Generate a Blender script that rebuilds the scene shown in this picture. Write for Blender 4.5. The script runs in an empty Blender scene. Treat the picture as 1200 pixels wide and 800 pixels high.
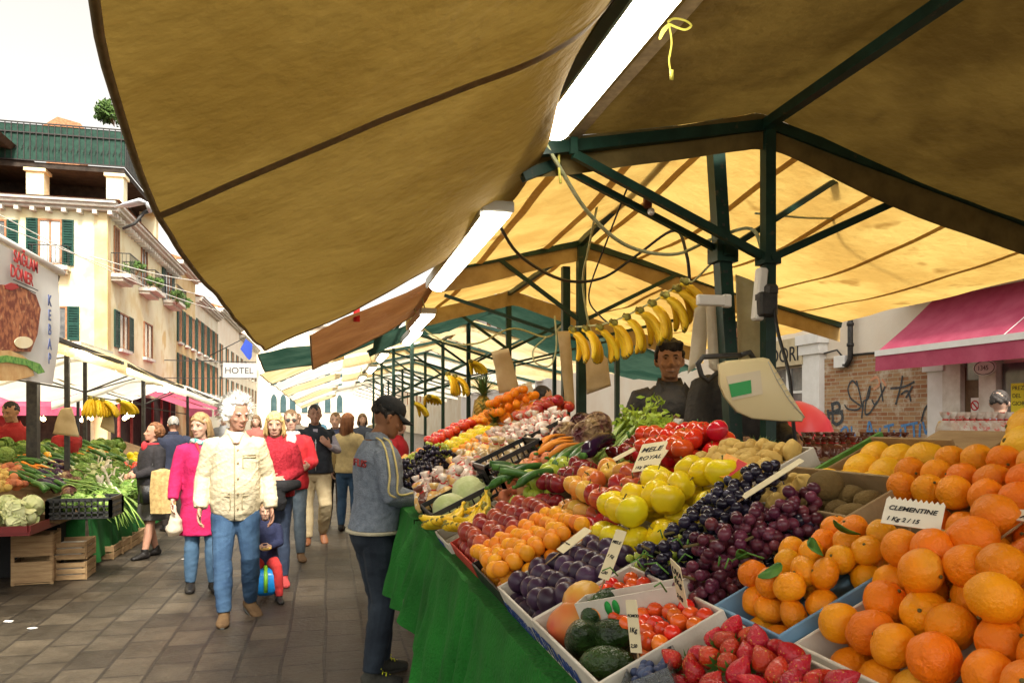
import bpy, bmesh, math, random
from mathutils import Vector, Matrix, Euler, noise
random.seed(7)
R = math.radians
SC = bpy.context.scene
COL = SC.collection
# ---------------------------------------------------------------- camera
EYE = 1.58; FPX = 900.0; YAW = math.atan(215/900)
cam_d = bpy.data.cameras.new('camera'); cam = bpy.data.objects.new('camera', cam_d); COL.objects.link(cam)
cam.location = (0, 0, EYE); cam.rotation_euler = (R(90), 0, -YAW)
cam_d.sensor_width = 36; cam_d.lens = 27.0; cam_d.shift_y = -(-92/1200); cam_d.clip_start = 0.05; cam_d.clip_end = 1000
SC.camera = cam
# ---------------------------------------------------------------- sky and sun
wd = bpy.data.worlds.new('World'); SC.world = wd; wd.use_nodes = True
nt = wd.node_tree; bg = nt.nodes['Background']
sky = nt.nodes.new('ShaderNodeTexSky'); sky.sky_type = 'NISHITA'; sky.sun_disc = False
SUN_EL, SUN_AZ = 50, 170           # azimuth measured from +Y towards +X
sky.sun_elevation = R(SUN_EL); sky.sun_rotation = R(SUN_AZ)
sky.air_density = 1.0; sky.dust_density = 4.0; sky.ozone_density = 1.0
hs = nt.nodes.new('ShaderNodeHueSaturation'); hs.inputs['Saturation'].default_value = 0.05; hs.inputs['Value'].default_value = 1.0
nt.links.new(sky.outputs[0], hs.inputs['Color']); tint = nt.nodes.new('ShaderNodeMixRGB'); tint.blend_type = 'MULTIPLY'; tint.inputs[0].default_value = 1; tint.inputs[2].default_value = (1, .955, .87, 1); nt.links.new(hs.outputs[0], tint.inputs[1]); nt.links.new(tint.outputs[0], bg.inputs['Color'])
bg.inputs['Strength'].default_value = 0.145
sl = bpy.data.lights.new('sun', 'SUN'); so = bpy.data.objects.new('sun', sl); COL.objects.link(so)
sl.energy = 3.3; sl.angle = R(8); sl.color = (1, .93, .80)
so.rotation_euler = Vector((math.sin(R(SUN_AZ))*math.cos(R(SUN_EL)), math.cos(R(SUN_AZ))*math.cos(R(SUN_EL)), math.sin(R(SUN_EL)))).to_track_quat('Z', 'Y').to_euler()
SC.view_settings.view_transform = 'Standard'; SC.view_settings.look = 'None'
SC.view_settings.exposure = 1.22; SC.view_settings.gamma = 1.0
try: SC.view_settings.use_curve_mapping = False
except Exception: pass
try:
    SC.cycles.max_bounces = 6; SC.cycles.diffuse_bounces = 3; SC.cycles.glossy_bounces = 2; SC.cycles.transmission_bounces = 4
    SC.cycles.transparent_max_bounces = 8; SC.cycles.caustics_reflective = False; SC.cycles.caustics_refractive = False
    SC.cycles.use_denoising = True
except Exception: pass

# ---------------------------------------------------------------- measuring helpers (pixel of a 1200x800 survey -> place in the world)
_c, _s = math.cos(YAW), math.sin(YAW)
def ray(px, py):
    a = (px-600)/FPX; b = (492-py)/FPX
    return (a*_c+_s, -a*_s+_c, b)
def W(px, py, d):
    r = ray(px, py); return Vector((r[0]*d, r[1]*d, EYE+r[2]*d))
def WX(px, py, X):
    r = ray(px, py); return W(px, py, X/r[0])
def WY(px, py, Y):
    r = ray(px, py); return W(px, py, Y/r[1])
def WG(px, py): return W(px, py, EYE*FPX/(py-492))

# ---------------------------------------------------------------- materials
def nod(nt, t, **kw):
    n = nt.nodes.new(t)
    for k, v in kw.items():
        if k in n.inputs: n.inputs[k].default_value = v
        else: setattr(n, k, v)
    return n
_MC = {}
def mat(name, c1, c2=None, rough=.6, scale=6, detail=5, bump=0, bscale=40, stretch=(1,1,1), vary=0, hvary=0, metal=0, spec=.5, sss=0,
        emit=0, alpha=1, transm=0, lo=.35, hi=.65, coat=0, spots=None, sscale=30, scut=.62, trans=0, weave=0, coord='Object', sheen=0):
    if name in _MC: return _MC[name]
    m = bpy.data.materials.new(name); m.use_nodes = True; _MC[name] = m
    nt = m.node_tree; L = nt.links.new; p = nt.nodes['Principled BSDF']
    tc = nod(nt, 'ShaderNodeTexCoord'); mp = nod(nt, 'ShaderNodeMapping'); mp.inputs['Scale'].default_value = stretch
    L(tc.outputs[coord], mp.inputs[0])
    oi = nod(nt, 'ShaderNodeObjectInfo')
    ad = nod(nt, 'ShaderNodeVectorMath', operation='ADD'); cx = nod(nt, 'ShaderNodeMath', operation='MULTIPLY'); cx.inputs[1].default_value = 37.0 if (vary or hvary) else 0.0
    L(oi.outputs['Random'], cx.inputs[0]); L(mp.outputs[0], ad.inputs[0]); L(cx.outputs[0], ad.inputs[1])
    col = None
    if c2 is not None:
        n = nod(nt, 'ShaderNodeTexNoise', Scale=scale, Detail=detail, Roughness=.6); L(ad.outputs[0], n.inputs['Vector'])
        r = nod(nt, 'ShaderNodeValToRGB'); r.color_ramp.elements[0].position = lo; r.color_ramp.elements[1].position = hi
        r.color_ramp.elements[0].color = (*c1, 1); r.color_ramp.elements[1].color = (*c2, 1); L(n.outputs[0], r.inputs[0]); col = r.outputs[0]
    else:
        rg = nod(nt, 'ShaderNodeRGB'); rg.outputs[0].default_value = (*c1, 1); col = rg.outputs[0]
    if spots is not None:
        n2 = nod(nt, 'ShaderNodeTexNoise', Scale=sscale, Detail=3.0, Roughness=.5); L(ad.outputs[0], n2.inputs['Vector'])
        r2 = nod(nt, 'ShaderNodeValToRGB'); r2.color_ramp.elements[0].position = scut; r2.color_ramp.elements[1].position = min(scut+.08, 1)
        r2.color_ramp.elements[0].color = (0,0,0,1); r2.color_ramp.elements[1].color = (1,1,1,1); L(n2.outputs[0], r2.inputs[0])
        mx = nod(nt, 'ShaderNodeMixRGB'); L(r2.outputs[0], mx.inputs[0]); L(col, mx.inputs[1]); mx.inputs[2].default_value = (*spots, 1); col = mx.outputs[0]
    if vary or hvary:
        h = nod(nt, 'ShaderNodeHueSaturation')
        for amt, base, inp, mul in ((vary, 1, 'Value', 1), (hvary, .5, 'Hue', 7.31)):
            mm = nod(nt, 'ShaderNodeMath', operation='MULTIPLY'); mm.inputs[1].default_value = mul; L(oi.outputs['Random'], mm.inputs[0])
            fr = nod(nt, 'ShaderNodeMath', operation='FRACT'); L(mm.outputs[0], fr.inputs[0])
            mr = nod(nt, 'ShaderNodeMapRange'); mr.inputs['To Min'].default_value = base-amt; mr.inputs['To Max'].default_value = base+amt
            L(fr.outputs[0], mr.inputs['Value']); L(mr.outputs[0], h.inputs[inp])
        L(col, h.inputs['Color']); col = h.outputs[0]
    L(col, p.inputs['Base Color'])
    p.inputs['Roughness'].default_value = rough; p.inputs['Metallic'].default_value = metal
    p.inputs['Specular IOR Level'].default_value = spec*.65
    if coat: p.inputs['Coat Weight'].default_value = coat; p.inputs['Coat Roughness'].default_value = .15
    if sheen: p.inputs['Sheen Weight'].default_value = sheen
    if sss: p.inputs['Subsurface Weight'].default_value = sss; p.inputs['Subsurface Scale'].default_value = .01; p.inputs['Subsurface Radius'].default_value = (1, .4, .2)
    if transm: p.inputs['Transmission Weight'].default_value = transm
    if alpha < 1: p.inputs['Alpha'].default_value = alpha
    if emit: L(col, p.inputs['Emission Color']); p.inputs['Emission Strength'].default_value = emit
    bo = None
    if bump:
        b = nod(nt, 'ShaderNodeBump', Strength=bump, Distance=.01)
        n3 = nod(nt, 'ShaderNodeTexNoise', Scale=bscale, Detail=4.0); L(ad.outputs[0], n3.inputs['Vector']); L(n3.outputs[0], b.inputs['Height']); bo = b
    if weave:
        wv = nod(nt, 'ShaderNodeTexWave', Scale=weave, Distortion=2.0); L(mp.outputs[0], wv.inputs['Vector'])
        b = nod(nt, 'ShaderNodeBump', Strength=.35, Distance=.004); L(wv.outputs['Fac'], b.inputs['Height'])
        if bo: L(bo.outputs[0], b.inputs['Normal'])
        bo = b
    if bo: L(bo.outputs[0], p.inputs['Normal'])
    if trans:
        t = nod(nt, 'ShaderNodeBsdfTranslucent'); L(col, t.inputs[0])
        ms = nod(nt, 'ShaderNodeMixShader'); ms.inputs[0].default_value = trans
        L(p.outputs[0], ms.inputs[1]); L(t.outputs[0], ms.inputs[2]); L(ms.outputs[0], nt.nodes['Material Output'].inputs[0])
        if bo: L(bo.outputs[0], t.inputs['Normal'])
    return m

# ---------------------------------------------------------------- mesh builder
class MB:
    def __init__(s): s.v = []; s.f = []; s.m = []; s.mi = 0
    def add(s, vs, fs):
        o = len(s.v); s.v += [tuple(p) for p in vs]; s.f += [tuple(i+o for i in f) for f in fs]; s.m += [s.mi]*len(fs); return s
    def box(s, c, d, rot=None, taper=1):
        M = Matrix.Translation(Vector(c)) @ (rot.to_matrix().to_4x4() if isinstance(rot, Euler) else (rot if rot is not None else Matrix()))
        vs = []
        for z in (-1, 1):
            t = taper if z > 0 else 1
            for x, y in ((-1,-1),(1,-1),(1,1),(-1,1)): vs.append(M @ Vector((x*d[0]/2*t, y*d[1]/2*t, z*d[2]/2)))
        return s.add(vs, [(3,2,1,0),(4,5,6,7),(0,1,5,4),(1,2,6,5),(2,3,7,6),(3,0,4,7)])
    def bar(s, a, b, w, h=None, up=(0,0,1)):
        a, b = Vector(a), Vector(b); h = h or w; d = (b-a); l = d.length; d.normalize()
        u = Vector(up)
        if abs(d.dot(u)) > .98: u = Vector((0,1,0))
        x = d.cross(u).normalized(); z = x.cross(d).normalized()
        M = Matrix((( x[0], d[0], z[0], (a[0]+b[0])/2),(x[1], d[1], z[1], (a[1]+b[1])/2),(x[2], d[2], z[2], (a[2]+b[2])/2),(0,0,0,1)))
        return s.box((0,0,0), (w, l, h), rot=M)
    def rings(s, rs, cap=True, closed=True):
        n = len(rs[0]); vs = [p for r in rs for p in r]; fs = []
        for i in range(len(rs)-1):
            for j in range(n if closed else n-1):
                k = (j+1) % n; fs.append((i*n+j, i*n+k, (i+1)*n+k, (i+1)*n+j))
        if cap and closed: fs += [tuple(range(n-1, -1, -1)), tuple(range((len(rs)-1)*n, len(rs)*n))]
        return s.add(vs, fs)
    def tube(s, pts, r, n=8, flat=1.0, up=(0,0,1), cap=True):
        pts = [Vector(p) for p in pts]; rr = r if isinstance(r, (list, tuple)) else [r]*len(pts); rs = []; pu = None
        for i, p in enumerate(pts):
            d = (pts[min(i+1, len(pts)-1)]-pts[max(i-1, 0)])
            d = d.normalized() if d.length > 1e-9 else Vector((0,0,1))
            if pu is None:
                u = Vector(up)
                if abs(d.dot(u)) > .95: u = Vector((0,1,0)) if abs(d.y) < .9 else Vector((1,0,0))
            else: u = pu
            x = d.cross(u).normalized(); z = x.cross(d).normalized(); pu = z
            q = rr[i]; qa, qb = q if isinstance(q, tuple) else (q, q*flat)
            rs.append([p + x*math.cos(2*math.pi*k/n)*qa + z*math.sin(2*math.pi*k/n)*qb for k in range(n)])
        return s.rings(rs, cap)
    def lathe(s, prof, n=16, M=None, cap=True):
        M = M or Matrix()
        return s.rings([[M @ Vector((r*math.cos(2*math.pi*k/n), r*math.sin(2*math.pi*k/n), z)) for k in range(n)] for r, z in prof], cap)
    def ball(s, c, r, n=12, rot=None):
        r = r if isinstance(r, (tuple, list)) else (r, r, r); m = max(5, n//2+1)
        M = Matrix.Translation(Vector(c)) @ (rot.to_matrix().to_4x4() if rot is not None else Matrix())
        rs = []
        for i in range(m+1):
            a = -math.pi/2 + math.pi*i/m; q = max(math.cos(a), .02)
            rs.append([M @ Vector((r[0]*q*math.cos(2*math.pi*k/n), r[1]*q*math.sin(2*math.pi*k/n), r[2]*math.sin(a))) for k in range(n)])
        return s.rings(rs)
    def quad(s, a, b, c, d): return s.add([a, b, c, d], [(0,1,2,3)])
    def strip(s, pts, w, nrm):
        pts = [Vector(p) for p in pts]; vs = []; nrm = Vector(nrm)
        for i, p in enumerate(pts):
            d = (pts[min(i+1, len(pts)-1)]-pts[max(i-1, 0)]).normalized(); x = d.cross(nrm).normalized()*w/2; vs += [p-x, p+x]
        return s.add(vs, [(2*i, 2*i+1, 2*i+3, 2*i+2) for i in range(len(pts)-1)])
    def mesh(s, name='mesh'):
        me = bpy.data.meshes.new(name); me.from_pydata(s.v, [], s.f); me.update(); return me
    def build(s, name, m, parent=None, smooth=True, world=False, auto=None, bevel=0):
        if world and parent is not None:
            o = parent.location; s.v = [(p[0]-o[0], p[1]-o[1], p[2]-o[2]) for p in s.v]
        me = s.mesh(name)
        for q in (m if isinstance(m, (list, tuple)) else [m]): me.materials.append(q)
        me.polygons.foreach_set('material_index', s.m)
        if bevel:
            b = bmesh.new(); b.from_mesh(me)
            bmesh.ops.bevel(b, geom=list(b.edges), offset=bevel, segments=1, affect='EDGES', clamp_overlap=True); b.to_mesh(me); b.free()
        me.polygons.foreach_set('use_smooth', [bool(smooth)]*len(me.polygons))
        if auto:
            try: me.set_sharp_from_angle(angle=R(auto))
            except Exception: pass
        ob = bpy.data.objects.new(name, me); COL.objects.link(ob)
        if parent is not None: ob.parent = parent
        return ob
def tag(o, label=None, cat=None, group=None, kind=None):
    if label: o['label'] = label
    if cat: o['category'] = cat
    if group: o['group'] = group
    if kind: o['kind'] = kind
    return o
def thing(name, label, cat, loc=(0,0,0), group=None, rot=(0,0,0)):
    o = bpy.data.objects.new(name, None); COL.objects.link(o); o.location = loc; o.rotation_euler = rot; o.empty_display_size = .1
    return tag(o, label, cat, group)
def kids(o): return [c for c in _CH.get(o.name, [])] if False else list(o.children)
def copy_tree(o, parent=None, loc=None, rot=None, scale=None, label=None, group=None):
    c = o.copy(); COL.objects.link(c)
    if parent is not None: c.parent = parent
    for k in ('label', 'group'):
        pass
    if loc is not None: c.location = loc
    if rot is not None: c.rotation_euler = rot
    if scale is not None: c.scale = (scale,)*3 if isinstance(scale, (int, float)) else scale
    if label: c['label'] = label
    if group: c['group'] = group
    for ch in PARTS.get(o.name, []):
        d = copy_tree(ch, c)
    return c
PARTS = {}
def reg(o):
    "remember the parts of a pattern thing so that copies are quick"
    ch = list(o.children); PARTS[o.name] = ch
    for c in ch: reg(c)
    return o
def inst(o, loc, rot=(0,0,0), scale=1, label=None, group=None, cat=None):
    "first call moves the pattern itself, later calls copy it"
    if not o.get('_used'):
        o['_used'] = 1; o.location = loc; o.rotation_euler = rot; o.scale = (scale,)*3 if isinstance(scale, (int, float)) else scale
        if label: o['label'] = label
        if group: o['group'] = group
        c = o
    else: c = copy_tree(o, None, loc, rot, scale, label, group)
    if cat: c['category'] = cat
    return c
def rrot(): return (random.uniform(0, 6.28), random.uniform(0, 6.28), random.uniform(0, 6.28))
_TS = bpy.data.scenes.new('bake'); 
def evaluated(o):
    "apply the modifiers of a loose object in a small scratch scene"
    _TS.collection.objects.link(o); vl = _TS.view_layers[0]; vl.update(); me = bpy.data.meshes.new_from_object(o.evaluated_get(vl.depsgraph)); bpy.data.objects.remove(o); return me
def text(body, size, m, M, parent=None, name='lettering', ext=.001, jit=0, shear=0, align='LEFT', bold=0, space=1):
    cu = bpy.data.curves.new('text', 'FONT'); cu.body = body; cu.size = size; cu.extrude = ext; cu.align_x = align; cu.shear = shear; cu.offset = bold; cu.space_character = space
    t = bpy.data.objects.new('tmp', cu); me = evaluated(t); bpy.data.curves.remove(cu)
    if jit:
        for v in me.vertices:
            k = noise.noise_vector(Vector((v.co.x/size*1.1, v.co.y/size*1.1, 3.3)))*jit*size; v.co.x += k.x; v.co.y += k.y
    me.transform(M); me.materials.clear(); me.materials.append(m)
    o = bpy.data.objects.new(name, me); COL.objects.link(o)
    if parent is not None: o.parent = parent
    return o
def basis(o, x, y):
    "matrix with origin o, local x along x and local y along y"
    x = Vector(x).normalized(); y = Vector(y).normalized(); z = x.cross(y).normalized(); y = z.cross(x)
    return Matrix(((x[0], y[0], z[0], o[0]), (x[1], y[1], z[1], o[1]), (x[2], y[2], z[2], o[2]), (0,0,0,1)))
def lerp(a, b, t): return a+(b-a)*t
def catmull(P, t):
    n = len(P)-1; x = min(max(t, 0), .99999)*n; i = int(x); f = x-i
    g = lambda k: P[min(max(k, 0), n)]
    a, b, c, d = g(i-1) if i > 0 else P[0]*2-P[1], g(i), g(i+1), g(i+2) if i+2 <= n else P[n]*2-P[n-1]
    return .5*((2*b)+(c-a)*f+(2*a-5*b+4*c-d)*f*f+(3*b-3*c+d-a)*f*f*f)
def cloth(name, ctrl, m, nu=24, nv=24, rip=.0, rs=3.0, parent=None, dirn=(0,0,1), edge=0):
    "a sheet through a grid of control points (rows of Vectors), with small folds"
    ctrl = [[Vector(p) for p in r] for r in ctrl]; vs = []; fs = []; dn = Vector(dirn)
    for i in range(nu+1):
        row = [catmull([r[k] for r in ctrl], i/nu) for k in range(len(ctrl[0]))]
        for j in range(nv+1):
            p = catmull(row, j/nv)
            if rip: p = p + dn*rip*(noise.noise(p*rs)+.5*noise.noise(p*rs*2.3+Vector((5,5,5)))+.16*(1-abs(noise.noise(Vector((p.x*5+p.y*2, p.y*6, p.z*3))))*2.5))
            vs.append(p)
    for i in range(nu):
        for j in range(nv): a = i*(nv+1)+j; fs.append((a, a+1, a+nv+2, a+nv+1))
    b = MB(); b.add(vs, fs); return b.build(name, m, parent, world=parent is not None)
# ================================================================ materials used by the setting
def slab_material():
    m = bpy.data.materials.new('stone_paving'); m.use_nodes = True; nt = m.node_tree; L = nt.links.new; p = nt.nodes['Principled BSDF']
    tc = nod(nt, 'ShaderNodeTexCoord'); sp = nod(nt, 'ShaderNodeSeparateXYZ'); cb = nod(nt, 'ShaderNodeCombineXYZ')
    L(tc.outputs['Object'], sp.inputs[0])
    w = nod(nt, 'ShaderNodeTexNoise', Scale=.9, Detail=2.0); L(tc.outputs['Object'], w.inputs['Vector'])
    wa = nod(nt, 'ShaderNodeMath', operation='MULTIPLY_ADD'); wa.inputs[1].default_value = .05; L(w.outputs[0], wa.inputs[0]); L(sp.outputs['X'], wa.inputs[2])
    wb = nod(nt, 'ShaderNodeMath', operation='MULTIPLY_ADD'); wb.inputs[1].default_value = .10; L(w.outputs[0], wb.inputs[0]); L(sp.outputs['Y'], wb.inputs[2])
    L(wb.outputs[0], cb.inputs[0]); L(wa.outputs[0], cb.inputs[1])
    br = nod(nt, 'ShaderNodeTexBrick', Scale=1.0); br.offset = .43; br.offset_frequency = 2
    br.inputs['Brick Width'].default_value = .40; br.inputs['Row Height'].default_value = .27; br.inputs['Mortar Size'].default_value = .011; br.inputs['Mortar Smooth'].default_value = .3
    br.inputs['Color1'].default_value = (.036, .029, .021, 1); br.inputs['Color2'].default_value = (.10, .083, .061, 1); br.inputs['Mortar'].default_value = (.025, .02, .016, 1)
    L(cb.outputs[0], br.inputs['Vector'])
    n = nod(nt, 'ShaderNodeTexNoise', Scale=3.2, Detail=10.0, Roughness=.78); L(tc.outputs['Object'], n.inputs['Vector'])
    r = nod(nt, 'ShaderNodeValToRGB'); r.color_ramp.elements[0].position = .36; r.color_ramp.elements[1].position = .66
    r.color_ramp.elements[0].color = (.45, .43, .40, 1); r.color_ramp.elements[1].color = (1.35, 1.3, 1.2, 1); L(n.outputs[0], r.inputs[0])
    mx = nod(nt, 'ShaderNodeMixRGB', blend_type='MULTIPLY'); mx.inputs[0].default_value = 1; L(br.outputs['Color'], mx.inputs[1]); L(r.outputs[0], mx.inputs[2])
    n5 = nod(nt, 'ShaderNodeTexNoise', Scale=.55, Detail=6.0, Roughness=.65); L(tc.outputs['Object'], n5.inputs['Vector'])
    r5 = nod(nt, 'ShaderNodeValToRGB'); r5.color_ramp.elements[0].position = .35; r5.color_ramp.elements[1].position = .62; r5.color_ramp.elements[0].color = (.55,.5,.45,1); L(n5.outputs[0], r5.inputs[0])
    m5 = nod(nt, 'ShaderNodeMixRGB', blend_type='MULTIPLY'); m5.inputs[0].default_value = 1; L(mx.outputs[0], m5.inputs[1]); L(r5.outputs[0], m5.inputs[2])
    rr = nod(nt, 'ShaderNodeMapRange'); rr.inputs['From Min'].default_value = .3; rr.inputs['From Max'].default_value = .7; rr.inputs['To Min'].default_value = .32; rr.inputs['To Max'].default_value = .62; L(n.outputs[0], rr.inputs['Value']); L(rr.outputs[0], p.inputs['Roughness'])
    L(m5.outputs[0], p.inputs['Base Color'])
    b1 = nod(nt, 'ShaderNodeBump', Strength=1.0, Distance=.012); b1.invert = True; L(br.outputs['Fac'], b1.inputs['Height'])
    n2 = nod(nt, 'ShaderNodeTexNoise', Scale=26.0, Detail=6.0, Roughness=.7); L(tc.outputs['Object'], n2.inputs['Vector'])
    b2 = nod(nt, 'ShaderNodeBump', Strength=.9, Distance=.016); L(n2.outputs[0], b2.inputs['Height']); L(b1.outputs[0], b2.inputs['Normal']); L(b2.outputs[0], p.inputs['Normal'])
    return m
def brick_material():
    m = bpy.data.materials.new('old_brick'); m.use_nodes = True; nt = m.node_tree; L = nt.links.new; p = nt.nodes['Principled BSDF']
    tc = nod(nt, 'ShaderNodeTexCoord'); sp = nod(nt, 'ShaderNodeSeparateXYZ'); cb = nod(nt, 'ShaderNodeCombineXYZ')
    L(tc.outputs['Object'], sp.inputs[0]); L(sp.outputs['Y'], cb.inputs[0]); L(sp.outputs['Z'], cb.inputs[1])
    br = nod(nt, 'ShaderNodeTexBrick', Scale=1.0); br.inputs['Brick Width'].default_value = .26; br.inputs['Row Height'].default_value = .075
    br.inputs['Mortar Size'].default_value = .008; br.inputs['Color1'].default_value = (.30, .12, .05, 1); br.inputs['Color2'].default_value = (.42, .26, .13, 1); br.inputs['Mortar'].default_value = (.46, .38, .27, 1)
    L(cb.outputs[0], br.inputs['Vector'])
    n = nod(nt, 'ShaderNodeTexNoise', Scale=1.8, Detail=8.0, Roughness=.7); L(tc.outputs['Object'], n.inputs['Vector'])
    r = nod(nt, 'ShaderNodeValToRGB'); r.color_ramp.elements[0].position = .52; r.color_ramp.elements[1].position = .66; L(n.outputs[0], r.inputs[0])
    mx = nod(nt, 'ShaderNodeMixRGB'); L(r.outputs[0], mx.inputs[0]); L(br.outputs['Color'], mx.inputs[1]); mx.inputs[2].default_value = (.62, .54, .42, 1)
    L(mx.outputs[0], p.inputs['Base Color']); p.inputs['Roughness'].default_value = .9
    b = nod(nt, 'ShaderNodeBump', Strength=.9, Distance=.015); b.invert = True; L(br.outputs['Fac'], b.inputs['Height']); L(b.outputs[0], p.inputs['Normal'])
    return m
M_slab = slab_material(); M_brick = brick_material()
M_cream = mat('cream_plaster', (.70,.58,.32), (.80,.73,.50), .9, scale=.8, detail=9, bump=.3, bscale=14, lo=.38, hi=.52, spots=(.66,.48,.22), sscale=.55, scut=.6)
M_cream2 = mat('pale_plaster', (.72,.62,.45), (.8,.75,.62), .9, scale=.9, detail=9, bump=.3, bscale=14)
M_ochre = mat('ochre_plaster', (.62,.42,.18), (.72,.58,.34), .9, scale=.8, detail=9, bump=.3, bscale=14)
M_pinkw = mat('pink_plaster', (.78,.66,.52), (.84,.76,.64), .9, scale=.7, detail=8, bump=.3, bscale=14)
M_stone = mat('istrian_stone', (.55,.5,.42), (.75,.72,.65), .8, scale=4, bump=.3, bscale=30)
M_white = mat('white_render', (.78,.76,.72), (.84,.83,.8), .85, scale=2, bump=.2, bscale=20)
M_roof = mat('terracotta_tiles', (.3,.12,.06), (.5,.25,.13), .9, scale=9, bump=.6, bscale=20)
M_shut = mat('green_shutter_paint', (.004,.035,.026), (.008,.06,.042), .55, scale=3)
M_glass = mat('window_glass', (.05,.055,.06), (.16,.16,.15), .12, scale=2.2, spec=.8)
M_wframe = mat('window_frame_wood', (.3,.12,.05), (.4,.2,.1), .6, scale=7)
M_iron = mat('dark_iron', (.02,.02,.02), (.05,.045,.04), .5, scale=20)
M_leaf = mat('balcony_leaves', (.04,.10,.02), (.12,.2,.04), .6, scale=9, vary=.3)
M_netting = mat('green_screen_netting', (.005,.03,.02), (.015,.06,.04), .7, scale=5, bump=.4)
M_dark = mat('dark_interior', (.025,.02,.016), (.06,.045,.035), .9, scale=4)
M_magenta = mat('magenta_awning', (.50,.07,.14), (.60,.12,.20), .75, scale=3, bump=.1, trans=.3)
M_whitec = mat('white_canvas', (.8,.78,.72), (.85,.83,.78), .8, scale=3, trans=.3)
M_bulb = mat('lit_bulb', (1,.75,.4), emit=6)
M_bluep = mat('blue_glass', (.05,.22,.25), (.1,.35,.4), .2, scale=2)

# ================================================================ ground
b = MB(); N = 40
b.quad((-60,-8,0), (60,-8,0), (60,220,0), (-60,220,0))
g = b.build('paved_street', M_slab, smooth=False); tag(g, kind='structure')

# ================================================================ buildings
def facade_frame(side, P):
    "side 'S': wall facing -Y at Y=P; 'E': wall facing +X at X=P; 'W': wall facing -X at X=P. returns (point(u,z,out), axis)"
    if side == 'S': return lambda u, z, o=0: (u, P-o, z)
    if side == 'E': return lambda u, z, o=0: (P+o, u, z)
    return lambda u, z, o=0: (P-o, u, z)
def fbox(b, fr, u0, u1, z0, z1, o0, o1):
    p, q = Vector(fr(u0, z0, o0)), Vector(fr(u1, z1, o1)); c = (p+q)/2; d = q-p
    return b.box(c, (abs(d.x), abs(d.y), abs(d.z)))
def window(bld, fr, u0, u1, z0, z1, shut=1, frame=None, sill=True, pane=None, open_=True, lab=None):
    w = u1-u0; b = MB(); t = .07
    fbox(b, fr, u0, u0+t, z0, z1, .0, .06); fbox(b, fr, u1-t, u1, z0, z1, .0, .06); fbox(b, fr, u0+t, u1-t, z1-t, z1, .0, .055); fbox(b, fr, u0+t, u1-t, z0, z0+t, 0, .055)
    fbox(b, fr, (u0+u1)/2-.03, (u0+u1)/2+.03, z0+t, z1-t, .0, .05)
    o = b.build('window', frame or M_wframe, bld, False, world=True)
    def sub(bb, n, m):
        q = bb.build(n, m, None, False); q.location = tuple(-bld.location[i] for i in range(3)); q.parent = o; return q
    p = MB(); fbox(p, fr, u0+t, u1-t, z0+t, z1-t, -.02, .012); sub(p, 'pane', pane or M_glass)
    if sill: s = MB(); fbox(s, fr, u0-.12, u1+.12, z0-.14, z0-.003, 0, .18); sub(s, 'sill', M_stone)
    if shut:
        sides = (0, 1) if shut == 1 else ((0,) if shut == 2 else (1,))
        for k in sides:
            s = MB(); sw = w*.5
            a0, a1 = (u0-sw, u0-.01) if k == 0 else (u1+.01, u1+sw)
            fbox(s, fr, a0, a0+.06, z0, z1, .02, .07); fbox(s, fr, a1-.06, a1, z0, z1, .02, .07)
            fbox(s, fr, a0+.06, a1-.06, z0, z0+.07, .022, .068); fbox(s, fr, a0+.06, a1-.06, z1-.07, z1, .022, .068); fbox(s, fr, a0+.06, a1-.06, (z0+z1)/2-.04, (z0+z1)/2+.04, .022, .068)
            n = max(6, int((z1-z0)/.11))
            for i in range(n):
                zz = z0+.08+(z1-z0-.16)*i/n; fbox(s, fr, a0+.06, a1-.06, zz, zz+.06, .025, .06)
            fbox(s, fr, a0+.06, a1-.06, z0+.07, z1-.07, .016, .024)
            sub(s, 'shutter', M_shut)
    return o
def balcony(bld, fr, u0, u1, z, out=.75, hgt=.95):
    b = MB(); fbox(b, fr, u0, u1, z-.16, z, .01, out); fbox(b, fr, u0+.1, u1-.1, z-.3, z-.161, .01, out*.6)
    o = b.build('balcony', M_stone, bld, False, world=True)
    r = MB(); P = [fr(u0+.03, 0, .02), fr(u0+.03, 0, out-.04), fr(u1-.03, 0, out-.04), fr(u1-.03, 0, .02)]
    for i in range(3):
        a, c = Vector(P[i]), Vector(P[i+1]); a.z = c.z = z+hgt; r.bar(a, c, .035)
        a2, c2 = a.copy(), c.copy(); a2.z = c2.z = z+.1; r.bar(a2, c2, .025)
        n = max(2, int((c-a).length/.13))
        for k in range(n+1): q = a.lerp(c, k/n); r.bar((q.x, q.y, z+.1), (q.x, q.y, z+hgt), .016)
    q = r.build('railing', M_iron, None, False); q.location = tuple(-bld.location[i] for i in range(3)); q.parent = o
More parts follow.
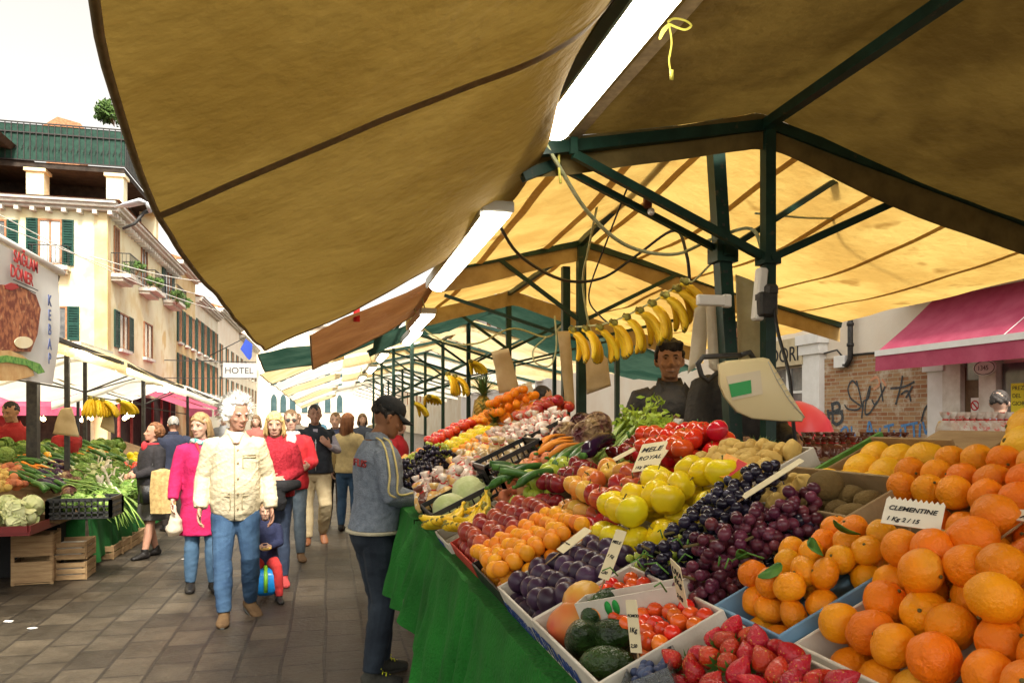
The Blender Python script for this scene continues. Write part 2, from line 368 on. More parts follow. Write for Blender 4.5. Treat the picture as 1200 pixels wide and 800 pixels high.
def leafy(name, label, cat, c, rad, n=500, m=None, group=None, ls=.06, pot=None):
    "a bush of many separate small leaves"
    b = MB(); c = Vector(c)
    cl = [Vector((random.uniform(-1,1)*rad[0]*.7, random.uniform(-1,1)*rad[1]*.7, random.uniform(-.6,1)*rad[2]*.6)) for _ in range(9)]
    for _ in range(n):
        k = random.choice(cl); d = Vector((random.gauss(0,1), random.gauss(0,1), random.gauss(0,1))).normalized()*random.random()**.4
        p = c + k + Vector((d.x*rad[0]*.45, d.y*rad[1]*.45, d.z*rad[2]*.5)); a = Vector((random.gauss(0,1), random.gauss(0,1), random.gauss(0,1))).normalized(); e = a.orthogonal().normalized()
        L = ls*random.uniform(.6,1.4); b.add([p-a*L, p+e*L*.5, p+a*L, p-e*L*.5], [(0,1,2,3)])
    t = thing(name, label, cat, (c.x, c.y, c.z-rad[2]), group)
    b.build('foliage', m or M_leaf, t, False, world=True)
    s = MB()
    for k in cl[:5]: s.tube([(c.x, c.y, c.z-rad[2]), (c.x+k.x*.4, c.y+k.y*.4, c.z-rad[2]*.4), c+k], .012, 5)
    s.build('stem', M_wframe, t, world=True)
    if pot:
        s = MB(); s.lathe([(pot*.7, 0), (pot, pot*1.3), (pot*1.08, pot*1.3), (pot*1.08, pot*1.5), (pot*.9, pot*1.5)], 14, Matrix.Translation((c.x, c.y, c.z-rad[2]-pot*1.2))); s.build('pot', M_roof, t, world=True)
    return t
def cornice(b, fr, u0, u1, z, out=.5, dent=True):
    fbox(b, fr, u0, u1, z-.12, z, .003, out*.45); fbox(b, fr, u0-.0, u1, z+.002, z+.14, .003, out*.8); fbox(b, fr, u0, u1, z+.142, z+.25, .003, out)
    if dent:
        n = int(abs(u1-u0)/.55)
        for i in range(n): u = u0+(u1-u0)*(i+.5)/n; fbox(b, fr, u-.08, u+.08, z-.28, z-.121, .003, out*.62)
    return b
# ---- corner house
XL = -9.0; YS = 35.05
S = facade_frame('S', YS); E = facade_frame('E', XL)
ch = thing('corner_house', 'cream plaster corner house with dark green shutters and a screened roof terrace', 'house', (-12, 42, 0))
b = MB(); b.box((-14.5, 42.55, 5.3), (11, 15, 10.6)); b.build('wall', M_cream, ch, False, world=True)
b = MB(); cornice(b, S, -20, XL+.5, 10.35, .6); cornice(b, E, YS+.003, 50, 10.35, .6); b.build('cornice', M_stone, ch, False, world=True)
b = MB(); fbox(b, E, YS+.01, YS+.45, .0, 10.2, .003, .05); fbox(b, S, XL-.45, XL+.05, 0, 10.2, .003, .05); b.build('corner_quoin', M_ochre, ch, False, world=True)
b = MB()
for (p, q) in (((-20,YS-.6,10.62),(-8.4,YS-.6,10.62)),):
    pass
b.add([(-20,YS-.65,10.62), (-8.35,YS-.65,10.62), (-8.35,50,10.62), (-20,50,10.62), (-20,YS+3,11.5), (-11,YS+3,11.5), (-11,50,11.5), (-20,50,11.5)], [(0,1,5,4), (1,2,6,5), (4,5,6,7), (0,4,7,3), (2,3,7,6), (3,2,1,0)])
b.build('roof', M_roof, ch, False, world=True)
def pw(fr, side, px0, px1, py0, py1, **k):
    "a window measured in the picture: left/right pixel, top/bottom at the left pixel"
    f = (lambda x, y: WY(x, y, YS)) if side == 'S' else (lambda x, y: WX(x, y, XL))
    a, c, d = f(px0, py0), f(px1, py0), f(px0, py1)
    u0, u1 = (a.x, c.x) if side == 'S' else (a.y, c.y)
    return window(ch, fr, u0, u1, d.z, a.z, **k), (u0, u1, d.z, a.z)
pw(S, 'S', 45, 73, 256, 310, pane=mat('net_curtain_pane', (.5,.5,.48), (.7,.7,.68), .3, scale=4)); 
a = WY(44,0,YS); c = WY(74,0,YS); balcony(ch, S, a.x-.2, c.x+.3, WY(44,312,YS).z, .5, .8)
pw(S, 'S', 50, 79, 358, 398); pw(S, 'S', -20, 8, 256, 312); pw(S, 'S', -20, 8, 358, 398)
for px0, px1, y0, y1, sh in ((133,139,264,322,0), (165,172,285,338,0), (193,200,304,352,1)):
    w, (u0, u1, z0, z1) = pw(E, 'E', px0, px1, y0, y1, shut=sh, sill=False); balcony(ch, E, u0-.5, u1+.6, z0, .8, .85)
for px0, px1, y0, y1, sh in ((139,150,365,408,1), (168,178,376,418,0)):
    pw(E, 'E', px0, px1, y0, y1, shut=sh)
# roof terrace
tz = 12.85
b = MB(); b.box((-13.5, 41.5, tz-.12), (9.2, 8, .24)); b.build('terrace_deck', M_dark, ch, False, world=True)  # deck coloured dark to paint the shade of the void below it
b = MB()
for x, y in ((-9.3,37.9), (-12.5,37.9), (-17,37.9), (-9.3,44.5)): b = MB(); b.box((x, y, (10.9+tz-.24)/2+.05), (.7, .7, tz-.24-10.9)); b.box((x, y, tz-.32), (.86, .86, .14)); b.build('terrace_pier', M_cream, ch, False, world=True)
b = MB(); b.box((-14, 43, 11.6), (8, 6, 2.0)); b.build('void_shade_box', M_dark, ch, False, world=True)  # dark box painted as the shaded opening under the terrace
b = MB(); b.box((-13.5, 37.5, tz+.85), (9.2, .04, 1.55)); b.box((-8.9, 41.5, tz+.85), (.04, 7.96, 1.55)); b.build('terrace_screen', M_netting, ch, False, world=True)
b = MB()
for i in range(38):
    x = -18+i*.243; b.bar((x, 37.44, tz+.02), (x, 37.44, tz+1.7), .035); b.tube([(x-.1,37.43,tz+.5), (x,37.43,tz+.75), (x+.1,37.43,tz+.5), (x,37.43,tz+.3), (x-.1,37.43,tz+.5)], .014, 4)
for i in range(30): y = 37.5+i*.27; b.bar((-8.84, y, tz+.02), (-8.84, y, tz+1.7), .035)
for z in (.05, 1.25, 1.68): b.bar((-18.1,37.44,tz+z), (-8.85,37.44,tz+z), .05); b.bar((-8.84,37.5,tz+z), (-8.84,45.5,tz+z), .05)
b.build('railing', M_iron, ch, False, world=True)
b = MB(); b.add([(-22,31,14.9),(-13.4,31,13.3),(-13.4,40,13.3),(-22,40,14.9),(-22,31,16.4),(-15.6,31,15.1),(-13.2,31,13.5),(-22,40,16.4),(-13.2,40,13.5),(-15.6,40,15.1)], [(0,1,6,5,4),(1,2,8,6),(6,8,9,5),(5,9,7,4),(3,7,9,8,2),(0,3,2,1),(0,4,7,3)])
b2 = b
dk = thing('dark_roof_loft', 'dark timber rooftop loft with a sloping roof above the green terrace screen', 'rooftop', (-18, 36, 11))
b2.build('roof', M_dark, dk, False, world=True)
b = MB(); b.box((-19, 36, 12.6), (7, 6, 3.6)); b.build('wall', mat('dark_board', (.02,.05,.045), (.05,.08,.07), .8, scale=5), dk, False, world=True)
leafy('terrace_bush', 'round green bush on the corner of the screened roof terrace', 'bush', WY(134,133,38.5), (.8,.8,.62), 900, ls=.1)
p = WY(72,145,45); b = MB(); b.add([(p.x-1.2,45,p.z-.4),(p.x+1.2,45,p.z-.4),(p.x+.9,45,p.z+.1),(p.x-.2,45,p.z+.35),(p.x-1.2,47,p.z-.4),(p.x+1.2,47,p.z-.4),(p.x+.9,47,p.z+.1),(p.x-.2,47,p.z+.35)], [(0,1,2,3),(7,6,5,4),(0,4,5,1),(1,5,6,2),(2,6,7,3),(3,7,4,0)])
b.box((p.x, 46, p.z-2.5), (1.6, 1.5, 4.2)); tag(b.build('chimney', M_roof, None, False), 'small red tiled chimney hood behind the green terrace screen', 'chimney')
for px, py, r, lab in ((158,316,.55,'bright green potted plant hanging on the first balcony from the house corner'), (183,330,.5,'trailing plant on the second balcony from the house corner'), (207,348,.6,'flowering plant spilling over the third balcony from the house corner'), (218,356,.55,'small leafy plant at the far end of the third balcony')):
    p = WX(px, py, XL+.75); leafy('balcony_plant', lab, 'plant', p, (r*.8,r,r*.7), 380, ls=.07, group='balcony plants')
# ---- row behind it
def rowhouse(lab, y0, y1, h, m, wins, x=XL, side=1, cols=3, shut=1, fl=(3.6,6.4,9.1), wh=1.7, ww=.95):
    t = thing('row_house', lab, 'house', (x-side*5, (y0+y1)/2, 0)); fr = facade_frame('E' if side > 0 else 'W', x)
    b = MB(); b.box((x-side*5, (y0+y1)/2, h/2), (10, y1-y0-.02, h)); b.build('wall', m, t, False, world=True)
    b = MB(); cornice(b, fr, y0+.05, y1-.05, h-.3, .5, False); b.build('cornice', M_stone, t, False, world=True)
    b = MB(); xo, xi = x+side*.55, x-side*4
    b.add([(xo,y0+.02,h),(xo,y1-.02,h),(xi,y1-.02,h+1.4),(xi,y0+.02,h+1.4),(xi,y0+.02,h),(xi,y1-.02,h)], [(0,1,2,3),(0,3,4),(1,5,2),(0,4,5,1),(3,2,5,4)]); b.build('roof', M_roof, t, False, world=True)
    for z in fl:
        if z+wh > h-.4: continue
        for i in range(cols):
            u = y0+(y1-y0)*(i+.5)/cols; window(t, fr, u-ww/2, u+ww/2, z, z+wh, shut=shut)
    return t
rowhouse('narrow ochre street house beside the corner house with tall green shutters', 50.05, 57, 11.4, M_ochre, 0, cols=3, shut=1, wh=2.1)
rowhouse('pale street house with large green shutters behind the hotel sign', 57.05, 68, 10.2, M_cream2, 0, cols=4, shut=1, wh=2.3, ww=1.2)
rowhouse('tall pink plaster house near the end of the street on the left', 68.05, 84, 11, M_pinkw, 0, cols=4)
rowhouse('last cream house on the left before the gothic palace', 84.05, 104, 10.5, M_cream2, 0, cols=5)
# ---- end of the street
t = thing('gothic_palace', 'pale palace with pointed gothic windows closing the end of the street', 'palace', (-2, 109, 0))
b = MB(); b.box((2, 113, 7.2), (34, 14, 14.4)); b.build('wall', M_pinkw, t, False, world=True)
frP = facade_frame('S', 106)
b = MB(); cornice(b, frP, -15, 19, 14, .6, False); b.build('cornice', M_stone, t, False, world=True)
M_bgl = mat('blue_green_pane', (.04,.085,.09), (.08,.13,.14), .25, scale=1)
for r_, zz in ((0, 6.2), (1, 2.6)):
    for px in (321, 332, 343, 357, 370, 384, 398, 230, 246, 262, 278, 294):
        p = WY(px, 440, 106); w = .75; h = 3.0 if r_ == 0 else 2.4
        def arch(b, w, h, o, n=6):
            pts = [(-w/2, 0), (w/2, 0), (w/2, h*.65)] + [(w/2*math.cos(a)**1.3 if a < 1.57 else 0, h*.65+h*.35*math.sin(a)) for a in [math.pi/2*k/n for k in range(1, n+1)]]
            pts += [(-x, z) for x, z in reversed(pts[2:-1])]
            return [(p.x+x, 106-o, zz+z) for x, z in pts]
        fr_, bk = arch(b, w+.35, h+.3, .08), arch(b, w+.35, h+.3, .0)
        b = MB(); b.rings([bk, fr_]); o = b.build('window', M_stone, t, False, world=True)
        b = MB(); b.rings([arch(b, w, h, .0), arch(b, w, h, .1)]); q = b.build('pane', M_bgl, None, False); q.location = tuple(-t.location[i] for i in range(3)); q.parent = o
# ---- right-hand side of the street
XR = 9.6; Wf = facade_frame('W', XR)
def yr(px): return WX(px, 492, XR).y
def zr(px, py): return WX(px, py, XR).z
rh = thing('shop_house', 'pale shop house on the right with exposed brick and a magenta awning', 'house', (14, 12, 0))
b = MB(); b.box((XR+5, 15, 5), (10, 34, 10)); b.build('wall', M_pinkw, rh, False, world=True)
y0, y1 = yr(1095), yr(962)
b = MB(); fbox(b, Wf, y0, y1, 0, zr(1030,413), .003, .035); b.build('brick_panel', M_brick, rh, False, world=True)
M_px = mat('white_pilaster_paint', (.74,.72,.68), (.82,.8,.77), .8, scale=5, bump=.2)
for a0, a1, zt, m, o in ((968, 948, zr(958,395), M_px, .16), (1112, 1094, zr(1100,410), M_px, .12), (1134, 1113, zr(1120,400), M_stone, .14), (1176, 1156, zr(1165,395), M_stone, .14)):
    b = MB(); fbox(b, Wf, yr(a0), yr(a1), 0, zt, .004, o); fbox(b, Wf, yr(a0)-.06, yr(a1)+.06, zt-.35, zt-.15, .004, o+.05); fbox(b, Wf, yr(a0)-.1, yr(a1)+.1, zt-.148, zt+.05, .004, o+.1)
    b.build('pilaster', m, rh, False, world=True)
b = MB(); fbox(b, Wf, yr(1156), yr(1134), 0, zr(1145,430), .004, .05); o = b.build('door', mat('brown_door', (.09,.05,.025), (.16,.1,.05), .5, scale=6), rh, False, world=True)
b = MB(); fbox(b, Wf, yr(1153), yr(1137), zr(1145,445), zr(1145,410), .052, .07)
q = b.build('fanlight', M_glass, None, False); q.location = tuple(-rh.location[i] for i in range(3)); q.parent = o
b = MB(); fbox(b, Wf, yr(1152), yr(1142), zr(1145,487), zr(1145,466), .052, .066)
q = b.build('notice', M_px, None, False); q.location = tuple(-rh.location[i] for i in range(3)); q.parent = o
b = MB(); c = Vector(Wf((yr(1152)+yr(1142))/2, zr(1146,475), .07)); b.tube([(c.x, c.y+.07*math.cos(k*.5236), c.z+.07*math.sin(k*.5236)) for k in range(13)], .01, 5); b.bar((c.x, c.y-.05, c.z-.05), (c.x, c.y+.05, c.z+.05), .015)
M_red = mat('red_print', (.55,.02,.02), rough=.6)
q = b.build('no_smoking_mark', M_red, None, False); q.location = tuple(-rh.location[i] for i in range(3)); q.parent = o
b = MB(); fbox(b, Wf, yr(1260), yr(1178), .5, zr(1190,425), .004, .05); b.build('shop_window', M_glass, rh, False, world=True)
b = MB(); fbox(b, Wf, yr(948), yr(905), .4, zr(925,432), .004, .05); o = b.build('shop_window', M_glass, rh, False, world=True)
b = MB()
for k in range(3): fbox(b, Wf, yr(948), yr(905), .9+k*.62, .95+k*.62, .052, .09)
fbox(b, Wf, yr(930), yr(926), .4, zr(925,432), .053, .1)
b.build('shop_shelf', M_px, rh, False, world=True)
# carved shop sign
sg = thing('shop_sign', 'stone shop sign board with dark capitals ending in an ornament', 'sign', (XR, yr(930), zr(930,415)))
b = MB(); fbox(b, Wf, yr(949), yr(880), zr(930,429), zr(930,398), .06, .2); b.build('board', mat('sign_stone', (.5,.4,.24), (.62,.52,.34), .8, scale=6), sg, False, world=True)
M_ink = mat('black_ink', (.015,.015,.018), rough=.7)
def loc_of(t): return Matrix.Translation(-Vector(t.location))
text('ADORI', .44, M_ink, loc_of(sg) @ basis(Vector(Wf(yr(947), zr(930,424), .206)), (0,-1,0), (0,0,1)), sg, align='RIGHT', ext=.004)
# yellow poster, oval number plate
ps = thing('yellow_poster', 'yellow handwritten poster in the shop window at the right edge', 'poster', (XR-.06, yr(1194), zr(1194,467)))
b = MB(); fbox(b, Wf, yr(1204), yr(1189), zr(1194,486), zr(1194,449), .056, .064); b.build('sheet', mat('yellow_paper', (.85,.75,.05), rough=.8), ps, False, world=True)
for k, w in enumerate(('PREZZI', 'DEL', 'GIORNO')): text(w, .085, M_ink, loc_of(ps) @ basis(Vector(Wf(yr(1190.5), zr(1194,457+k*9), .066)), (0,-1,0), (0,0,1)), ps, jit=.06)
ov = thing('oval_plate', 'oval white street number plate on the stone pilaster', 'plate', (XR-.15, yr(1164), zr(1164,431)))
c = Vector(Wf(yr(1164.5), zr(1164,431), .15)); b = MB()
b.rings([[(c.x-o, c.y+.2*math.cos(a*.2618), c.z+.12*math.sin(a*.2618)) for a in range(24)] for o in (0, .02)]); b.build('plate', M_px, ov, False, world=True)
b = MB(); b.tube([(c.x-.022, c.y+.18*math.cos(a*.2618), c.z+.1*math.sin(a*.2618)) for a in range(25)], .006, 4); b.build('rim', M_ink, ov, False, world=True)
text('1345', .1, M_ink, loc_of(ov) @ basis(Vector((c.x-.023, c.y+.12, c.z-.035)), (0,-1,0), (0,0,1)), ov)
# gutter pipe and meter box
dp = thing('drain_pipe', 'grey metal pipe with a bracket on the wall above the graffiti', 'pipe', (XR-.1, yr(1003), 3))
a = Vector(Wf(yr(1003), zr(1003,340), .12)); c2 = Vector(Wf(yr(1003), zr(1003,420), .12)); b = MB(); b.tube([a, c2, c2+Vector((0,.1,-.12)), Vector(Wf(yr(996), zr(1003,427), .12))], .05, 8)
for k in (.2, .5, .8): q = a.lerp(c2, k); b.tube([q-Vector((0,0,.03)), q+Vector((0,0,.03))], .065, 8)
b.build('pipe', M_iron, dp, world=True)
b = MB(); b.bar(a.lerp(c2,.35)+Vector((0,0,0)), a.lerp(c2,.12)+Vector((-.1,.45,0)), .03); b.build('bracket', M_iron, dp, False, world=True)
mb_ = thing('meter_box', 'small pale junction box on the brick wall at the top', 'box', Wf(yr(991), zr(991,424), .05))
b = MB(); fbox(b, Wf, yr(998), yr(985), zr(991,431), zr(991,417), .036, .16); b.build('box', M_px, mb_, False, world=True, bevel=.01)
b = MB(); b.tube([Wf(yr(1000), zr(1000,416), .05), Wf(yr(1020), zr(1020,414), .05), Wf(yr(1090), zr(1060,413), .05)], .02, 5); b.tube([Wf(yr(991), zr(991,417), .08), Wf(yr(985), zr(985,410), .08), Wf(yr(970), zr(970,414), .08)], .018, 5); b.build('cable', M_iron, mb_, world=True)
# graffiti on the brick
def stroke_pts(S_, n=5):
    P = [Vector(p) for p in S_]; return [catmull(P, k/((len(P)-1)*n)) for k in range((len(P)-1)*n+1)] if len(P) > 2 else P
def graffiti(label, strokes, m, w):
    b = MB()
    for st in strokes: b.strip(stroke_pts([Vector(Wf(yr(x), zr(x, y), .042+random.random()*.003)) for x, y in st]), w, (-1,0,0))
    o = b.build('graffiti', m, None, False); return tag(o, label, 'graffiti')
M_gr = mat('black_spray', (.02,.025,.03), (.08,.09,.1), .6, scale=30)
M_gb = mat('blue_spray', (.05,.16,.4), (.12,.3,.55), .6, scale=30)
M_gr2 = mat('red_spray', (.6,.2,.1), (.6,.35,.2), .6, scale=30)
graffiti('big black scrawled graffiti word on the exposed brick wall', [
    [(1007,452),(1001,446),(996,455),(999,466),(1006,472),(1011,476),(1006,480),(996,479),(992,474)], [(1006,446),(1010,462),(1013,478),(1014,470)],
    [(1014,470),(1020,466),(1022,452),(1018,466),(1016,484),(1022,483),(1030,470)], [(1012,490),(1014,474)], [(1024,468),(1028,474),(1034,464),(1040,452)], [(1034,448),(1037,470)],
    [(1052,474),(1058,452),(1060,440)], [(1046,455),(1062,453),(1074,447)], [(1058,462),(1066,458),(1070,470)], [(1064,466),(1072,452)], [(1082,494),(1086,480),(1090,474)]], M_gr, .035)
graffiti('thick black letter B sprayed at the left end of the brick wall', [[(978,472),(978,496)], [(976,474),(984,472),(986,479),(979,483),(988,484),(989,492),(983,497),(978,494)], [(974,484),(990,482)], [(972,480),(974,492)]], M_gr, .07)
graffiti('pale blue sprayed words along the foot of the brick wall', [
    [(992,500),(988,505),(991,511),(996,508),(995,501),(991,500)], [(1000,499),(1001,510),(1005,509)], [(1018,512),(1021,494),(1026,512)], [(1019,506),(1025,505)], [(1028,503),(1032,512),(1034,501)],
    [(1038,500),(1050,497)], [(1044,499),(1044,512)], [(1050,504),(1052,512),(1057,511),(1058,502)], [(1058,499),(1068,497)], [(1063,498),(1064,512)], [(1068,497),(1078,495)], [(1073,497),(1074,512)], [(1080,512),(1081,496)], [(1084,494),(1088,508),(1092,494)]], M_gb, .045)
graffiti('faint orange red scribble above the black graffiti', [[(1022,446),(1030,442),(1033,450),(1026,456)], [(1036,444),(1041,452)]], M_gr2, .05)
# magenta shop awning
aw = thing('shop_awning', 'magenta sloping shop awning with a white stripe along its front edge', 'awning', (XR-1, yr(1100), 3))
ye, zb = 8.7, 2.42
y_far = WX(1028, 425, XR-1.1).y; zt = 3.55; zf = WX(1028, 412, XR-1.1).z; xo = XR-1.1
def awn(y0, y1, xi, xo, zt, zf, t, n=40):
    b = MB(); vs = []; fs = []
    for i in range(n+1):
        y = lerp(y0, y1, i/n); s_ = .012*math.sin(i*1.3)
        vs += [(xi, y, zt), ((xi+xo)/2, y, (zt+zf)/2-.04+s_), (xo, y, zf)]
    for i in range(n): a = i*3; fs += [(a, a+1, a+4, a+3), (a+1, a+2, a+5, a+4)]
    b.add(vs, fs); return b
b = awn(2, y_far, XR-.02, xo, zt, zf, aw); b.build('canopy', M_magenta, aw, world=True)
b = MB(); b.box((xo-.02, (2+y_far)/2, zf-.03), (.06, y_far-2, .09)); b.build('front_rail', M_px, aw, False, world=True)
b = MB(); n = 90; vs = []; fs = []
for i in range(n+1):
    y = lerp(2, y_far, i/n); k = .015*math.sin(i*.9); vs += [(xo-.03, y, zf-.075), (xo-.03+k, y, zf-.31)]
fs = [(2*i, 2*i+1, 2*i+3, 2*i+2) for i in range(n)]; b.add(vs, fs); b.build('valance', M_magenta, aw, world=True)
b = MB()
for y in (3.5, 6.2, y_far-.15): b.bar((XR-.05, y, zt-.15), (xo+.05, y, zf-.05), .035)
for y in (4.2, 5.6, 7.0, 8.2): b.tube([(XR-.03, y, zt+.006), ((XR+xo)/2, y, (zt+zf)/2-.03), (xo, y, zf+.008)], .006, 4)
b.build('awning_arm', M_px, aw, False, world=True)
b = MB(); fbox(b, Wf, 1, y_far+.6, 3.62, 3.78, .005, .8); b.build('canopy_ledge', M_px, rh, False, world=True)
rowhouse('long pale building across the far aisle seen between the stall posts', 32.05, 60, 9, M_white, 0, x=XR+.6, side=-1, cols=9, shut=0)
rowhouse('cream building further down the right side of the market', 60.05, 104, 10, M_cream2, 0, x=XR+.6, side=-1, cols=12, shut=0)
# pink awnings and shops at the foot of the corner house
for lab, y0, y1, zt, zf in (('pink awning over the first shop of the corner house', 36, 43, 2.95, 1.95), ('second pink awning further along the shops on the left', 44, 50, 2.9, 2.0), ('third pink awning near the hotel sign', 52, 60, 2.9, 2.0)):
    t = thing('shop_awning', lab, 'awning', (XL+1, y0, 2)); b = awn(y0, y1, XL+.02, XL+3.0, zt+.3, zf+.15, t, 10); b.build('canopy', M_magenta, t, world=True)
    b = MB(); b.box((XL+3.02, (y0+y1)/2, zf-.02), (.03, y1-y0, .36)); b.build('valance', M_magenta, t, False, world=True)
t = thing('shop_awning', 'wide pink awning across the front of the corner house behind the left stall', 'awning', (-14, YS-1, 2.4))
b = MB(); b.add([(-20,YS-.01,3.2),(-9.1,YS-.01,3.2),(-9.1,YS-3,2.1),(-20,YS-3,2.1),(-20,YS-3,1.75),(-9.1,YS-3,1.75)], [(0,1,2,3),(3,2,5,4)]); b.build('canopy', M_magenta, t, False, world=True)
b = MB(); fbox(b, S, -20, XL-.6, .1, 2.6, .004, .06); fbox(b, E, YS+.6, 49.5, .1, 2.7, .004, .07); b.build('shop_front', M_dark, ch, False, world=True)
b = MB()
for i in range(6): fbox(b, E, YS+1.4+i*2.2, YS+1.6+i*2.2, .1, 2.7, .071, .16)
for i in range(5): fbox(b, S, -19.5+i*2.2, -19.3+i*2.2, .1, 2.6, .061, .16)
b.build('shop_post', mat('red_shop_paint', (.3,.03,.03), (.4,.08,.06), .6), ch, False, world=True)
for i, (px, py) in enumerate(((46,490),(51,491),(101,489),(107,490),(149,488),(155,486),(42,491),(96,492),(146,490))):
    p = WY(px, py, YS-1.2); b = MB(); b.ball((0,0,0), .09, 8); b.tube([(0,0,.08),(0,0,.6)], .01, 4)
    o = b.build('hanging_bulb', M_bulb); o.location = p; tag(o, 'lit warm bulb hanging in the shop front behind the left stalls', 'bulb', 'warm bulbs in the shop front')
# hotel sign, flag
hp = W(262, 425, 44); hs_ = thing('hotel_sign', 'white projecting sign with capital letters above the street on the left', 'sign', hp)
b = MB(); b.box((hp.x+.9, hp.y, hp.z-.42), (1.85, .08, .84)); b.build('board', mat('sign_enamel', (.42,.42,.40), rough=.6), hs_, False, world=True)
b = MB(); b.bar((XL, hp.y, hp.z+.1), (hp.x+1.8, hp.y, hp.z+.06), .05); b.bar((XL, hp.y, hp.z-.9), (hp.x+1.8, hp.y, hp.z-.88), .04); b.bar((hp.x-.1,hp.y,hp.z+.1),(hp.x-.1,hp.y,hp.z-.88),.04); b.build('bracket', M_iron, hs_, False, world=True)
text('HOTEL', .50, M_ink, Matrix.Translation((.06, -.045, -.6)) @ Matrix.Rotation(R(90), 4, 'X'), hs_)
fp = W(288, 400, 60); t = thing('blue_flag', 'small blue flag hanging on a pole beyond the hotel sign', 'flag', fp)
b = MB(); b.tube([(XL, fp.y, fp.z-1.2), (fp.x, fp.y, fp.z+.3)], .04, 5); b.build('pole', M_iron, t, world=True)
cloth('cloth', [[fp+Vector((0,0,.2)), fp+Vector((-.4,0,-.6))], [fp+Vector((.25,0,0)), fp+Vector((.2,.1,-1.4))], [fp+Vector((.5,0,-.2)), fp+Vector((.45,0,-1.2))]], mat('blue_cloth', (.03,.07,.4), rough=.8), 8, 8, parent=t)
# street lamp on the house and overhead wires
lp = thing('street_lamp', 'white curved bracket lamp reaching out from the corner house', 'lamp', WY(165,240,30))
a = W(174, 247, 30); b = MB(); b.tube([W(176,246,30.5), W(168,250,30.3), W(158,262,30), W(144,268,30)], [.09,.07,.06,.05], 8); b.build('arm', M_iron, lp, world=True)
b = MB(); b.tube([W(172,238,30), W(166,236,30), W(150,240,30), W(134,243,30)], [(.1,.05),(.28,.1),(.25,.09),(.04,.03)], 10); b.tube([W(172,238,30), W(176,248,30.4)], .08, 6); b.build('lamp_head', mat('grey_white_metal', (.6,.62,.65), rough=.4), lp, world=True)
for k, (p, q, sag) in enumerate((((-30,236),(262,366),1.2), ((-30,252),(250,350),.6), ((105,300),(240,330),.4))):
    A, B = W(p[0], p[1], 22), W(q[0], q[1], 40); b = MB(); b.tube([A.lerp(B, i/14)+Vector((0,0,-sag*math.sin(math.pi*i/14)*.3)) for i in range(15)], .018, 4)
    tag(b.build('overhead_wire', M_whitec), ('upper', 'lower', 'short')[k]+' overhead wire crossing in front of the cream corner house', 'wire')
# ================================================================ market canopies over the right-hand stalls
def tarp(name, c1, c2, tr, stain=None, cut=.6):
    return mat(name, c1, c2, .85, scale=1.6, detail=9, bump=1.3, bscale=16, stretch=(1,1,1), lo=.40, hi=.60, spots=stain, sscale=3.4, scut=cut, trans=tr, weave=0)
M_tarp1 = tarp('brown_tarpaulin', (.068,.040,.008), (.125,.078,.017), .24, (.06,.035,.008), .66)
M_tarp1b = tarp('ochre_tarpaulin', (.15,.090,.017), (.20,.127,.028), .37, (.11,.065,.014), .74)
M_tarp2 = tarp('yellow_tarpaulin', (.50,.31,.08), (.64,.44,.13), .5, (.36,.21,.05), .64)
M_tarp3 = tarp('cream_tarpaulin', (.72,.55,.28), (.84,.72,.46), .5, (.6,.42,.18), .64)
M_tarpw = tarp('white_tarpaulin', (.82,.76,.62), (.86,.83,.74), .5)
M_tarpg = tarp('green_tarpaulin', (.02,.055,.038), (.05,.10,.07), .45, (.12,.16,.11), .68)
M_tarpr = tarp('rust_brown_tarpaulin', (.19,.08,.025), (.26,.12,.04), .3, (.2,.08,.03), .64)
M_seam = mat('tarpaulin_seam', (.17,.12,.06), (.25,.18,.09), .9, scale=30)
M_seam2 = mat('yellow_seam', (.42,.27,.09), (.5,.33,.12), .9, scale=30, trans=.3)
M_green = mat('green_painted_steel', (.004,.022,.015), (.01,.04,.027), .45, scale=9, spots=(.06,.05,.03), sscale=22, scut=.66)
M_tube = mat('lit_tube_cover', (1,.93,.78), emit=9)
M_house = mat('lamp_housing', (.5,.5,.46), rough=.5)
M_cord = mat('pale_green_cord', (.35,.38,.2), (.5,.5,.3), .7, scale=20)
M_cable = mat('black_cable', (.02,.02,.02), rough=.5)
XB, ZB = .80, 2.78; XRDG, ZRDG = 1.95, 3.0; XE, ZE = 4.26, 2.41
def sag_roof(name, lab, rows, m, seams=(), seam_m=None, group='market stall canopies', nu=20, nv=36, rip=.03, val=None, valm=None, front=None):
    """rows: list (along the street) of control points across the roof"""
    t = thing('stall_canopy', lab, 'canopy', rows[0][len(rows[0])//2], group)
    cloth('roof_cloth', rows, m, nu, nv, rip, 1.4, parent=t)
    C = [[Vector(p) for p in r] for r in rows]
    for s in seams:
        b = MB(); pts = []
        for i in range(25):
            row = [catmull([r[k] for r in C], i/24) for k in range(len(C[0]))]; p = catmull(row, s)
            p = p + Vector((0,0,1))*rip*(noise.noise(p*1.4)+.5*noise.noise(p*1.4*2.3+Vector((5,5,5)))); pts.append(p-Vector((0,0,.008)))
        b.strip(pts, .05, (0,0,1)); b.build('seam', seam_m or M_seam2, t, world=True)
    if val:
        for end in val:
            r = C[0] if end == 0 else C[-1]; vs = []; n = 40
            for i in range(n+1):
                p = catmull(r, i/n); p = p + Vector((0,0,1))*rip*(noise.noise(p*1.4)+.5*noise.noise(p*1.4*2.3+Vector((5,5,5)))); vs += [p, p+Vector((0, .008*math.sin(i*.8), -.16-.006*math.sin(i*.5)))]
            b = MB(); b.add(vs, [(2*i, 2*i+1, 2*i+3, 2*i+2) for i in range(n)]); b.build('valance', valm or m, t, world=True)
    return t
def V(*a): return Vector(a)
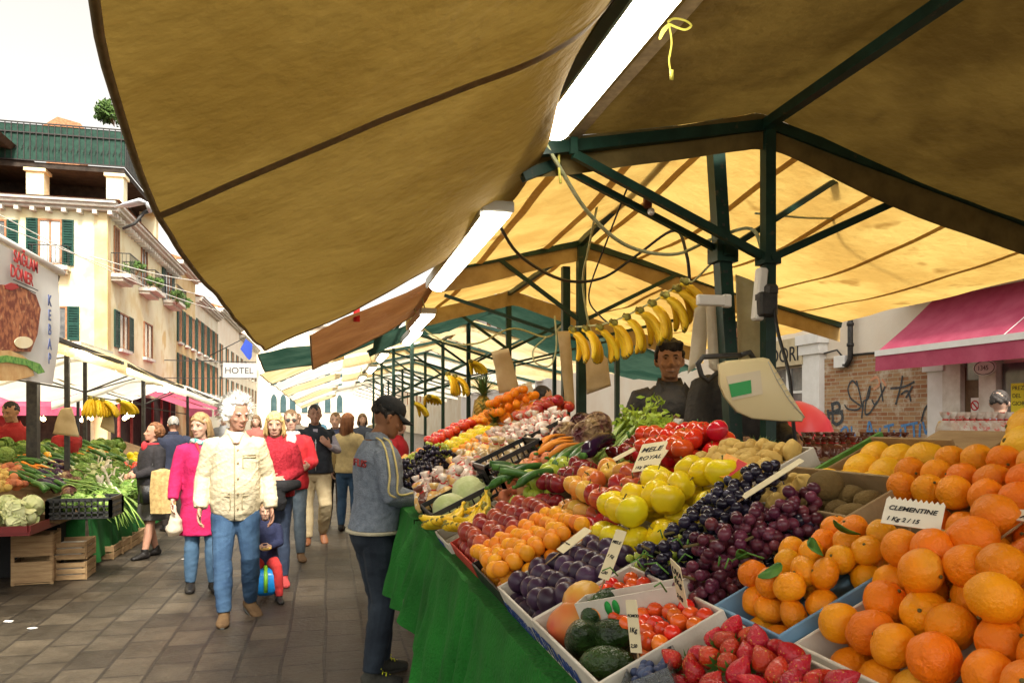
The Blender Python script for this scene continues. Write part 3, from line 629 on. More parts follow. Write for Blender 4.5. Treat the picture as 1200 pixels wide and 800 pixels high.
def sec(y, xb=XB, zb=ZB, xr=XRDG, zr=ZRDG, xe=XE, ze=ZE, sg=.04):
    L_ = lambda t, d=0: V(lerp(xr,xb,t),y,lerp(zr,zb,t)-d); R_ = lambda t, d=0: V(lerp(xr,xe,t),y,lerp(zr,ze,t)-d)
    return [L_(1), L_(.7,sg*.2), L_(.35,sg*.2), L_(.1), R_(0), R_(.08), R_(.3,sg*.8), R_(.55,sg), R_(.8,sg*.7), R_(1)]
Y1, Y2 = 3.2, 5.74
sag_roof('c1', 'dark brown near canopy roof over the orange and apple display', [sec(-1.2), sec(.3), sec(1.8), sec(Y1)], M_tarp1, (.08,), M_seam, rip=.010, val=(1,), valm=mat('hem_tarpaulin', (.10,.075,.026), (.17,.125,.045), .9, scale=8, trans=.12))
sag_roof('c2', 'bright yellow canopy roof between the first and the second post', [sec(Y1+.06, zb=2.74, xr=1.79, zr=3.06, ze=2.52, xe=4.35), sec(4.5, zb=2.72, xr=1.86, zr=2.98, ze=2.45, sg=.1), sec(Y2, xb=.8, zb=2.70)], M_tarp2, (.1,.25,.52,.62,.71,.8,.9), M_seam2, rip=.016, val=(1,), valm=mat('brown_hem', (.3,.2,.08), (.42,.3,.13), .9, scale=8, trans=.2))
sag_roof('c3', 'pale yellow canopy roof between the second and the third post', [sec(Y2+.06, zb=2.7), sec(7.0, zb=2.66, sg=.1), sec(8.2, zb=2.7)], M_tarp2, (.1,.5,.7,.85), M_seam2, val=(1,), valm=mat('brown_hem', (0,0,0)))
sag_roof('c4', 'green tarpaulin roof over the fourth stall', [sec(8.35, zb=2.55, ze=2.2, xb=.5, zr=2.97), sec(9.5, zb=2.4, zr=2.9, sg=.16, ze=2.1, xb=.5), sec(10.6, zb=2.5, xb=.5)], M_tarpg, (), nu=16, rip=.09)
ms = [M_tarp3, M_tarp3, M_tarpw, M_tarp3, M_tarpw, M_tarpw, M_tarpw, M_tarpw]
nm = ['fifth', 'sixth', 'seventh', 'eighth', 'ninth', 'tenth', 'eleventh', 'twelfth']
for k in range(8):
    y = 10.75+2.5*k; dx = random.uniform(-.15, .15); zz = random.uniform(-.08, .08)
    sag_roof('c', f'{"cream" if ms[k] is M_tarp3 else "white"} canopy roof of the {nm[k]} stall down the market row', [sec(y, zb=2.6+zz, xb=.2+dx), sec(y+1.2, zb=2.5+zz, xb=.2+dx, sg=.12), sec(y+2.35, zb=2.6+zz, xb=.2+dx)], ms[k], (.5,), M_seam2, nu=10, nv=20, val=(0,))

# ---- front flap over the aisle
def rowY(y, bz, pts): return [V(XB+.01, y, bz)] + [V(*p) for p in pts]
def flap(lab, rows, m, seams=(), hem=True, group='front flaps of the canopies', nu=50, nv=40, rip=.025):
    t = thing('canopy_flap', lab, 'awning flap', rows[0][0], group); cloth('flap_cloth', rows, m, nu, nv, rip, 1.7, parent=t)
    C = [[Vector(p) for p in r] for r in rows]
    def at(u, v):
        p = catmull([catmull([r[k] for r in C], u) for k in range(len(C[0]))], v); return p + V(0,0,1)*rip*(noise.noise(p*1.7)+.5*noise.noise(p*1.7*2.3+Vector((5,5,5))))
    for u in seams:
        b = MB(); b.strip([at(u+.0*k/40, k/40)-V(0,0,.006) for k in range(41)], .05, (-.4,0,.9)); b.build('seam', M_seam, t, world=True)
    if hem:
        b = MB(); b.tube([at(k/60, 1) for k in range(61)], .008, 5); b.tube([at(1, k/40) for k in range(41)], .008, 5); b.build('hem', M_seam, t, world=True)
    return t
rows = [
 [V(.80,-1.0,2.79), V(.55,-1.0,2.7), V(.25,-1.0,2.5), V(-.10,-1.0,2.3)],
 [V(.80,.3,2.79), V(.60,.3,2.66), V(.25,.3,2.44), V(-.14,.3,2.2)],
 [V(.80,1.3,2.79), V(.60,1.3,2.60), V(.15,1.3,2.36), V(-.335,1.3,2.13)],
 [V(.80,2.2,2.79), V(.62,2.2,2.60), V(.1,2.2,2.32), V(-.41,2.2,2.06)],
 [V(.82,3.1,2.79), V(.84,3.1,2.66), V(.15,3.1,2.28), V(-.41,3.1,2.05)],
 [V(.82,4.0,2.77), V(.83,4.0,2.60), V(.15,4.0,2.22), V(-.41,4.0,2.03)],
 [V(.80,5.0,2.72), V(.75,5.0,2.62), V(.2,5.1,2.32), V(-.415,5.4,2.04)]]
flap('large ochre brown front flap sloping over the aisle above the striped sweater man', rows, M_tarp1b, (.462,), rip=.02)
rows = [[V(.85,5.5,2.68), V(.5,5.75,2.5), V(-.14,6.2,2.25)], [V(.85,6.6,2.66), V(.5,6.8,2.46), V(-.15,7.2,2.18)], [V(.88,7.6,2.64), V(.5,7.7,2.42), V(-.155,8.0,2.10)]]
flap('rust brown smaller flap hanging behind the large ochre flap', rows, M_tarpr, (), nu=16, nv=16)
rows = [[V(.6,8.4,2.6), V(.0,8.5,2.42), V(-.75,8.8,2.3)], [V(.6,10.4,2.6), V(.0,10.4,2.35), V(-.8,10.4,2.2)]]
flap('green flap tip showing under the lowest corner of the ochre flap', rows, M_tarpg, (), nu=10, nv=10)
for k in range(7):
    y = 10.8+2.5*k; z0 = 2.5-.03*k
    rows = [[V(.25,y,z0+.1), V(-.3,y,z0-.05), V(-.9,y+.1,z0-.3)], [V(.25,y+2.3,z0+.1), V(-.3,y+2.3,z0-.08), V(-.9,y+2.3,z0-.33)]]
    flap(f'pale front flap of the {nm[k]} stall sloping over the aisle', rows, M_tarpw if k % 2 else M_tarp3, (), nu=8, nv=8)
b = MB(); p = W(418,362,6.0); b.box(p, (.05,.01,.2)); b.tube([p+V(0,0,.1), p+V(.02,0,.2)], .006, 5); tag(b.build('red_strap', M_red), 'small red strap dangling from the hem of the big flap', 'strap')

# ---- steel frames
def post(t, a, z0, w, name='post'):
    b = MB(); b.bar((a.x, a.y, z0), (a.x, a.y, a.z), w, w); b.box((a.x, a.y, z0+.006), (w*2.2, w*2.2, .012)); b.build(name, M_green, t, False, world=True)
f1 = thing('stall_scaffold', 'dark green steel frame of the near stall with the slender straight post', 'stall frame', (1.99, Y1, 0), 'steel stall frames')
A = W(900, 137, 3.58); post(f1, V(A.x, A.y, A.z-.03), 0, .052)
Lf, Rt = W(606,168,3.24), V(XE, Y1, ZE-.02)
b = MB(); b.bar(A+V(0,0,-.04), Lf+V(0,0,-.04), .045, .05); b.bar(A+V(.03,0,-.045), Rt, .045, .05); b.build('rafter', M_green, f1, False, world=True)
b = MB(); b.bar(V(XRDG,-1.2,ZRDG-.035), A+V(-.02,-.03,-.045), .045, .045); b.build('ridge_beam', M_green, f1, False, world=True)
b = MB(); b.bar(V(XB-.02,-1.2,ZB-.03), V(XB-.02,Y1,ZB-.03), .04, .05); b.build('eave_beam', M_green, f1, False, world=True)
K = W(900, 304, 3.58)
for q in (W(672,181,3.27), W(1101,213,3.92)):
    b = MB(); b.bar(K, q, .03, .036); b.bar(q, q+V(0,0,.07), .03, .03); b.build('brace', M_green, f1, False, world=True)
b = MB(); b.box(K, (.085,.085,.05)); b.tube([K+V(0,-.05,-.0), K+V(0,.05,0)], .012, 6); b.build('bracket', M_green, f1, False, world=True)
# near right eave post out of frame and the leaning inner post
f2 = thing('stall_scaffold', 'dark green frame with the thick leaning perforated post beside the vendor', 'stall frame', (1.8, 3.3, 0), 'steel stall frames')
T, B_ = W(835,118,3.7), W(866,620,3.7); Bz = B_+(B_-T)*((B_.z)/(T.z-B_.z)); Bz.z = 0
b = MB(); b.bar(Bz, T, .065, .065); b.build('post', M_green, f2, False, world=True)
Kb = W(847,296,3.7)
b = MB(); b.box(Kb, (.11,.10,.10)); b.box(Kb-V(0,.06,0), (.05,.02,.05)); b.build('bracket', M_green, f2, False, world=True)
b = MB()
for k in range(26):
    q = T.lerp(Bz, .14+k*.018); b.box(q-V(.0,.0335,0), (.012,.002,.012))
b.build('hole_row', M_iron, f2, False, world=True)
L2 = W(612,207,3.3); RR = V(XE+.05, Y1+.12, 2.5)
b = MB(); b.bar(T+V(0,0,-.03), L2, .04, .045); b.bar(T+V(0,0,-.03), RR, .04, .045); b.build('rafter', M_green, f2, False, world=True)
b = MB(); b.bar(T+V(0,0,-.03), V(1.92,Y2,ZRDG-.04), .045, .045); b.build('ridge_beam', M_green, f2, False, world=True)
for q in (W(652,193,3.35), W(1000,198,4.1)): b = MB(); b.bar(Kb, q, .024, .028); b.build('brace', M_green, f2, False, world=True)
nmf = ['second', 'third', 'fourth', 'fifth', 'sixth', 'seventh', 'eighth', 'ninth', 'tenth', 'eleventh']
for k in range(10):
    y = Y2+2.5*k; near = k < 3
    t = thing('stall_scaffold', f'dark green gable frame at the {nmf[k]} post line down the market row', 'stall frame', (1.95, y, 0), 'steel stall frames')
    post(t, V(1.93,y,ZRDG-.02), 0, .065 if k == 0 else .055)
    if k == 0: post(t, V(1.84,y+.12,2.8), 0, .06)
    if k in (1,2,3,4): post(t, V(3.2,y,2.6), 0, .05); post(t, V(.9,y+.3,2.6), .9, .04)
    b = MB(); b.bar((1.93,y,ZRDG-.035), (.78,y,2.70), .04, .045); b.bar((1.93,y,ZRDG-.035), (XE,y,ZE-.02), .04, .045); b.build('rafter', M_green, t, False, world=True)
    if k < 9: b = MB(); b.bar((1.93,y+.03,ZRDG-.035), (1.93,y+2.47,ZRDG-.035), .04, .04); b.build('ridge_beam', M_green, t, False, world=True)
    b = MB(); b.bar((.79,y-2.45 if k else Y1+.05,2.69), (.79,y,2.69), .035, .04); b.build('eave_beam', M_green, t, False, world=True)
    for xq, zq in ((1.25,2.82),(2.75,2.76)): b = MB(); b.bar((1.93,y-.01,2.35), (xq,y-.01,zq), .026, .03); b.build('brace', M_green, t, False, world=True)
    b = MB(); b.bar((1.93,y+.01,2.2), (.85,y+.01,2.52), .02, .024); b.bar((1.93,y+.01,2.2), (3.2,y+.01,2.5), .02, .024); b.build('tie_bar', M_green, t, False, world=True)
# ---- fluorescent lamps
def lamp(lab, x, y0, y1, z, w=.12, hang=.05, zt=None):
    t = thing('fluorescent_lamp', lab, 'lamp', (x, (y0+y1)/2, z), 'fluorescent lamps under the canopies')
    b = MB(); b.box((x, (y0+y1)/2, z+.055), (w+.03, y1-y0+.04, .05)); b.box((x-w/2-.02,(y0+y1)/2,z+.04),(.012,y1-y0,.07)); b.build('housing', M_house, t, False, world=True, bevel=.008)
    b = MB(); b.rings([[V(x+w/2*math.cos(a), y, z+.028+ .04*math.sin(a)*(1 if math.sin(a) < 0 else 0)) for a in [2*math.pi*k/16 for k in range(16)]] for y in (y0, y1)]); b.build('cover', M_tube, t, True, world=True, auto=40)
    b = MB()
    for y in (y0+.2, y1-.2): b.tube([(x,y,z+.08),(x-.04,y,z+.08+hang)], .006, 5)
    b.build('hanger', M_cord, t, world=True)
lamp('large lit fluorescent lamp nearest the camera under the dark canopy', .90, 1.3, 3.02, 2.735)
lamp('lit fluorescent lamp behind the bulge of the ochre flap', .745, 3.4, 5.35, 2.49)
for k, (y, x, z) in enumerate(((6.3,.80,2.42), (7.6,.85,2.42), (10.2,.72,2.42), (12.6,.7,2.4), (15,.65,2.38))):
    lamp(f'small lit lamp under the {nm[k-2] if k > 1 else ("third" if k == 0 else "fourth")} canopy of the row', x, y, y+1.0, z, .10, .15)
# ---- bow of yellow ribbon, cords and cables
M_rib = mat('yellow_ribbon', (.6,.55,.1), rough=.5)
b = MB(); f = lambda x, y: W(x, y, 2.3)
b.strip(stroke_pts([f(782,26), f(790,22), f(802,24), f(810,30), f(803,35), f(792,32), f(784,28)]), .007, (0,1,0))
b.strip(stroke_pts([f(784,28), f(776,36), f(773,46), f(778,38), f(784,30)]), .006, (0,1,0)); b.strip(stroke_pts([f(784,28), f(787,50), f(784,72), f(788,92)]), .006, (0,1,0)); b.box(f(787,88), (.011,.004,.03))
tag(b.build('yellow_ribbon', M_rib), 'yellow ribbon tied in a bow on the near fluorescent lamp', 'ribbon')
def cable(lab, pts, r, m, cat='cable', name='cable', grp='cables hanging under the canopies'):
    P = [W(*p) for p in pts]; b = MB(); n = 6*len(P); b.tube([catmull(P, k/n) for k in range(n+1)], r, 6); tag(b.build(name, m), lab, cat, grp)
cable('pale cable running from the near lamp end down to the leaning post', [(636,162,3.25),(655,195,3.3),(690,250,3.5),(735,288,3.7),(790,298,3.8),(835,280,3.75),(880,268,3.7),(895,300,3.6)], .009, M_cord)
cable('dark drooping cable from the second lamp to the far post', [(580,255,3.6),(610,300,4),(660,328,4.5),(705,326,4.6),(745,300,4.6),(790,270,4.4),(805,300,4.2),(812,350,4.2),(840,385,3.8)], .009, M_cable)
cable('cord looping around the second gable post', [(700,240,4.8),(690,290,5.2),(683,330,5.6),(690,380,5.7),(700,400,5.7)], .008, M_cord)
cable('thin cord across the yellow roof on the right', [(885,250,4.0),(940,255,4.2),(1010,260,4.6),(1100,288,5),(1150,300,5.2)], .006, M_cord)
cable('black cable dropping from the socket box to the scale', [(905,345,3.5),(912,390,3.4),(925,440,3.3),(930,500,3.2),(936,540,3.2)], .008, M_cable)
cable('cord hanging in a loop beside the first post', [(655,170,3.3),(655,195,3.3),(657,215,3.3)], .006, M_rib)
cable('long sagging string between the post and the green tarpaulin', [(470,365,8),(520,400,8),(560,402,8),(600,385,8),(640,395,8),(660,380,7)], .010, M_cord)
cable('loop of grey cord beside the hanging bananas', [(640,395,5.6),(625,410,5.6),(628,425,5.6),(645,428,5.6),(652,405,5.6),(650,370,5.6)], .007, M_cord)
cable('thin cable zigzagging from the ridge to the bananas', [(745,195,4.4),(712,280,4.7),(690,345,5.2),(705,372,5),(735,392,4.6)], .006, M_cable)
# sockets and clips on the posts
t = thing('socket_strip', 'white socket strip with a black plug hanging on the slender post', 'socket', W(890,345,3.5))
b = MB(); c = W(890,345,3.5); b.box(c, (.045,.05,.24), rot=Euler((0,R(6),0))); b.build('strip', M_px, t, False, world=True, bevel=.008)
b = MB(); b.box(W(898,357,3.48), (.09,.06,.11)); b.box(W(903,340,3.48), (.06,.05,.05)); b.build('plug', M_iron, t, False, world=True, bevel=.01)
b = MB(); c = W(833,352,3.55); b.box(c, (.14,.03,.05)); b.box(c+V(.08,0,.0), (.04,.035,.06)); tag(b.build('cable_clip', M_px, smooth=False, bevel=.006), 'white plastic connector clipped to the leaning post', 'clip')
t = thing('small_hook', 'rusty pulley hook hanging from the brace of the first frame', 'hook', W(760,240,3.5))
b = MB(); b.box(W(759,237,3.5), (.035,.03,.055)); b.build('block', mat('rusty_iron', (.25,.07,.03), (.1,.03,.02), .7, scale=40), t, False, world=True, bevel=.005)
b = MB(); b.ball(W(763,248,3.5), .018, 8); b.build('knob', M_px, t, world=True)
# paper bags and plastic bags hanging on posts
M_paper = mat('brown_paper', (.5,.38,.2), (.62,.5,.3), .8, scale=5, bump=.4, bscale=12, trans=.25)
M_plast = mat('pale_plastic_bag', (.62,.55,.42), (.75,.7,.58), .35, scale=6, bump=.6, bscale=9, trans=.4)
def hang_bag(lab, px, m, name='paper_bag', cat='bag bundle', th=.05, print_=None):
    "px: list of corner pixels with depth; a padded bundle"
    P = [W(*p) for p in px]; c = sum(P, V(0,0,0))/len(P); b = MB(); n = 10; R0, R1 = [], []
    for i in range(n+1):
        for j in range(n+1):
            u, v = i/n, j/n; p = (P[0]*(1-u)+P[1]*u)*(1-v)+(P[3]*(1-u)+P[2]*u)*v; k = th*(.25+math.sin(math.pi*u)*.75)*(.4+.6*v)
            w = .012*noise.noise(p*9); R0.append(p+V(-.3,-1,0)*(k/2)+V(w,w,0)); R1.append(p+V(.3,1,0)*(k/2))
    N = n+1; fs = []
    for i in range(n):
        for j in range(n):
            a = i*N+j; fs.append((a, a+1, a+N+1, a+N)); fs.append((a+N*N, a+N+N*N, a+N+1+N*N, a+1+N*N))
    for i in range(n):
        for a, c2 in ((i*N, (i+1)*N), ((i+1)*N+n, i*N+n), ): fs.append((a, c2, c2+N*N, a+N*N))
    for j in range(n): fs.append((j+1, j, j+N*N, j+1+N*N)); fs.append((n*N+j, n*N+j+1, n*N+j+1+N*N, n*N+j+N*N))
    b.add(R0+R1, fs); o = b.build(name, m); return tag(o, lab, cat, 'bags hanging from the stall posts')
hang_bag('stack of brown paper bags hanging on a string left of the banana bunches', [(576,412,6.5),(596,408,6.5),(609,457,6.5),(586,461,6.5)], M_paper)
hang_bag('long paper bags hanging on the left of the double post', [(653,388,5.9),(668,388,5.9),(674,480,5.9),(662,468,5.9)], M_paper)
hang_bag('printed pale paper bags hanging right of the double post', [(685,395,5.9),(712,420,5.8),(716,452,5.8),(688,462,5.9)], M_paper)
hang_bag('white plastic bags hanging behind the far oranges', [(612,450,7),(622,447,7),(634,490,7),(606,486,7)], M_plast, 'plastic_bag')
hang_bag('bundle of paper bags above the candy heap', [(556,468,8),(575,468,8),(582,495,8),(552,492,8)], M_paper)
hang_bag('crumpled clear plastic bags hanging between the two near posts', [(862,322,3.75),(893,335,3.7),(899,420,3.7),(866,425,3.75)], mat('clear_bag_yellow', (.5,.45,.25), (.66,.6,.38), .3, scale=7, bump=.8, bscale=10, trans=.45), 'plastic_bag', th=.09)
hang_bag('pale torn bag hanging left of the leaning post', [(826,345,3.75),(842,350,3.75),(846,440,3.75),(831,430,3.75)], M_plast, 'plastic_bag')
hang_bag('pale plastic bag with a cut out handle beside the vendor head', [(814,362,3.9),(832,350,3.9),(826,420,3.9),(806,438,3.9)], M_plast, 'plastic_bag')
# ================================================================ near stall: table, riser, cloth
TH = math.atan(.48); CT, ST = math.cos(TH), math.sin(TH)
def ZP(x): return 1.18+.48*(x-.5)
def PP(px, py, dz=0):
    r = ray(px, py); d = (1.18-.48*.5+dz-EYE)/(r[2]-.48*r[0]); return W(px, py, d)
M_wood = mat('raw_wood', (.22,.13,.06), (.36,.24,.12), .8, scale=4, stretch=(1,1,8), bump=.3, bscale=30)
M_card = mat('brown_cardboard', (.28,.19,.09), (.38,.27,.14), .85, scale=7, bump=.2, bscale=60)
M_cardw = mat('white_printed_cardboard', (.55,.5,.42), (.68,.64,.55), .75, scale=7, bump=.15, bscale=60)
M_cardo = mat('olive_cardboard', (.13,.12,.04), (.22,.19,.07), .8, scale=8, bump=.2, bscale=60)
M_cardb = mat('blue_cardboard', (.12,.26,.42), (.2,.36,.52), .7, scale=5)
M_blackp = mat('black_plastic', (.012,.012,.012), (.03,.03,.03), .4, scale=20)
M_redp = mat('red_cardboard', (.4,.03,.02), (.5,.06,.03), .7, scale=8)
M_felt = mat('green_felt', (.004,.075,.006), (.014,.185,.018), .95, scale=3, bump=1.0, bscale=90, lo=.3, hi=.7)
M_felt2 = mat('dark_green_felt', (.006,.07,.012), (.012,.12,.022), .95, scale=3, bump=1.0, bscale=90)
M_navy = mat('blue_print', (.02,.05,.2), rough=.7)
M_grn = mat('green_print', (.02,.3,.05), rough=.7)
st = thing('stall_table', 'long raised market table of rough boards carrying the near fruit display', 'table', (.9, 3, 0))
b = MB(); b.box((1.05, 3.6, .985), (1.24, 7.6, .03)); b.build('table_top', M_wood, st, False, world=True)
b = MB()
for ya, yb, xe in ((-.2,1.7,1.56),(1.702,4.3,1.27),(4.302,7.4,1.62)):
    vs = [(.5,ya,ZP(.5)-.135),(xe,ya,ZP(xe)-.135),(xe,yb,ZP(xe)-.135),(.5,yb,ZP(.5)-.135),(.5,ya,1.001),(xe,ya,1.001),(xe,yb,1.001),(.5,yb,1.001)]
    b.add(vs, [(0,1,2,3),(7,6,5,4),(0,4,5,1),(1,5,6,2),(2,6,7,3),(3,7,4,0)])
b.build('riser', M_wood, st, False, world=True)
for x in (.65, 1.55):
    for y in (.4, 2.1, 4.06, 6.05, 7.3): b = MB(); b.bar((x,y,0), (x,y,.97), .035); b.build('leg', M_wood, st, False, world=True)
b = MB()
for y in (.4, 2.1, 4.06, 6.05, 7.3): b.bar((.65,y,.45), (1.55,y,.62), .03)
b.build('brace', M_wood, st, False, world=True)
def drape(lab, y0, y1, x, zt, zb, m, amp=.02, k=28, n=None, out=.05, name='table_cloth'):
    n = n or int((y1-y0)*70); vs = []; rows = 22
    for i in range(n+1):
        u = i/n; y = lerp(y0, y1, u); z1 = zb(u) if callable(zb) else zb
        for j in range(rows+1):
            v = j/rows; ph = noise.noise(V(y*2.1, .3, 0))*4; f = math.sin(y*k+ph+v*.8)*.5+math.sin(y*k*.43+ph*2)*.6+1.1
            xx = x-.006-amp*f*(.08+v)-out*v+.01*noise.noise(V(y*6, v*4, 1)); z = lerp(zt(y) if callable(zt) else zt, z1, v)
            vs.append((xx, y+.012*v*math.sin(y*k*1.3), z))
    # flat part lying on the table edge
    b = MB(); R_ = rows+1; b.add(vs, [(i*R_+j, (i+1)*R_+j, (i+1)*R_+j+1, i*R_+j+1) for i in range(n) for j in range(rows)])
    ed = []
    for i in range(n+1): p = vs[i*R_]; ed += [p, (p[0]+.12, p[1], p[2]+.004)]
    b.add(ed, [(2*i, 2*i+2, 2*i+3, 2*i+1) for i in range(n)])
    o = b.build(name, m); return tag(o, lab, 'tablecloth', 'green cloths on the stalls')
drape('bright green cloth hanging in folds along the front of the near fruit table', -.1, 3.85, .425, 1.075, lambda u: .55 if u < .72 else lerp(.55, .96, ((u-.72)/.28)**1.3), M_felt, amp=.036, k=34)
drape('shorter green cloth bunched at the table end beside the striped sweater man', 3.95, 4.75, .43, 1.07, .60, M_felt, amp=.035, k=22)
drape('far green cloth along the table behind the striped sweater man', 4.8, 8.2, .45, 1.06, .5, M_felt2)

# ================================================================ crates
class Frame:
    def __init__(s, x0, x1, y0, y1, base=-.115, tilt=TH, z=None):
        s.o = V(x0, y0, (ZP(x0) if z is None else z)); s.t = tilt; s.L = (x1-x0)/math.cos(tilt); s.Wd = y1-y0
        s.M = Matrix.Translation(s.o) @ Matrix.Rotation(-tilt, 4, 'Y'); s.base = base
        s.o2 = s.M @ V(0, 0, base)
    def p(s, x, y, z): return s.M @ V(x, y, s.base+z)
def crate(lab, fr, h, m, cat='crate', name='fruit_crate', group=None, wall=.006, backh=None, slat=False, base_m=None):
    t = thing(name, lab, cat, fr.o2, group, (0, -fr.t, 0)); L, Wd = fr.L, fr.Wd-.006; backh = backh or h
    b = MB(); b.box((L/2, Wd/2, .004), (L, Wd, .008)); b.build('base', base_m or m, t, False)
    def panel(nm, c, d):
        b = MB()
        if slat:
            n = 3
            ax = 2
            for i in range(n): b.box((c[0], c[1], .01+(c[2]*2-.01)*(i+.5)/n), (d[0], d[1], (c[2]*2)/n*.62))
            for q in (-.46, -.15, .15, .46): b.box((c[0]+(d[0]*q if d[0] > d[1] else 0), c[1]+(d[1]*q if d[1] > d[0] else 0), c[2]+.003), (max(d[0]*.05, wall*1.4), max(d[1]*.05, wall*1.4), c[2]*2))
        else: b.box(c, d)
        return b.build(nm, m, t, False, bevel=.0015)
    panel('front_panel', (wall/2, Wd/2, h/2+.008), (wall, Wd-2*wall-.001, h)); panel('back_panel', (L-wall/2, Wd/2, backh/2+.008), (wall, Wd-2*wall-.001, backh))
    for y in (wall/2, Wd-wall/2): panel('side_panel', (L/2, y, h/2+.008), (L, wall, h))
    return t
def print_on(t, fr, body, u, z, size, m, side='front', jit=0):
    "lettering printed on the outside of a crate wall"
    if side == 'front': M = basis(V(-.0022, u, z), (0,-1,0), (0,0,1))
    elif side == 'near': M = basis(V(u, -.0022, z), (1,0,0), (0,0,1))
    return text(body, size, m, M, t, ext=.0006, jit=jit, bold=size*.02)
def heap(fr, protos, r, layers, lab, group, jit=.1, x0=0, x1=None, y0=0, y1=None, zz=.008, rx=None, vert=.8, sc=(.93,1.07), rot=None, keep=1.0, mound=None, step=1.0, tilt_rot=True):
    x1 = fr.L if x1 is None else x1; y1 = fr.Wd if y1 is None else y1; rx = rx or r; n = 0; mg = .008
    out = []
    for l in range(layers):
        i = 0; ox = (l % 2)*rx*.9; xa = x0+mg+rx+ox; off = l*r*.25
        while xa+(0 if l else rx)*.6 <= x1-mg:
            oy = ((i+l) % 2)*r; ya = y0+mg+r+oy
            while ya+r*.7 <= y1-mg:
                if (mound is None or l < mound((xa-x0)/(x1-x0), (ya-y0)/(y1-y0))) and random.random() < keep:
                    jj = jit*(1.9 if l else 1.2)
                    out.append((xa+random.uniform(-jj,jj)*r, ya+random.uniform(-jj,jj)*r, zz+r+l*2*r*vert+random.uniform(-jit,jit)*r*.7, l))
                ya += 2*r*.99*step
            xa += 2*rx*.9*step; i += 1
    for a in out:
        above = sum(1 for c in out if c[3] > a[3] and abs(c[0]-a[0]) < rx*2.1 and abs(c[1]-a[1]) < r*2.1)
        same = sum(1 for c in out if c[3] == a[3] and c is not a and abs(c[0]-a[0]) < rx*2.6 and abs(c[1]-a[1]) < r*2.6)
        if above >= 4 and same >= 5: continue
        inst(random.choice(protos), fr.p(*a[:3]), rot() if rot else rrot(), [random.uniform(*sc)*random.uniform(.955,1.045) for _ in range(3)], lab, group); n += 1
    return n
# ================================================================ fruit patterns
def spheroid(r, prof, n=20, m=14, lump=.02, seed=0, ribs=0, rd=.0, bend=0):
    "prof(t) -> (radius factor, height factor) for t 0..1"
    rs = []
    for i in range(m+1):
        q, h = prof(i/m); ring = []
        for k in range(n):
            a = 2*math.pi*k/n; d = V(math.cos(a), math.sin(a), h); w = 1+lump*noise.noise(d*1.7+V(seed*7,3,1)) + (rd*math.cos(ribs*a)*math.sin(math.pi*i/m) if ribs else 0)
            ring.append(V(math.cos(a)*q*w*r + bend*r*h*h, math.sin(a)*q*w*r, h*r*w))
        rs.append(ring)
    b = MB(); b.rings(rs); return b
def ball_prof(sq=.93, dimp=.0, dw=.15):
    def f(t):
        a = -math.pi/2+math.pi*t; h = math.sin(a)*sq; q = max(math.cos(a), .02)
        h -= dimp*math.exp(-(q/dw)**2)*(1 if h > 0 else -.6); return q, h
    return f
def apple_prof(t):
    a = -math.pi/2+math.pi*t; q = max(math.cos(a), .02); h = math.sin(a)*.9; w = 1+.07*math.sin(a)
    h -= (.30 if h > 0 else -.16)*math.exp(-(q/.30)**2); return q*w, h
def pattern(name, bld, m, lab, cat, stem=None, stem_m=None, auto=None):
    o = bld.build(name, m); tag(o, lab, cat); 
    if stem: s = stem.build('stem', stem_m, o)
    reg(o); o.location = (0,0,-50); return o
M_or = mat('orange_peel', (.80,.20,.002), (.85,.28,.005), .42, scale=3, bump=.35, bscale=190, vary=.12, hvary=.012, spec=.45, sss=.04, spots=(.62,.32,.03), sscale=2.2, scut=.63)
M_cl = mat('clementine_peel', (.84,.25,.003), (.87,.34,.008), .36, scale=3, bump=.35, bscale=200, vary=.12, hvary=.015, spec=.5, sss=.04, spots=(.7,.45,.05), sscale=2.5, scut=.66)
M_stm = mat('fruit_stem', (.1,.12,.03), (.16,.1,.04), .8, scale=20)
M_gf = mat('yellow_orange_peel', (.82,.38,.008), (.85,.48,.02), .42, scale=3, bump=.3, bscale=160, vary=.08, spec=.45)
def btn(z, r=.0035): b = MB(); b.ball((0,0,z), (r*1.5,r*1.5,r), 8); return b
def fruits(name, cnt, r, prof, mt, lab, cat, lump=.03, stem=None, stem_m=None, **k):
    return [pattern(name, spheroid(r, prof, lump=lump, seed=i, **k), mt, lab, cat, stem() if stem else None, stem_m) for i in range(cnt)]
P_or = fruits('orange', 5, .0325, ball_prof(.92,.06), M_or, 'large orange', 'orange', .06, lambda: btn(.0298,.002), M_stm, n=28, m=18)
P_cl = fruits('clementine', 4, .0262, ball_prof(.82,.08), M_cl, 'clementine', 'clementine', .06, lambda: btn(.0202,.0018), M_stm, n=24, m=16)
P_gf = fruits('grapefruit', 2, .05, ball_prof(.92,.05), M_gf, 'grapefruit', 'grapefruit', .04, lambda: btn(.044), M_stm, n=24, m=16)
def stm(): b = MB(); b.tube([(0,0,.018),(.002,0,.032),(.005,.002,.043)], [.0018,.0016,.0024], 6); return b
M_ay = mat('yellow_apple_skin', (.84,.60,.01), (.80,.66,.02), .3, scale=2.5, vary=.07, hvary=.01, spec=.5, spots=(.62,.6,.08), sscale=90, scut=.7, sss=.05)
M_ar = mat('red_apple_skin', (.36,.018,.02), (.62,.20,.05), .25, scale=7, stretch=(1,1,.25), vary=.22, hvary=.01, spec=.55, lo=.45, hi=.75)
M_af = mat('red_yellow_apple_skin', (.62,.10,.03), (.78,.46,.08), .28, scale=2.6, stretch=(1,1,.5), vary=.15, hvary=.015, spec=.5, lo=.4, hi=.56)
M_ad = mat('dark_red_apple_skin', (.15,.008,.015), (.28,.03,.03), .25, scale=4, vary=.25, spec=.55)
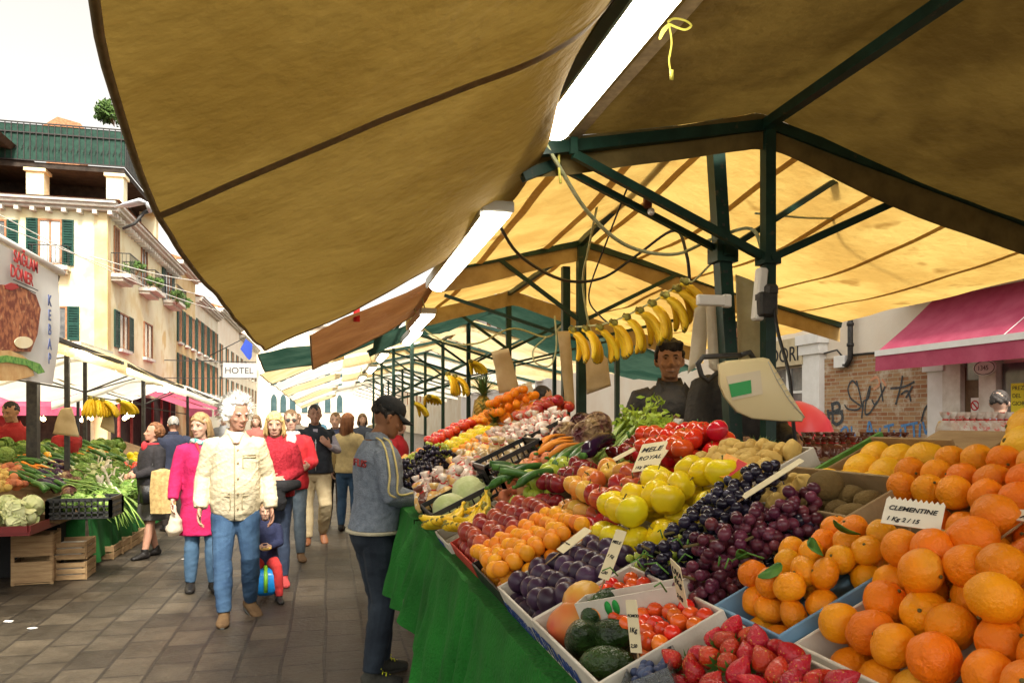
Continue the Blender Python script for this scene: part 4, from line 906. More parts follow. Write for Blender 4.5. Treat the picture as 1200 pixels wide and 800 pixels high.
M_ag = mat('green_apple_skin', (.30,.42,.03), (.45,.52,.06), .3, scale=3, vary=.12, hvary=.012, spec=.5)
M_ap = mat('peach_pink_skin', (.62,.12,.05), (.75,.36,.14), .45, scale=3, vary=.15, hvary=.015)
P_ay = fruits('yellow_apple', 3, .043, apple_prof, M_ay, 'yellow apple', 'apple', .05, stm, M_stm, n=24, m=18, ribs=5, rd=.012)
P_ar = fruits('red_apple', 3, .038, apple_prof, M_ar, 'red apple', 'apple', .05, stm, M_stm, ribs=5, rd=.01)
P_af = fruits('bicoloured_apple', 3, .038, apple_prof, M_af, 'red and yellow apple', 'apple', .05, stm, M_stm, ribs=5, rd=.01)
P_ad = fruits('dark_apple', 2, .037, apple_prof, M_ad, 'dark red apple', 'apple', .05, stm, M_stm, ribs=5, rd=.012)
P_ag = fruits('green_apple', 2, .037, apple_prof, M_ag, 'green apple', 'apple', .05, stm, M_stm, ribs=5, rd=.01)
P_ap = fruits('pink_apple', 2, .037, apple_prof, M_ap, 'pink blushed apple', 'apple', .05, stm, M_stm)
M_pl = mat('plum_skin', (.022,.008,.022), (.06,.03,.07), .34, scale=3, vary=.3, spec=.5, spots=(.14,.10,.15), sscale=4, scut=.6)
P_pl = fruits('plum', 2, .0285, ball_prof(1.08,.05), M_pl, 'dark purple plum', 'plum', .03)
M_apr = mat('apricot_skin', (.80,.25,.008), (.85,.36,.02), .45, scale=3, vary=.1, hvary=.012, spots=(.7,.18,.03), sscale=3, scut=.64)
P_apr = fruits('apricot', 2, .0235, ball_prof(.95,.06), M_apr, 'apricot', 'apricot', .03)
M_nec = mat('nectarine_skin', (.22,.015,.02), (.5,.10,.04), .3, scale=3, vary=.2, lo=.4, hi=.7)
P_nec = fruits('nectarine', 2, .032, ball_prof(.95,.08), M_nec, 'dark red nectarine', 'nectarine', .03)
M_tom = mat('tomato_skin', (.62,.025,.01), (.75,.07,.02), .16, scale=3, vary=.15, hvary=.012, spec=.6, coat=.3)
def calyx(z, r, n=5): 
    b = MB()
    for k in range(n):
        a = 2*math.pi*k/n; d = V(math.cos(a), math.sin(a), 0); e = V(-d.y, d.x, 0); o = V(0,0,z)
        b.add([o-e*r*.16, o+d*r*.55+e*r*.14+V(0,0,r*.12), o+d*r+V(0,0,-r*.1), o+d*r*.55-e*r*.14+V(0,0,r*.12), o+e*r*.16], [(0,3,2,1,4)])
    b.tube([(0,0,z), (r*.1,0,z+r*.5)], r*.1, 5); return b
M_cal = mat('calyx_green', (.05,.16,.02), (.1,.25,.04), .6, scale=30)
P_tom = fruits('tomato', 2, .037, ball_prof(.84,.1,.25), M_tom, 'ripe red tomato', 'tomato', .04, lambda: calyx(.0265, .018), M_cal, n=24, m=14, ribs=5, rd=.012)
M_cht = mat('cherry_tomato_skin', (.62,.035,.008), (.80,.13,.02), .15, scale=4, vary=.15, hvary=.015, spec=.6, coat=.3)
P_cht = fruits('cherry_tomato', 2, .0165, ball_prof(1.0,.05,.2), M_cht, 'cherry tomato', 'cherry tomato', .03, lambda: calyx(.0135, .009), M_cal, n=14, m=10)
M_kiwi = mat('kiwi_skin', (.09,.055,.015), (.17,.11,.035), .85, scale=8, bump=.4, bscale=200, vary=.15)
P_kiwi = fruits('kiwi', 2, .025, lambda t: ball_prof(1.35)(t), M_kiwi, 'brown fuzzy kiwi', 'kiwi', .04)
M_pot = mat('yellow_tuber_skin', (.5,.32,.08), (.66,.46,.14), .7, scale=6, bump=.3, bscale=60, vary=.12)
P_pot = fruits('small_potato', 3, .024, lambda t: ball_prof(1.25)(t), M_pot, 'small yellow potato', 'potato', .22)
def straw():
    return spheroid(.0175, lambda t: ((math.sin(math.pi*min(1,t*1.02))**.6*(.5+.6*t) if 0 < t < .99 else .02), (t-.55)*2.3), n=22, m=16, lump=.06, seed=random.random()*9)
M_str = mat('strawberry_flesh', (.40,.004,.006), (.52,.02,.012), .22, scale=6, vary=.15, hvary=.01, spec=.5, coat=.2, spots=(.62,.36,.05), sscale=330, scut=.63, bump=.5, bscale=220)
P_str = [pattern('strawberry', straw(), M_str, 'ripe strawberry', 'strawberry', calyx(.0165, .017, 8), M_cal) for _ in range(3)]
M_blu = mat('blueberry_skin', (.02,.03,.09), (.08,.11,.2), .5, scale=9, vary=.25)
P_blu = fruits('blueberry', 1, .0095, ball_prof(.85,.12,.3), M_blu, 'blueberry', 'blueberry', .02, n=12, m=8)
M_man = mat('mango_skin', (.55,.09,.04), (.66,.42,.06), .4, scale=2.0, vary=.1, lo=.42, hi=.62, spots=(.25,.3,.05), sscale=1.8, scut=.62)
P_man = fruits('mango', 1, .05, lambda t: ball_prof(1.25)(t), M_man, 'mango', 'mango', .12, n=24, m=16)
M_avo = mat('avocado_skin', (.006,.018,.005), (.03,.07,.012), .22, scale=12, bump=.9, bscale=70, vary=.15, spec=.6)
P_avo = fruits('avocado', 1, .04, lambda t: ((math.cos(-math.pi/2+math.pi*t)+.015)*(1.05-.42*t), math.sin(-math.pi/2+math.pi*t)*1.45), M_avo, 'avocado', 'avocado', .05, n=24, m=18)
M_mel = mat('pale_melon_rind', (.42,.5,.2), (.62,.66,.38), .55, scale=9, vary=.08, bump=.4, bscale=50)
P_mel = fruits('melon', 2, .085, lambda t: ball_prof(.9,.05)(t), M_mel, 'pale green melon', 'melon', .03, lambda: btn(.074,.008), M_stm, n=32, m=18, ribs=10, rd=.02)
M_pep = mat('dark_red_pepper_skin', (.16,.006,.008), (.3,.02,.015), .14, scale=3, vary=.3, spec=.7, coat=.4)
P_pep = [pattern('dark_pepper', spheroid(.034, lambda t: ((math.sin(math.pi*t)**.5*(.62+.42*t) if 0 < t < 1 else .02), (t-.5)*2.6-(.2*math.exp(-((1-t)/.1)**2))), n=20, m=14, lump=.16, seed=i, ribs=4, rd=.08), M_pep, 'dark red pepper', 'pepper', (lambda b: b.tube([(0,0,.03),(.003,0,.045),(.012,0,.058)], [.008,.005,.006], 7))(MB()), M_cal) for i in range(3)]

# ================================================================ the crates and what lies in them (near -> far, low -> high)
def C(lab, x0, x1, y0, y1, h, m, base=-.115, **k):
    fr = Frame(x0, x1, y0, y1, base); return fr, crate(lab, fr, h, m, **k)
# oranges
fr, t = C('wide crate of big oranges nearest the camera at the bottom right', .675, 1.01, .30, 1.045, .07, M_cardw, -.105)
print_on(t, fr, 'S O L E', .52, .018, .055, M_ink, jit=.05)
heap(fr, P_or, .0318, 3, 'big orange heaped in the wide crate nearest the camera', 'oranges heaped in the wide near crate', jit=.16, mound=lambda u, v: 2.0+1.0*(u > .3)*(random.random() < .55))
fr = Frame(.60, .95, .05, .30, -.125); t = crate('white slatted crate edge with green print at the bottom right corner', fr, .10, M_cardw)
print_on(t, fr, 'BIO', .2, .02, .05, M_grn)
heap(fr, P_or, .0318, 3, 'big orange in the corner crate at the bottom right', 'oranges in the bottom corner crate', jit=.12)
fr, t = C('light blue box of clementines in front of the big oranges', .665, .93, 1.05, 1.262, .08, M_cardb, -.10)
print_on(t, fr, '101', .15, .032, .045, M_red)
b = MB(); b.tube([V(-.003, .115+.04*math.cos(a*.314), .05+.03*math.sin(a*.314)) for a in range(21)], .002, 4); b.build('printed_ring', M_red, t)
heap(fr, P_cl, .0258, 3, 'clementine heaped in the light blue box', 'clementines in the light blue box', jit=.18, mound=lambda u, v: 1.7+1.6*u)
fr, t = C('crate of oranges on the upper tier behind the price sign', 1.02, 1.24, .62, 1.365, .05, M_card, -.105)
heap(fr, P_or, .033, 2, 'orange stacked on the upper tier behind the big oranges', 'oranges stacked on the upper tier', jit=.1, sc=(.9,1.0))
fr = Frame(1.26, 1.50, 1.0, 1.36, -.105); t = crate('box of yellow grapefruits at the very top right', fr, .03, M_card)
heap(fr, P_gf, .046, 2, 'yellow grapefruit piled at the top right', 'grapefruits piled at the top right', jit=.1, mound=lambda u, v: 1+1.2*(v < .5))
fr = Frame(1.08, 1.30, 1.385, 1.66, -.11); t = crate('open cardboard box with green rim holding yellow oranges near the back', fr, .06, M_card, backh=.075)
heap(fr, P_gf, .04, 1, 'yellow orange in the box with the green rim', 'yellow oranges in the green rimmed box', jit=.1, sc=(.85,.95))
b = MB(); b.box((.14,.274,.072), (.28,.012,.012)); b.build('green_rim', M_cal, t, False)
# leaves and stickers among the citrus
for i, (px, py, dz) in enumerate(((905,668,.05),(955,640,.06),(988,618,.06),(870,650,.05))):
    p = PP(px, py, dz); b = MB(); b.rings([[V(.024*math.cos(a)*(1-.2*math.cos(a)), .012*math.sin(a), .004*math.cos(a*2)+e) for a in [2*math.pi*k/12 for k in range(12)]] for e in (0,.0008)]); o = b.build('citrus_leaf', M_cal); o.location = p; o.rotation_euler = (.4,-.5,i*1.3); tag(o, ['green leaf at the near side of the clementines','green leaf high on the clementines','leaf between clementines and oranges','leaf beside the purple grapes'][i], 'leaf')
# kiwis
fr, t = C('open brown cardboard box of kiwis', 0.955, 1.09, 1.27, 1.66, .05, M_card, -.06, backh=.06)
heap(fr, P_kiwi, .027, 1, 'brown kiwi in the open cardboard box', 'kiwis in the cardboard box', jit=.15, rot=lambda: (R(90), random.uniform(0,1), R(90)+random.uniform(-.5,.5)), rx=.031)
inst(P_kiwi[0], fr.p(.07, .14, .075), (R(90),0,1.9), 1.35, 'large kiwi lying on top of the others', 'kiwis in the cardboard box')
# grapes
def grape_proto(lab, m, r, n, Lx, Wx, Hx, seed, name='grape_bunch'):
    random.seed(seed); t = thing(name, lab, 'grapes', (0,0,0)); bb = spheroid(r, ball_prof(1.08), n=12, m=9, lump=.02); first = bb.build('berry', m, t); pts = []; tries = 0
    while len(pts) < n and tries < 9000:
        tries += 1; u = random.random(); w = Wx*(math.sin(math.pi*min(1, .18+u*.82))**.7); a = random.uniform(0, 6.28); k = random.random()**.35
        p = V((u-.5)*Lx, w*k*math.cos(a), Hx*k*math.sin(a)*(.6+.4*math.sin(math.pi*u)))
        if all((p-q).length > r*1.55 for q in pts): pts.append(p)
    for i, p in enumerate(pts):
        o = first if i == 0 else first.copy()
        if i: COL.objects.link(o); o.parent = t
        o.location = p; o.rotation_euler = rrot(); s = random.uniform(.88,1.12); o.scale = (s,s,s)
    b = MB(); b.tube([(-Lx*.62,0,Hx*.5),(-Lx*.3,0,Hx*.25),(0,0,0),(Lx*.35,0,-.005)], [.003,.0025,.002,.0015], 6)
    b.build('stem', M_stm, t); reg(t); t.location = (0,0,-50); return t
M_gk = mat('black_grape_skin', (.008,.006,.014), (.03,.025,.05), .25, scale=6, vary=.3, spec=.6, spots=(.09,.09,.14), sscale=40, scut=.6)
M_gp = mat('purple_grape_skin', (.075,.012,.028), (.15,.035,.055), .3, scale=5, vary=.3, hvary=.02, spec=.5, spots=(.18,.09,.13), sscale=60, scut=.62, sss=.05)
M_gg = mat('green_grape_skin', (.33,.42,.05), (.48,.54,.12), .25, scale=5, vary=.12, hvary=.012, spec=.6, sss=.1)
G_k = grape_proto('bunch of black grapes', M_gk, .0125, 62, .20, .06, .05, 3)
G_p = grape_proto('bunch of purple grapes', M_gp, .0125, 68, .21, .065, .05, 5)
G_g = grape_proto('bunch of green grapes', M_gg, .0105, 60, .16, .05, .04, 8)
random.seed(11)
fr, t = C('olive cardboard crate filled with grapes, its high side towards the cherry tomatoes', .655, .95, 1.268, 1.72, .10, M_cardo, -.135)
print_on(t, fr, 'UVA', .40, .02, .05, M_ink)
def bunch(g, x, y, z, rot, lab, grp, s=1): inst(g, fr.p(x, y, z), rot, s, lab, grp)
for x, y, z in ((.2,.2,.0),(.1,.33,.0),(.3,.1,.02)): bunch(G_g if y > .3 else G_k, x, y, z+.05, (0, -TH, random.uniform(0,3)), 'bunch of grapes underneath at the bottom of the olive crate', 'grapes in the olive crate')
for n_, (g, x, y, z, r, s, lab) in enumerate((
    (G_g, .07, .38, .10, (0,.5,.3), 1.0, 'green grape bunch spilling over the front corner of the olive crate'),
    (G_g, .16, .37, .11, (0,-.4,1.2), .95, 'green grape bunch higher up beside the yellow apples'),
    (G_k, .09, .27, .13, (.2,.2,.25), 1.05, 'lowest black grape bunch at the front of the olive crate'),
    (G_k, .20, .28, .17, (0,-.35,.1), 1.1, 'middle black grape bunch in the olive crate'),
    (G_k, .31, .32, .18, (.1,-.5,-.2), 1.1, 'topmost black grape bunch under the lemon pennant'),
    (G_p, .08, .10, .12, (0,.1,.5), 1.0, 'lowest purple grape bunch beside the blue box'),
    (G_p, .19, .13, .17, (0,-.35,-.1), 1.1, 'middle purple grape bunch lying on the others'),
    (G_p, .28, .12, .16, (.1,-.45,.3), 1.05, 'upper purple grape bunch near the kiwis'))):
    bunch(g, x, y, z-.022, r, lab, 'grapes in the olive crate', s*.92)
# apples tiers
tiers = [(P_ay, .043, 1.73, 2.06, 'yellow apple piled in the white crate', 'yellow apples in the white crate', M_cardw, 'white printed crate of yellow apples', 5),
         (P_ar, .038, 2.065, 2.32, 'red apple piled beside the yellow apples', 'red apples beside the yellow ones', M_cardw, 'white printed crate of red apples', 5),
         (P_af, .038, 2.325, 2.62, 'red and yellow apple in the middle crate', 'two coloured apples in the middle crate', M_card, 'brown crate of red and yellow apples', 5),
         (P_ad, .037, 2.625, 2.86, 'dark red apple between the green and the two coloured apples', 'dark red apples', M_card, 'brown crate of dark red apples', 5),
         (P_ag, .037, 2.865, 3.12, 'green apple piled beyond the dark red ones', 'green apples', M_card, 'brown crate of green apples', 5),
         (P_ap, .037, 3.125, 3.44, 'pink blushed apple at the far end of the apple crates', 'pink blushed apples', M_card, 'brown crate of pink blushed apples', 5)]
for P, r, y0, y1, lab, grp, m, cl, ly in tiers:
    fr, t = C(cl, .655, 1.0, y0, y1, .10, m, -.15)
    if m is M_cardw: print_on(t, fr, 'MELE', (y1-y0)*.8, .03, .05, M_ink)
    heap(fr, P, r, 3, lab, grp, jit=.16, mound=lambda u, v: 2+1.0*(u > .3), rot=lambda: (random.uniform(-.7,.7), random.uniform(-1.2,.2), random.uniform(0,6)))
# ---- front row
fr, t = C('low cardboard tray with mangoes, avocados and cherry tomatoes', .43, .66, 1.20, 1.625, .075, M_cardw, -.085, base_m=M_card)
print_on(t, fr, 'FRUTTA SANA', .46, .02, .05, M_navy)
for i, (x, y, z, rt, P, s, lab) in enumerate(((.07,.345,.055,(R(70),0,.9),P_man,1.0,'red mango at the front corner of the tray'), (.11,.37,.075,(R(60),0,2.3),P_man,.9,'mango leaning behind the front one'),
    (.055,.24,.06,(R(60),0,-.5),P_avo,1.15,'largest dark green avocado at the front of the tray'), (.12,.28,.085,(R(40),.3,1.3),P_avo,.85,'avocado resting on the mangoes'), (.10,.19,.06,(R(75),0,.4),P_avo,.95,'avocado behind the largest one'), (.055,.12,.05,(R(80),0,.9),P_avo,.9,'avocado beside the white berry box'))):
    inst(P[0], fr.p(x, y, z), rt, s, lab, 'mangoes and avocados in the tray')
heap(fr, P_cht, .0165, 3, 'cherry tomato heaped behind the avocados', 'cherry tomatoes heaped in the tray', x0=.11, x1=.25, y0=.0, y1=.41, jit=.3, vert=.75, mound=lambda u, v: 2.5+1.2*math.sin(math.pi*v))
b = MB()
for k in range(14): 
    p = fr.p(random.uniform(.15,.33), random.uniform(.03,.38), .125); q = p+V(random.uniform(-.05,.05), random.uniform(-.05,.05), .012); b.tube([p, (p+q)/2+V(0,0,.012), q], .0017, 5)
tag(b.build('tomato_vine', M_cal), 'thin green vine stalks lying on the cherry tomatoes', 'stalks', kind='stuff')
fr, t = C('white printed box of dark plums', .43, .70, 1.635, 1.99, .08, M_cardw, -.095)
print_on(t, fr, 'MONTEBELLO', .335, .02, .045, M_navy)
heap(fr, P_pl, .0285, 2, 'dark purple plum in the white box', 'plums in the white box', jit=.2)
fr, t = C('black and red edged tray of apricots', .43, .72, 1.995, 2.40, .06, M_blackp, -.09)
heap(fr, P_apr, .0235, 3, 'small apricot piled in the black tray', 'apricots in the black tray', jit=.22)
fr, t = C('tray of dark nectarines beyond the apricots', .43, .72, 2.405, 2.86, .06, M_redp, -.095)
heap(fr, P_nec, .032, 2, 'dark red nectarine piled beyond the apricots', 'nectarines beyond the apricots', jit=.2)
fr, t = C('flat white box under the bananas on the table edge', .42, .68, 2.865, 3.22, .05, M_cardw, -.09)
print_on(t, fr, 'BANANE', .30, .012, .04, M_navy)
# bananas
M_ban = mat('banana_peel', (.78,.48,.012), (.8,.58,.03), .45, scale=4, vary=.06, hvary=.008, spots=(.28,.17,.04), sscale=9, scut=.68)
M_bant = mat('banana_tip', (.12,.08,.02), (.3,.3,.06), .7, scale=30)
def banana_mb(L=.19, r=.018, bend=1.25):
    b = MB(); pts = []; rr = []; n = 12; Rr = L/bend
    for i in range(n+1):
        a = bend*(i/n-.5); pts.append(V(Rr*math.sin(a), 0, -Rr*math.cos(a)+Rr*math.cos(bend/2))); u = i/n
        rr.append(r*(.30 if i == 0 else .36 if i == n else (.62+.38*math.sin(math.pi*min(1, max(0, u)))**.55)))
    pts.insert(0, pts[0]+(pts[0]-pts[1]).normalized()*.028+V(0,0,.004)); rr.insert(0, r*.34); b.tube(pts, rr, 6); return b
def bananas(name, lab, n, spread, fan, cat='bananas'):
    t = thing(name, lab, cat); first = banana_mb().build('banana', M_ban, t); tip = MB(); tip.ball((.083,0,.0),(.010,.008,.008),6); tp = tip.build('tip', M_bant, first)
    o = first
    for i in range(n):
        u = (i+.5)/n-.5
        if i: o = first.copy(); COL.objects.link(o); o.parent = t; q = tp.copy(); COL.objects.link(q); q.parent = o
        # pivot at the stalk end (x = -.09)
        M = Matrix.Rotation(u*fan, 4, 'Z') @ Matrix.Rotation(random.uniform(-.08,.08)+ (i % 2)*.16, 4, 'Y') @ Matrix.Translation((.105, 0, (i % 2)*.018)) @ Matrix.Rotation(u*spread, 4, 'X')
        o.matrix_local = M
    b = MB(); b.ball((0,0,.01), (.022,.025,.018), 8); b.tube([(0,0,.012),(-.02,0,.03)], .012, 7); b.build('crown', M_bant, t); reg(t); t.location = (0,0,-50); return t
BN = bananas('banana_bunch', 'banana bunch', 6, 1.2, 1.0)
BN2 = bananas('banana_bunch', 'banana bunch', 4, .8, .6)
for i, (x, y, z, rt, s, lab) in enumerate(((.15,.30,.085,(.1,.15,R(-160)),1.0,'banana bunch with its crown up lying at the table edge'), (.20,.20,.07,(.1,.1,R(-140)),1.0,'second banana bunch lying next to the nectarines'), (.2,.12,.06,(0,.1,R(-165)),.95,'lowest banana bunch on the flat box'), (.26,.33,.09,(0,.2,R(-120)),.9,'greenish banana bunch behind the others on the table'))):
    inst(BN if i % 2 == 0 else BN2, fr.p(x, y, z), rt, s, lab, 'banana bunches lying on the table')
hb = [(674,386,4.9,0),(690,385,4.8,0),(706,383,4.7,1),(722,378,4.6,0),(738,371,4.5,1),(753,363,4.4,0),(768,355,4.3,1),(783,345,4.2,0),(797,337,4.12,0),(806,330,4.08,1)]
for i, (px, py, d, k) in enumerate(hb):
    o = inst(BN if k == 0 else BN2, W(px, py, d), (R(random.uniform(-15,15)), R(115+random.uniform(-14,14)), R(-13+180+random.uniform(-25,25))), 1.16, f'{["leftmost","second","third","fourth","fifth","sixth","seventh","eighth","ninth","highest"][i]} banana bunch from the post in the row hanging above the vendor', 'banana bunches hanging in a row')
b = MB(); b.tube([catmull([W(px, py-3, d) for px, py, d, k in hb]+[W(812,330,4.0), W(842,300,3.75)], i/30) for i in range(31)], .006, 5)
tag(b.build('banana_string', M_cord), 'string carrying the row of hanging bananas', 'string')
for i, (px, py, d) in enumerate(((527,438,8),(535,440,8),(485,470,9),(552,422,8.5),(503,463,9))):
    inst(BN, W(px, py, d), (0, R(105+12*i), R(150+25*i)), 1.25, f'{["large","wide","small","high","low"][i]} banana bunch hanging in the far stall behind the customer', 'banana bunches in the far stall')
# black plastic crate with melons
def plastic_crate(lab, fr, h, m=None, cat='crate'):
    t = thing('plastic_crate', lab, cat, fr.o2, 'plastic crates', (0,-fr.t,0)); L, Wd = fr.L, fr.Wd; m = m or M_blackp
    b = MB(); b.box((L/2,Wd/2,.004), (L,Wd,.008)); b.build('base', m, t, False)
    for nm, a, c in (('front_panel',(0,0),(0,Wd)),('back_panel',(L,0),(L,Wd)),('side_panel',(0,0),(L,0)),('side_panel',(0,Wd),(L,Wd))):
        b = MB(); A_, C_ = V(*a,0), V(*c,0)
        for z in (.012, h*.36, h*.68, h): b.bar(A_+V(0,0,z), C_+V(0,0,z), .008, .013 if z < h else .022)
        n = 9
        for k in range(n+1): q = A_.lerp(C_, k/n); b.bar(q+V(0,0,.01), q+V(0,0,h), .007 if 0 < k < n else .018)
        b.build(nm, m, t, False)
    return t
fr = Frame(.44, .74, 3.26, 3.66, -.11); plastic_crate('black plastic crate with pale melons beyond the table bananas', fr, .13)
for i, (x, y, z, s) in enumerate(((.09,.12,.09,1),(.22,.26,.10,1.05),(.10,.30,.08,.85))): inst(P_mel[i % 2], fr.p(x, y, z), (random.random(), random.random(), 0), s, ['pale melon at the near end of the black crate', 'largest melon at the back of the black crate', 'small melon at the far end of the black crate'][i], 'melons in the black crate')
fr = Frame(.74, 1.0, 3.50, 3.80, -.06); plastic_crate('black and green plastic crate with courgettes in the middle of the table', fr, .13)
# bags of dried fruit
def bag_mb(seed, w=.045, h=.13):
    random.seed(seed); b = MB(); prof = [(.6,0),(.95,.04),(1.05,.25),(1,.45),(.75,.62),(.25,.72),(.2,.75),(.45,.86),(.62,1.0)]; rs = []
    for q, z in prof: rs.append([V(w*q*math.cos(a)*(1+.14*noise.noise(V(a*1.3, z*4, seed))), w*q*.75*math.sin(a)*(1+.14*noise.noise(V(a*1.7, z*4, seed+3))), h*z) for a in [2*math.pi*k/14 for k in range(14)]])
    b.rings(rs); return b
def bag_proto(m, lab, n=2, w=.045, h=.13):
    out = []
    for i in range(n):
        o = bag_mb(i+2, w, h).build('snack_bag', m); tag(o, lab, 'bag'); b = MB(); b.tube([(w*.24*math.cos(a*.785), w*.2*math.sin(a*.785), h*.735) for a in range(9)], .004, 5); b.build('red_tie', M_red, o)
        reg(o); o.location = (0,0,-50); out.append(o)
    return out
def bagm(name, c1, c2, sp): return mat(name, c1, c2, .22, scale=22, vary=.12, spec=.6, spots=sp, sscale=38, scut=.56, bump=.5, bscale=40)
B_w = bag_proto(bagm('white_sweets_in_cellophane', (.62,.45,.36), (.85,.8,.74), (.7,.2,.16)), 'bag of sweets')
B_o = bag_proto(bagm('orange_dried_fruit', (.75,.38,.08), (.85,.6,.25), (.9,.85,.7)), 'bag of dried fruit')
B_n = bag_proto(bagm('nuts_in_cellophane', (.42,.28,.12), (.62,.48,.26), (.85,.8,.7)), 'bag of nuts')
B_d = bag_proto(bagm('dark_dates_in_cellophane', (.10,.025,.015), (.22,.07,.04), (.5,.4,.36)), 'bag of dates')
B_t = bag_proto(bagm('striped_pasta_in_cellophane', (.55,.32,.28), (.8,.68,.6), (.45,.2,.2)), 'bag of pasta')
random.seed(21)
def rowbags(P, x0, x1, y0, y1, nx, ny, lab, grp, s=(.9,1.15), dz=-.05, lean=.35):
    for i in range(nx):
        for j in range(ny):
            x = lerp(x0, x1, (i+.5)/nx)+random.uniform(-.02,.02); y = lerp(y0, y1, (j+.5)/ny)+random.uniform(-.02,.02)
            inst(random.choice(P), (x, y, ZP(x)+dz+random.uniform(0,.03)), (random.uniform(-lean,lean), random.uniform(-lean-.3,lean-.3), random.uniform(0,6.28)), random.uniform(*s), lab, grp)
rowbags(B_w, .46, .78, 3.75, 4.35, 5, 7, 'clear bag of pale sweets with a red tie in the middle of the table', 'bags of sweets on the table')
rowbags(B_n, .72, .98, 3.75, 4.3, 3, 5, 'clear bag of nuts with a red tie behind the sweets', 'bags of nuts on the table')
rowbags(B_o, .70, .95, 4.2, 4.6, 3, 4, 'clear bag of orange dried fruit behind the sweets', 'bags of dried fruit on the table')
rowbags(B_w, .95, 1.3, 3.9, 4.9, 4, 8, 'clear bag of white sweets with a red tie on the higher tier', 'bags of sweets on the higher tier')
rowbags(B_t, .9, 1.1, 4.35, 4.8, 2, 4, 'clear bag of striped pasta between the sweets', 'bags of striped pasta')
rowbags(B_o, .44, .6, 3.68, 3.85, 2, 2, 'bag of orange dried fruit at the table edge by the customer hand', 'bags by the customer hand')
rowbags(B_d, .44, .56, 3.68, 4.3, 1, 5, 'bag of dark dried fruit along the table edge', 'dark bags along the table edge')
# further heaps towards the far end
def farheap(P, r, x0, x1, y0, y1, lab, grp, ly=2, m=None, cl=None, base=-.12, mound=None, sc=(.93,1.07), step=1.0):
    fr = Frame(x0, x1, y0, y1, base); 
    if m: crate(cl, fr, .08, m)
    heap(fr, P, r, ly, lab, grp, jit=.15, mound=mound, sc=sc, step=step)
for i, (x, y, z) in enumerate(((.52,4.75,.03),(.62,4.95,.03),(.56,5.2,.03),(.72,5.05,.05),(.66,5.4,.04))): inst(G_k, (x,y,ZP(x)+z), (0,-.3,i*1.1), 1.25, f'{["first","second","third","fourth","fifth"][i]} dark grape bunch beyond the customer hands', 'dark grapes beyond the customer')
for i, (x, y, z) in enumerate(((.5,5.6,.03),(.62,5.75,.03),(.78,5.5,.04))): inst(G_g, (x,y,ZP(x)+z), (0,-.3,i*1.3), 1.4, f'{["near","middle","far"][i]} green grape bunch beyond the dark grapes', 'green grapes far down the table')
farheap(P_apr, .027, .85, 1.15, 4.95, 5.5, 'apricot in a yellow box far down the table', 'apricots in the yellow box', 3, mat('yellow_cardboard', (.7,.5,.08), (.75,.55,.12), .7), 'yellow cardboard box of apricots far down the table')
farheap(P_af, .038, .45, .8, 5.9, 6.8, 'red and yellow apple far down the table', 'apples far down the table', 2, M_card, 'brown crate of apples far down the table')
farheap(P_or, .042, 1.25, 1.6, 5.6, 6.2, 'orange in the white crate beside the hanging paper bags', 'oranges in the far white crate', 4, M_cardw, 'white crate heaped with oranges far down the table', mound=lambda u, v: 2+2*math.sin(math.pi*v), base=-.1)
farheap(P_ay, .04, .85, 1.2, 5.6, 6.2, 'yellow apple beyond the apricots', 'far yellow apples', 2)
farheap(P_tom, .037, .85, 1.25, 6.3, 7.0, 'tomato at the far end of the table', 'far tomatoes', 3)
farheap(P_cl, .0315, 1.25, 1.6, 6.3, 7.1, 'clementine at the far end of the upper tier', 'far clementines', 3)
farheap(P_ar, .040, 1.25, 1.55, 4.75, 5.2, 'red apple heaped beside the small pineapple', 'red apples beside the small pineapple', 3, mound=lambda u, v: 2+2*math.sin(math.pi*v))
farheap(P_ay, .040, 1.15, 1.4, 4.45, 4.72, 'yellow apple beside the black vegetable crate', 'yellow apples beside the vegetable crate', 2)
for i, (px, py, d) in enumerate(((628,492,5.6),(640,488,5.6),(652,495,5.6),(618,497,5.6),(646,500,5.4))): inst(P_mel[i % 2], W(px,py,d), (0,0,i), .9, f'{["near","round","right","left","low"][i]} cream coloured squash on the upper tier', 'cream squashes on the upper tier')
# pineapples
def leaf_blade(b, o, d, L, w, curl=.3, n=5):
    d = d.normalized(); s = d.cross(V(0,0,1)); s = s.normalized() if s.length > .01 else V(1,0,0); vs = []
    for i in range(n+1):
        u = i/n; p = o+d*L*u+V(0,0,-curl*L*u*u)+ (V(d.x,d.y,0)*curl*L*.5*u*u); ww = w*(1-u)**.6*(1 if i else .8); vs += [p-s*ww/2, p+V(0,0,-ww*.15), p+s*ww/2]
    b.add(vs, [f for i in range(n) for f in ((3*i,3*i+1,3*i+4,3*i+3),(3*i+1,3*i+2,3*i+5,3*i+4))])
M_pin = mat('pineapple_rind', (.30,.20,.03), (.5,.36,.06), .6, scale=18, spots=(.1,.12,.02), sscale=45, scut=.5, bump=1, bscale=60)
M_pinl = mat('pineapple_leaves', (.06,.12,.03), (.16,.24,.08), .5, scale=6)
def pineapple():
    t = thing('pineapple', 'pineapple', 'pineapple'); b = MB(); R_ = 16; rs = []
    for i in range(15):
        u = i/14; q = .055*(math.sin(math.pi*min(.98, max(.06, u*.92+.04)))**.45); rs.append([V(q*(1+.09*((k+i) % 2))*math.cos(2*math.pi*(k+.0*i)/R_), q*(1+.09*((k+i) % 2))*math.sin(2*math.pi*k/R_), u*.17) for k in range(R_)])
    b.rings(rs); b.build('fruit', M_pin, t, False); b = MB()
    for k in range(46):
        u = k/46; a = k*2.4; el = .25+u*1.2; leaf_blade(b, V(0,0,.165+u*.03), V(math.cos(a)*math.cos(el), math.sin(a)*math.cos(el), math.sin(el)), .10+.07*math.sin(u*2.6), .020, .25)
    b.build('leaf_crown', M_pinl, t, False); reg(t); t.location = (0,0,-50); return t
P_pin = pineapple()
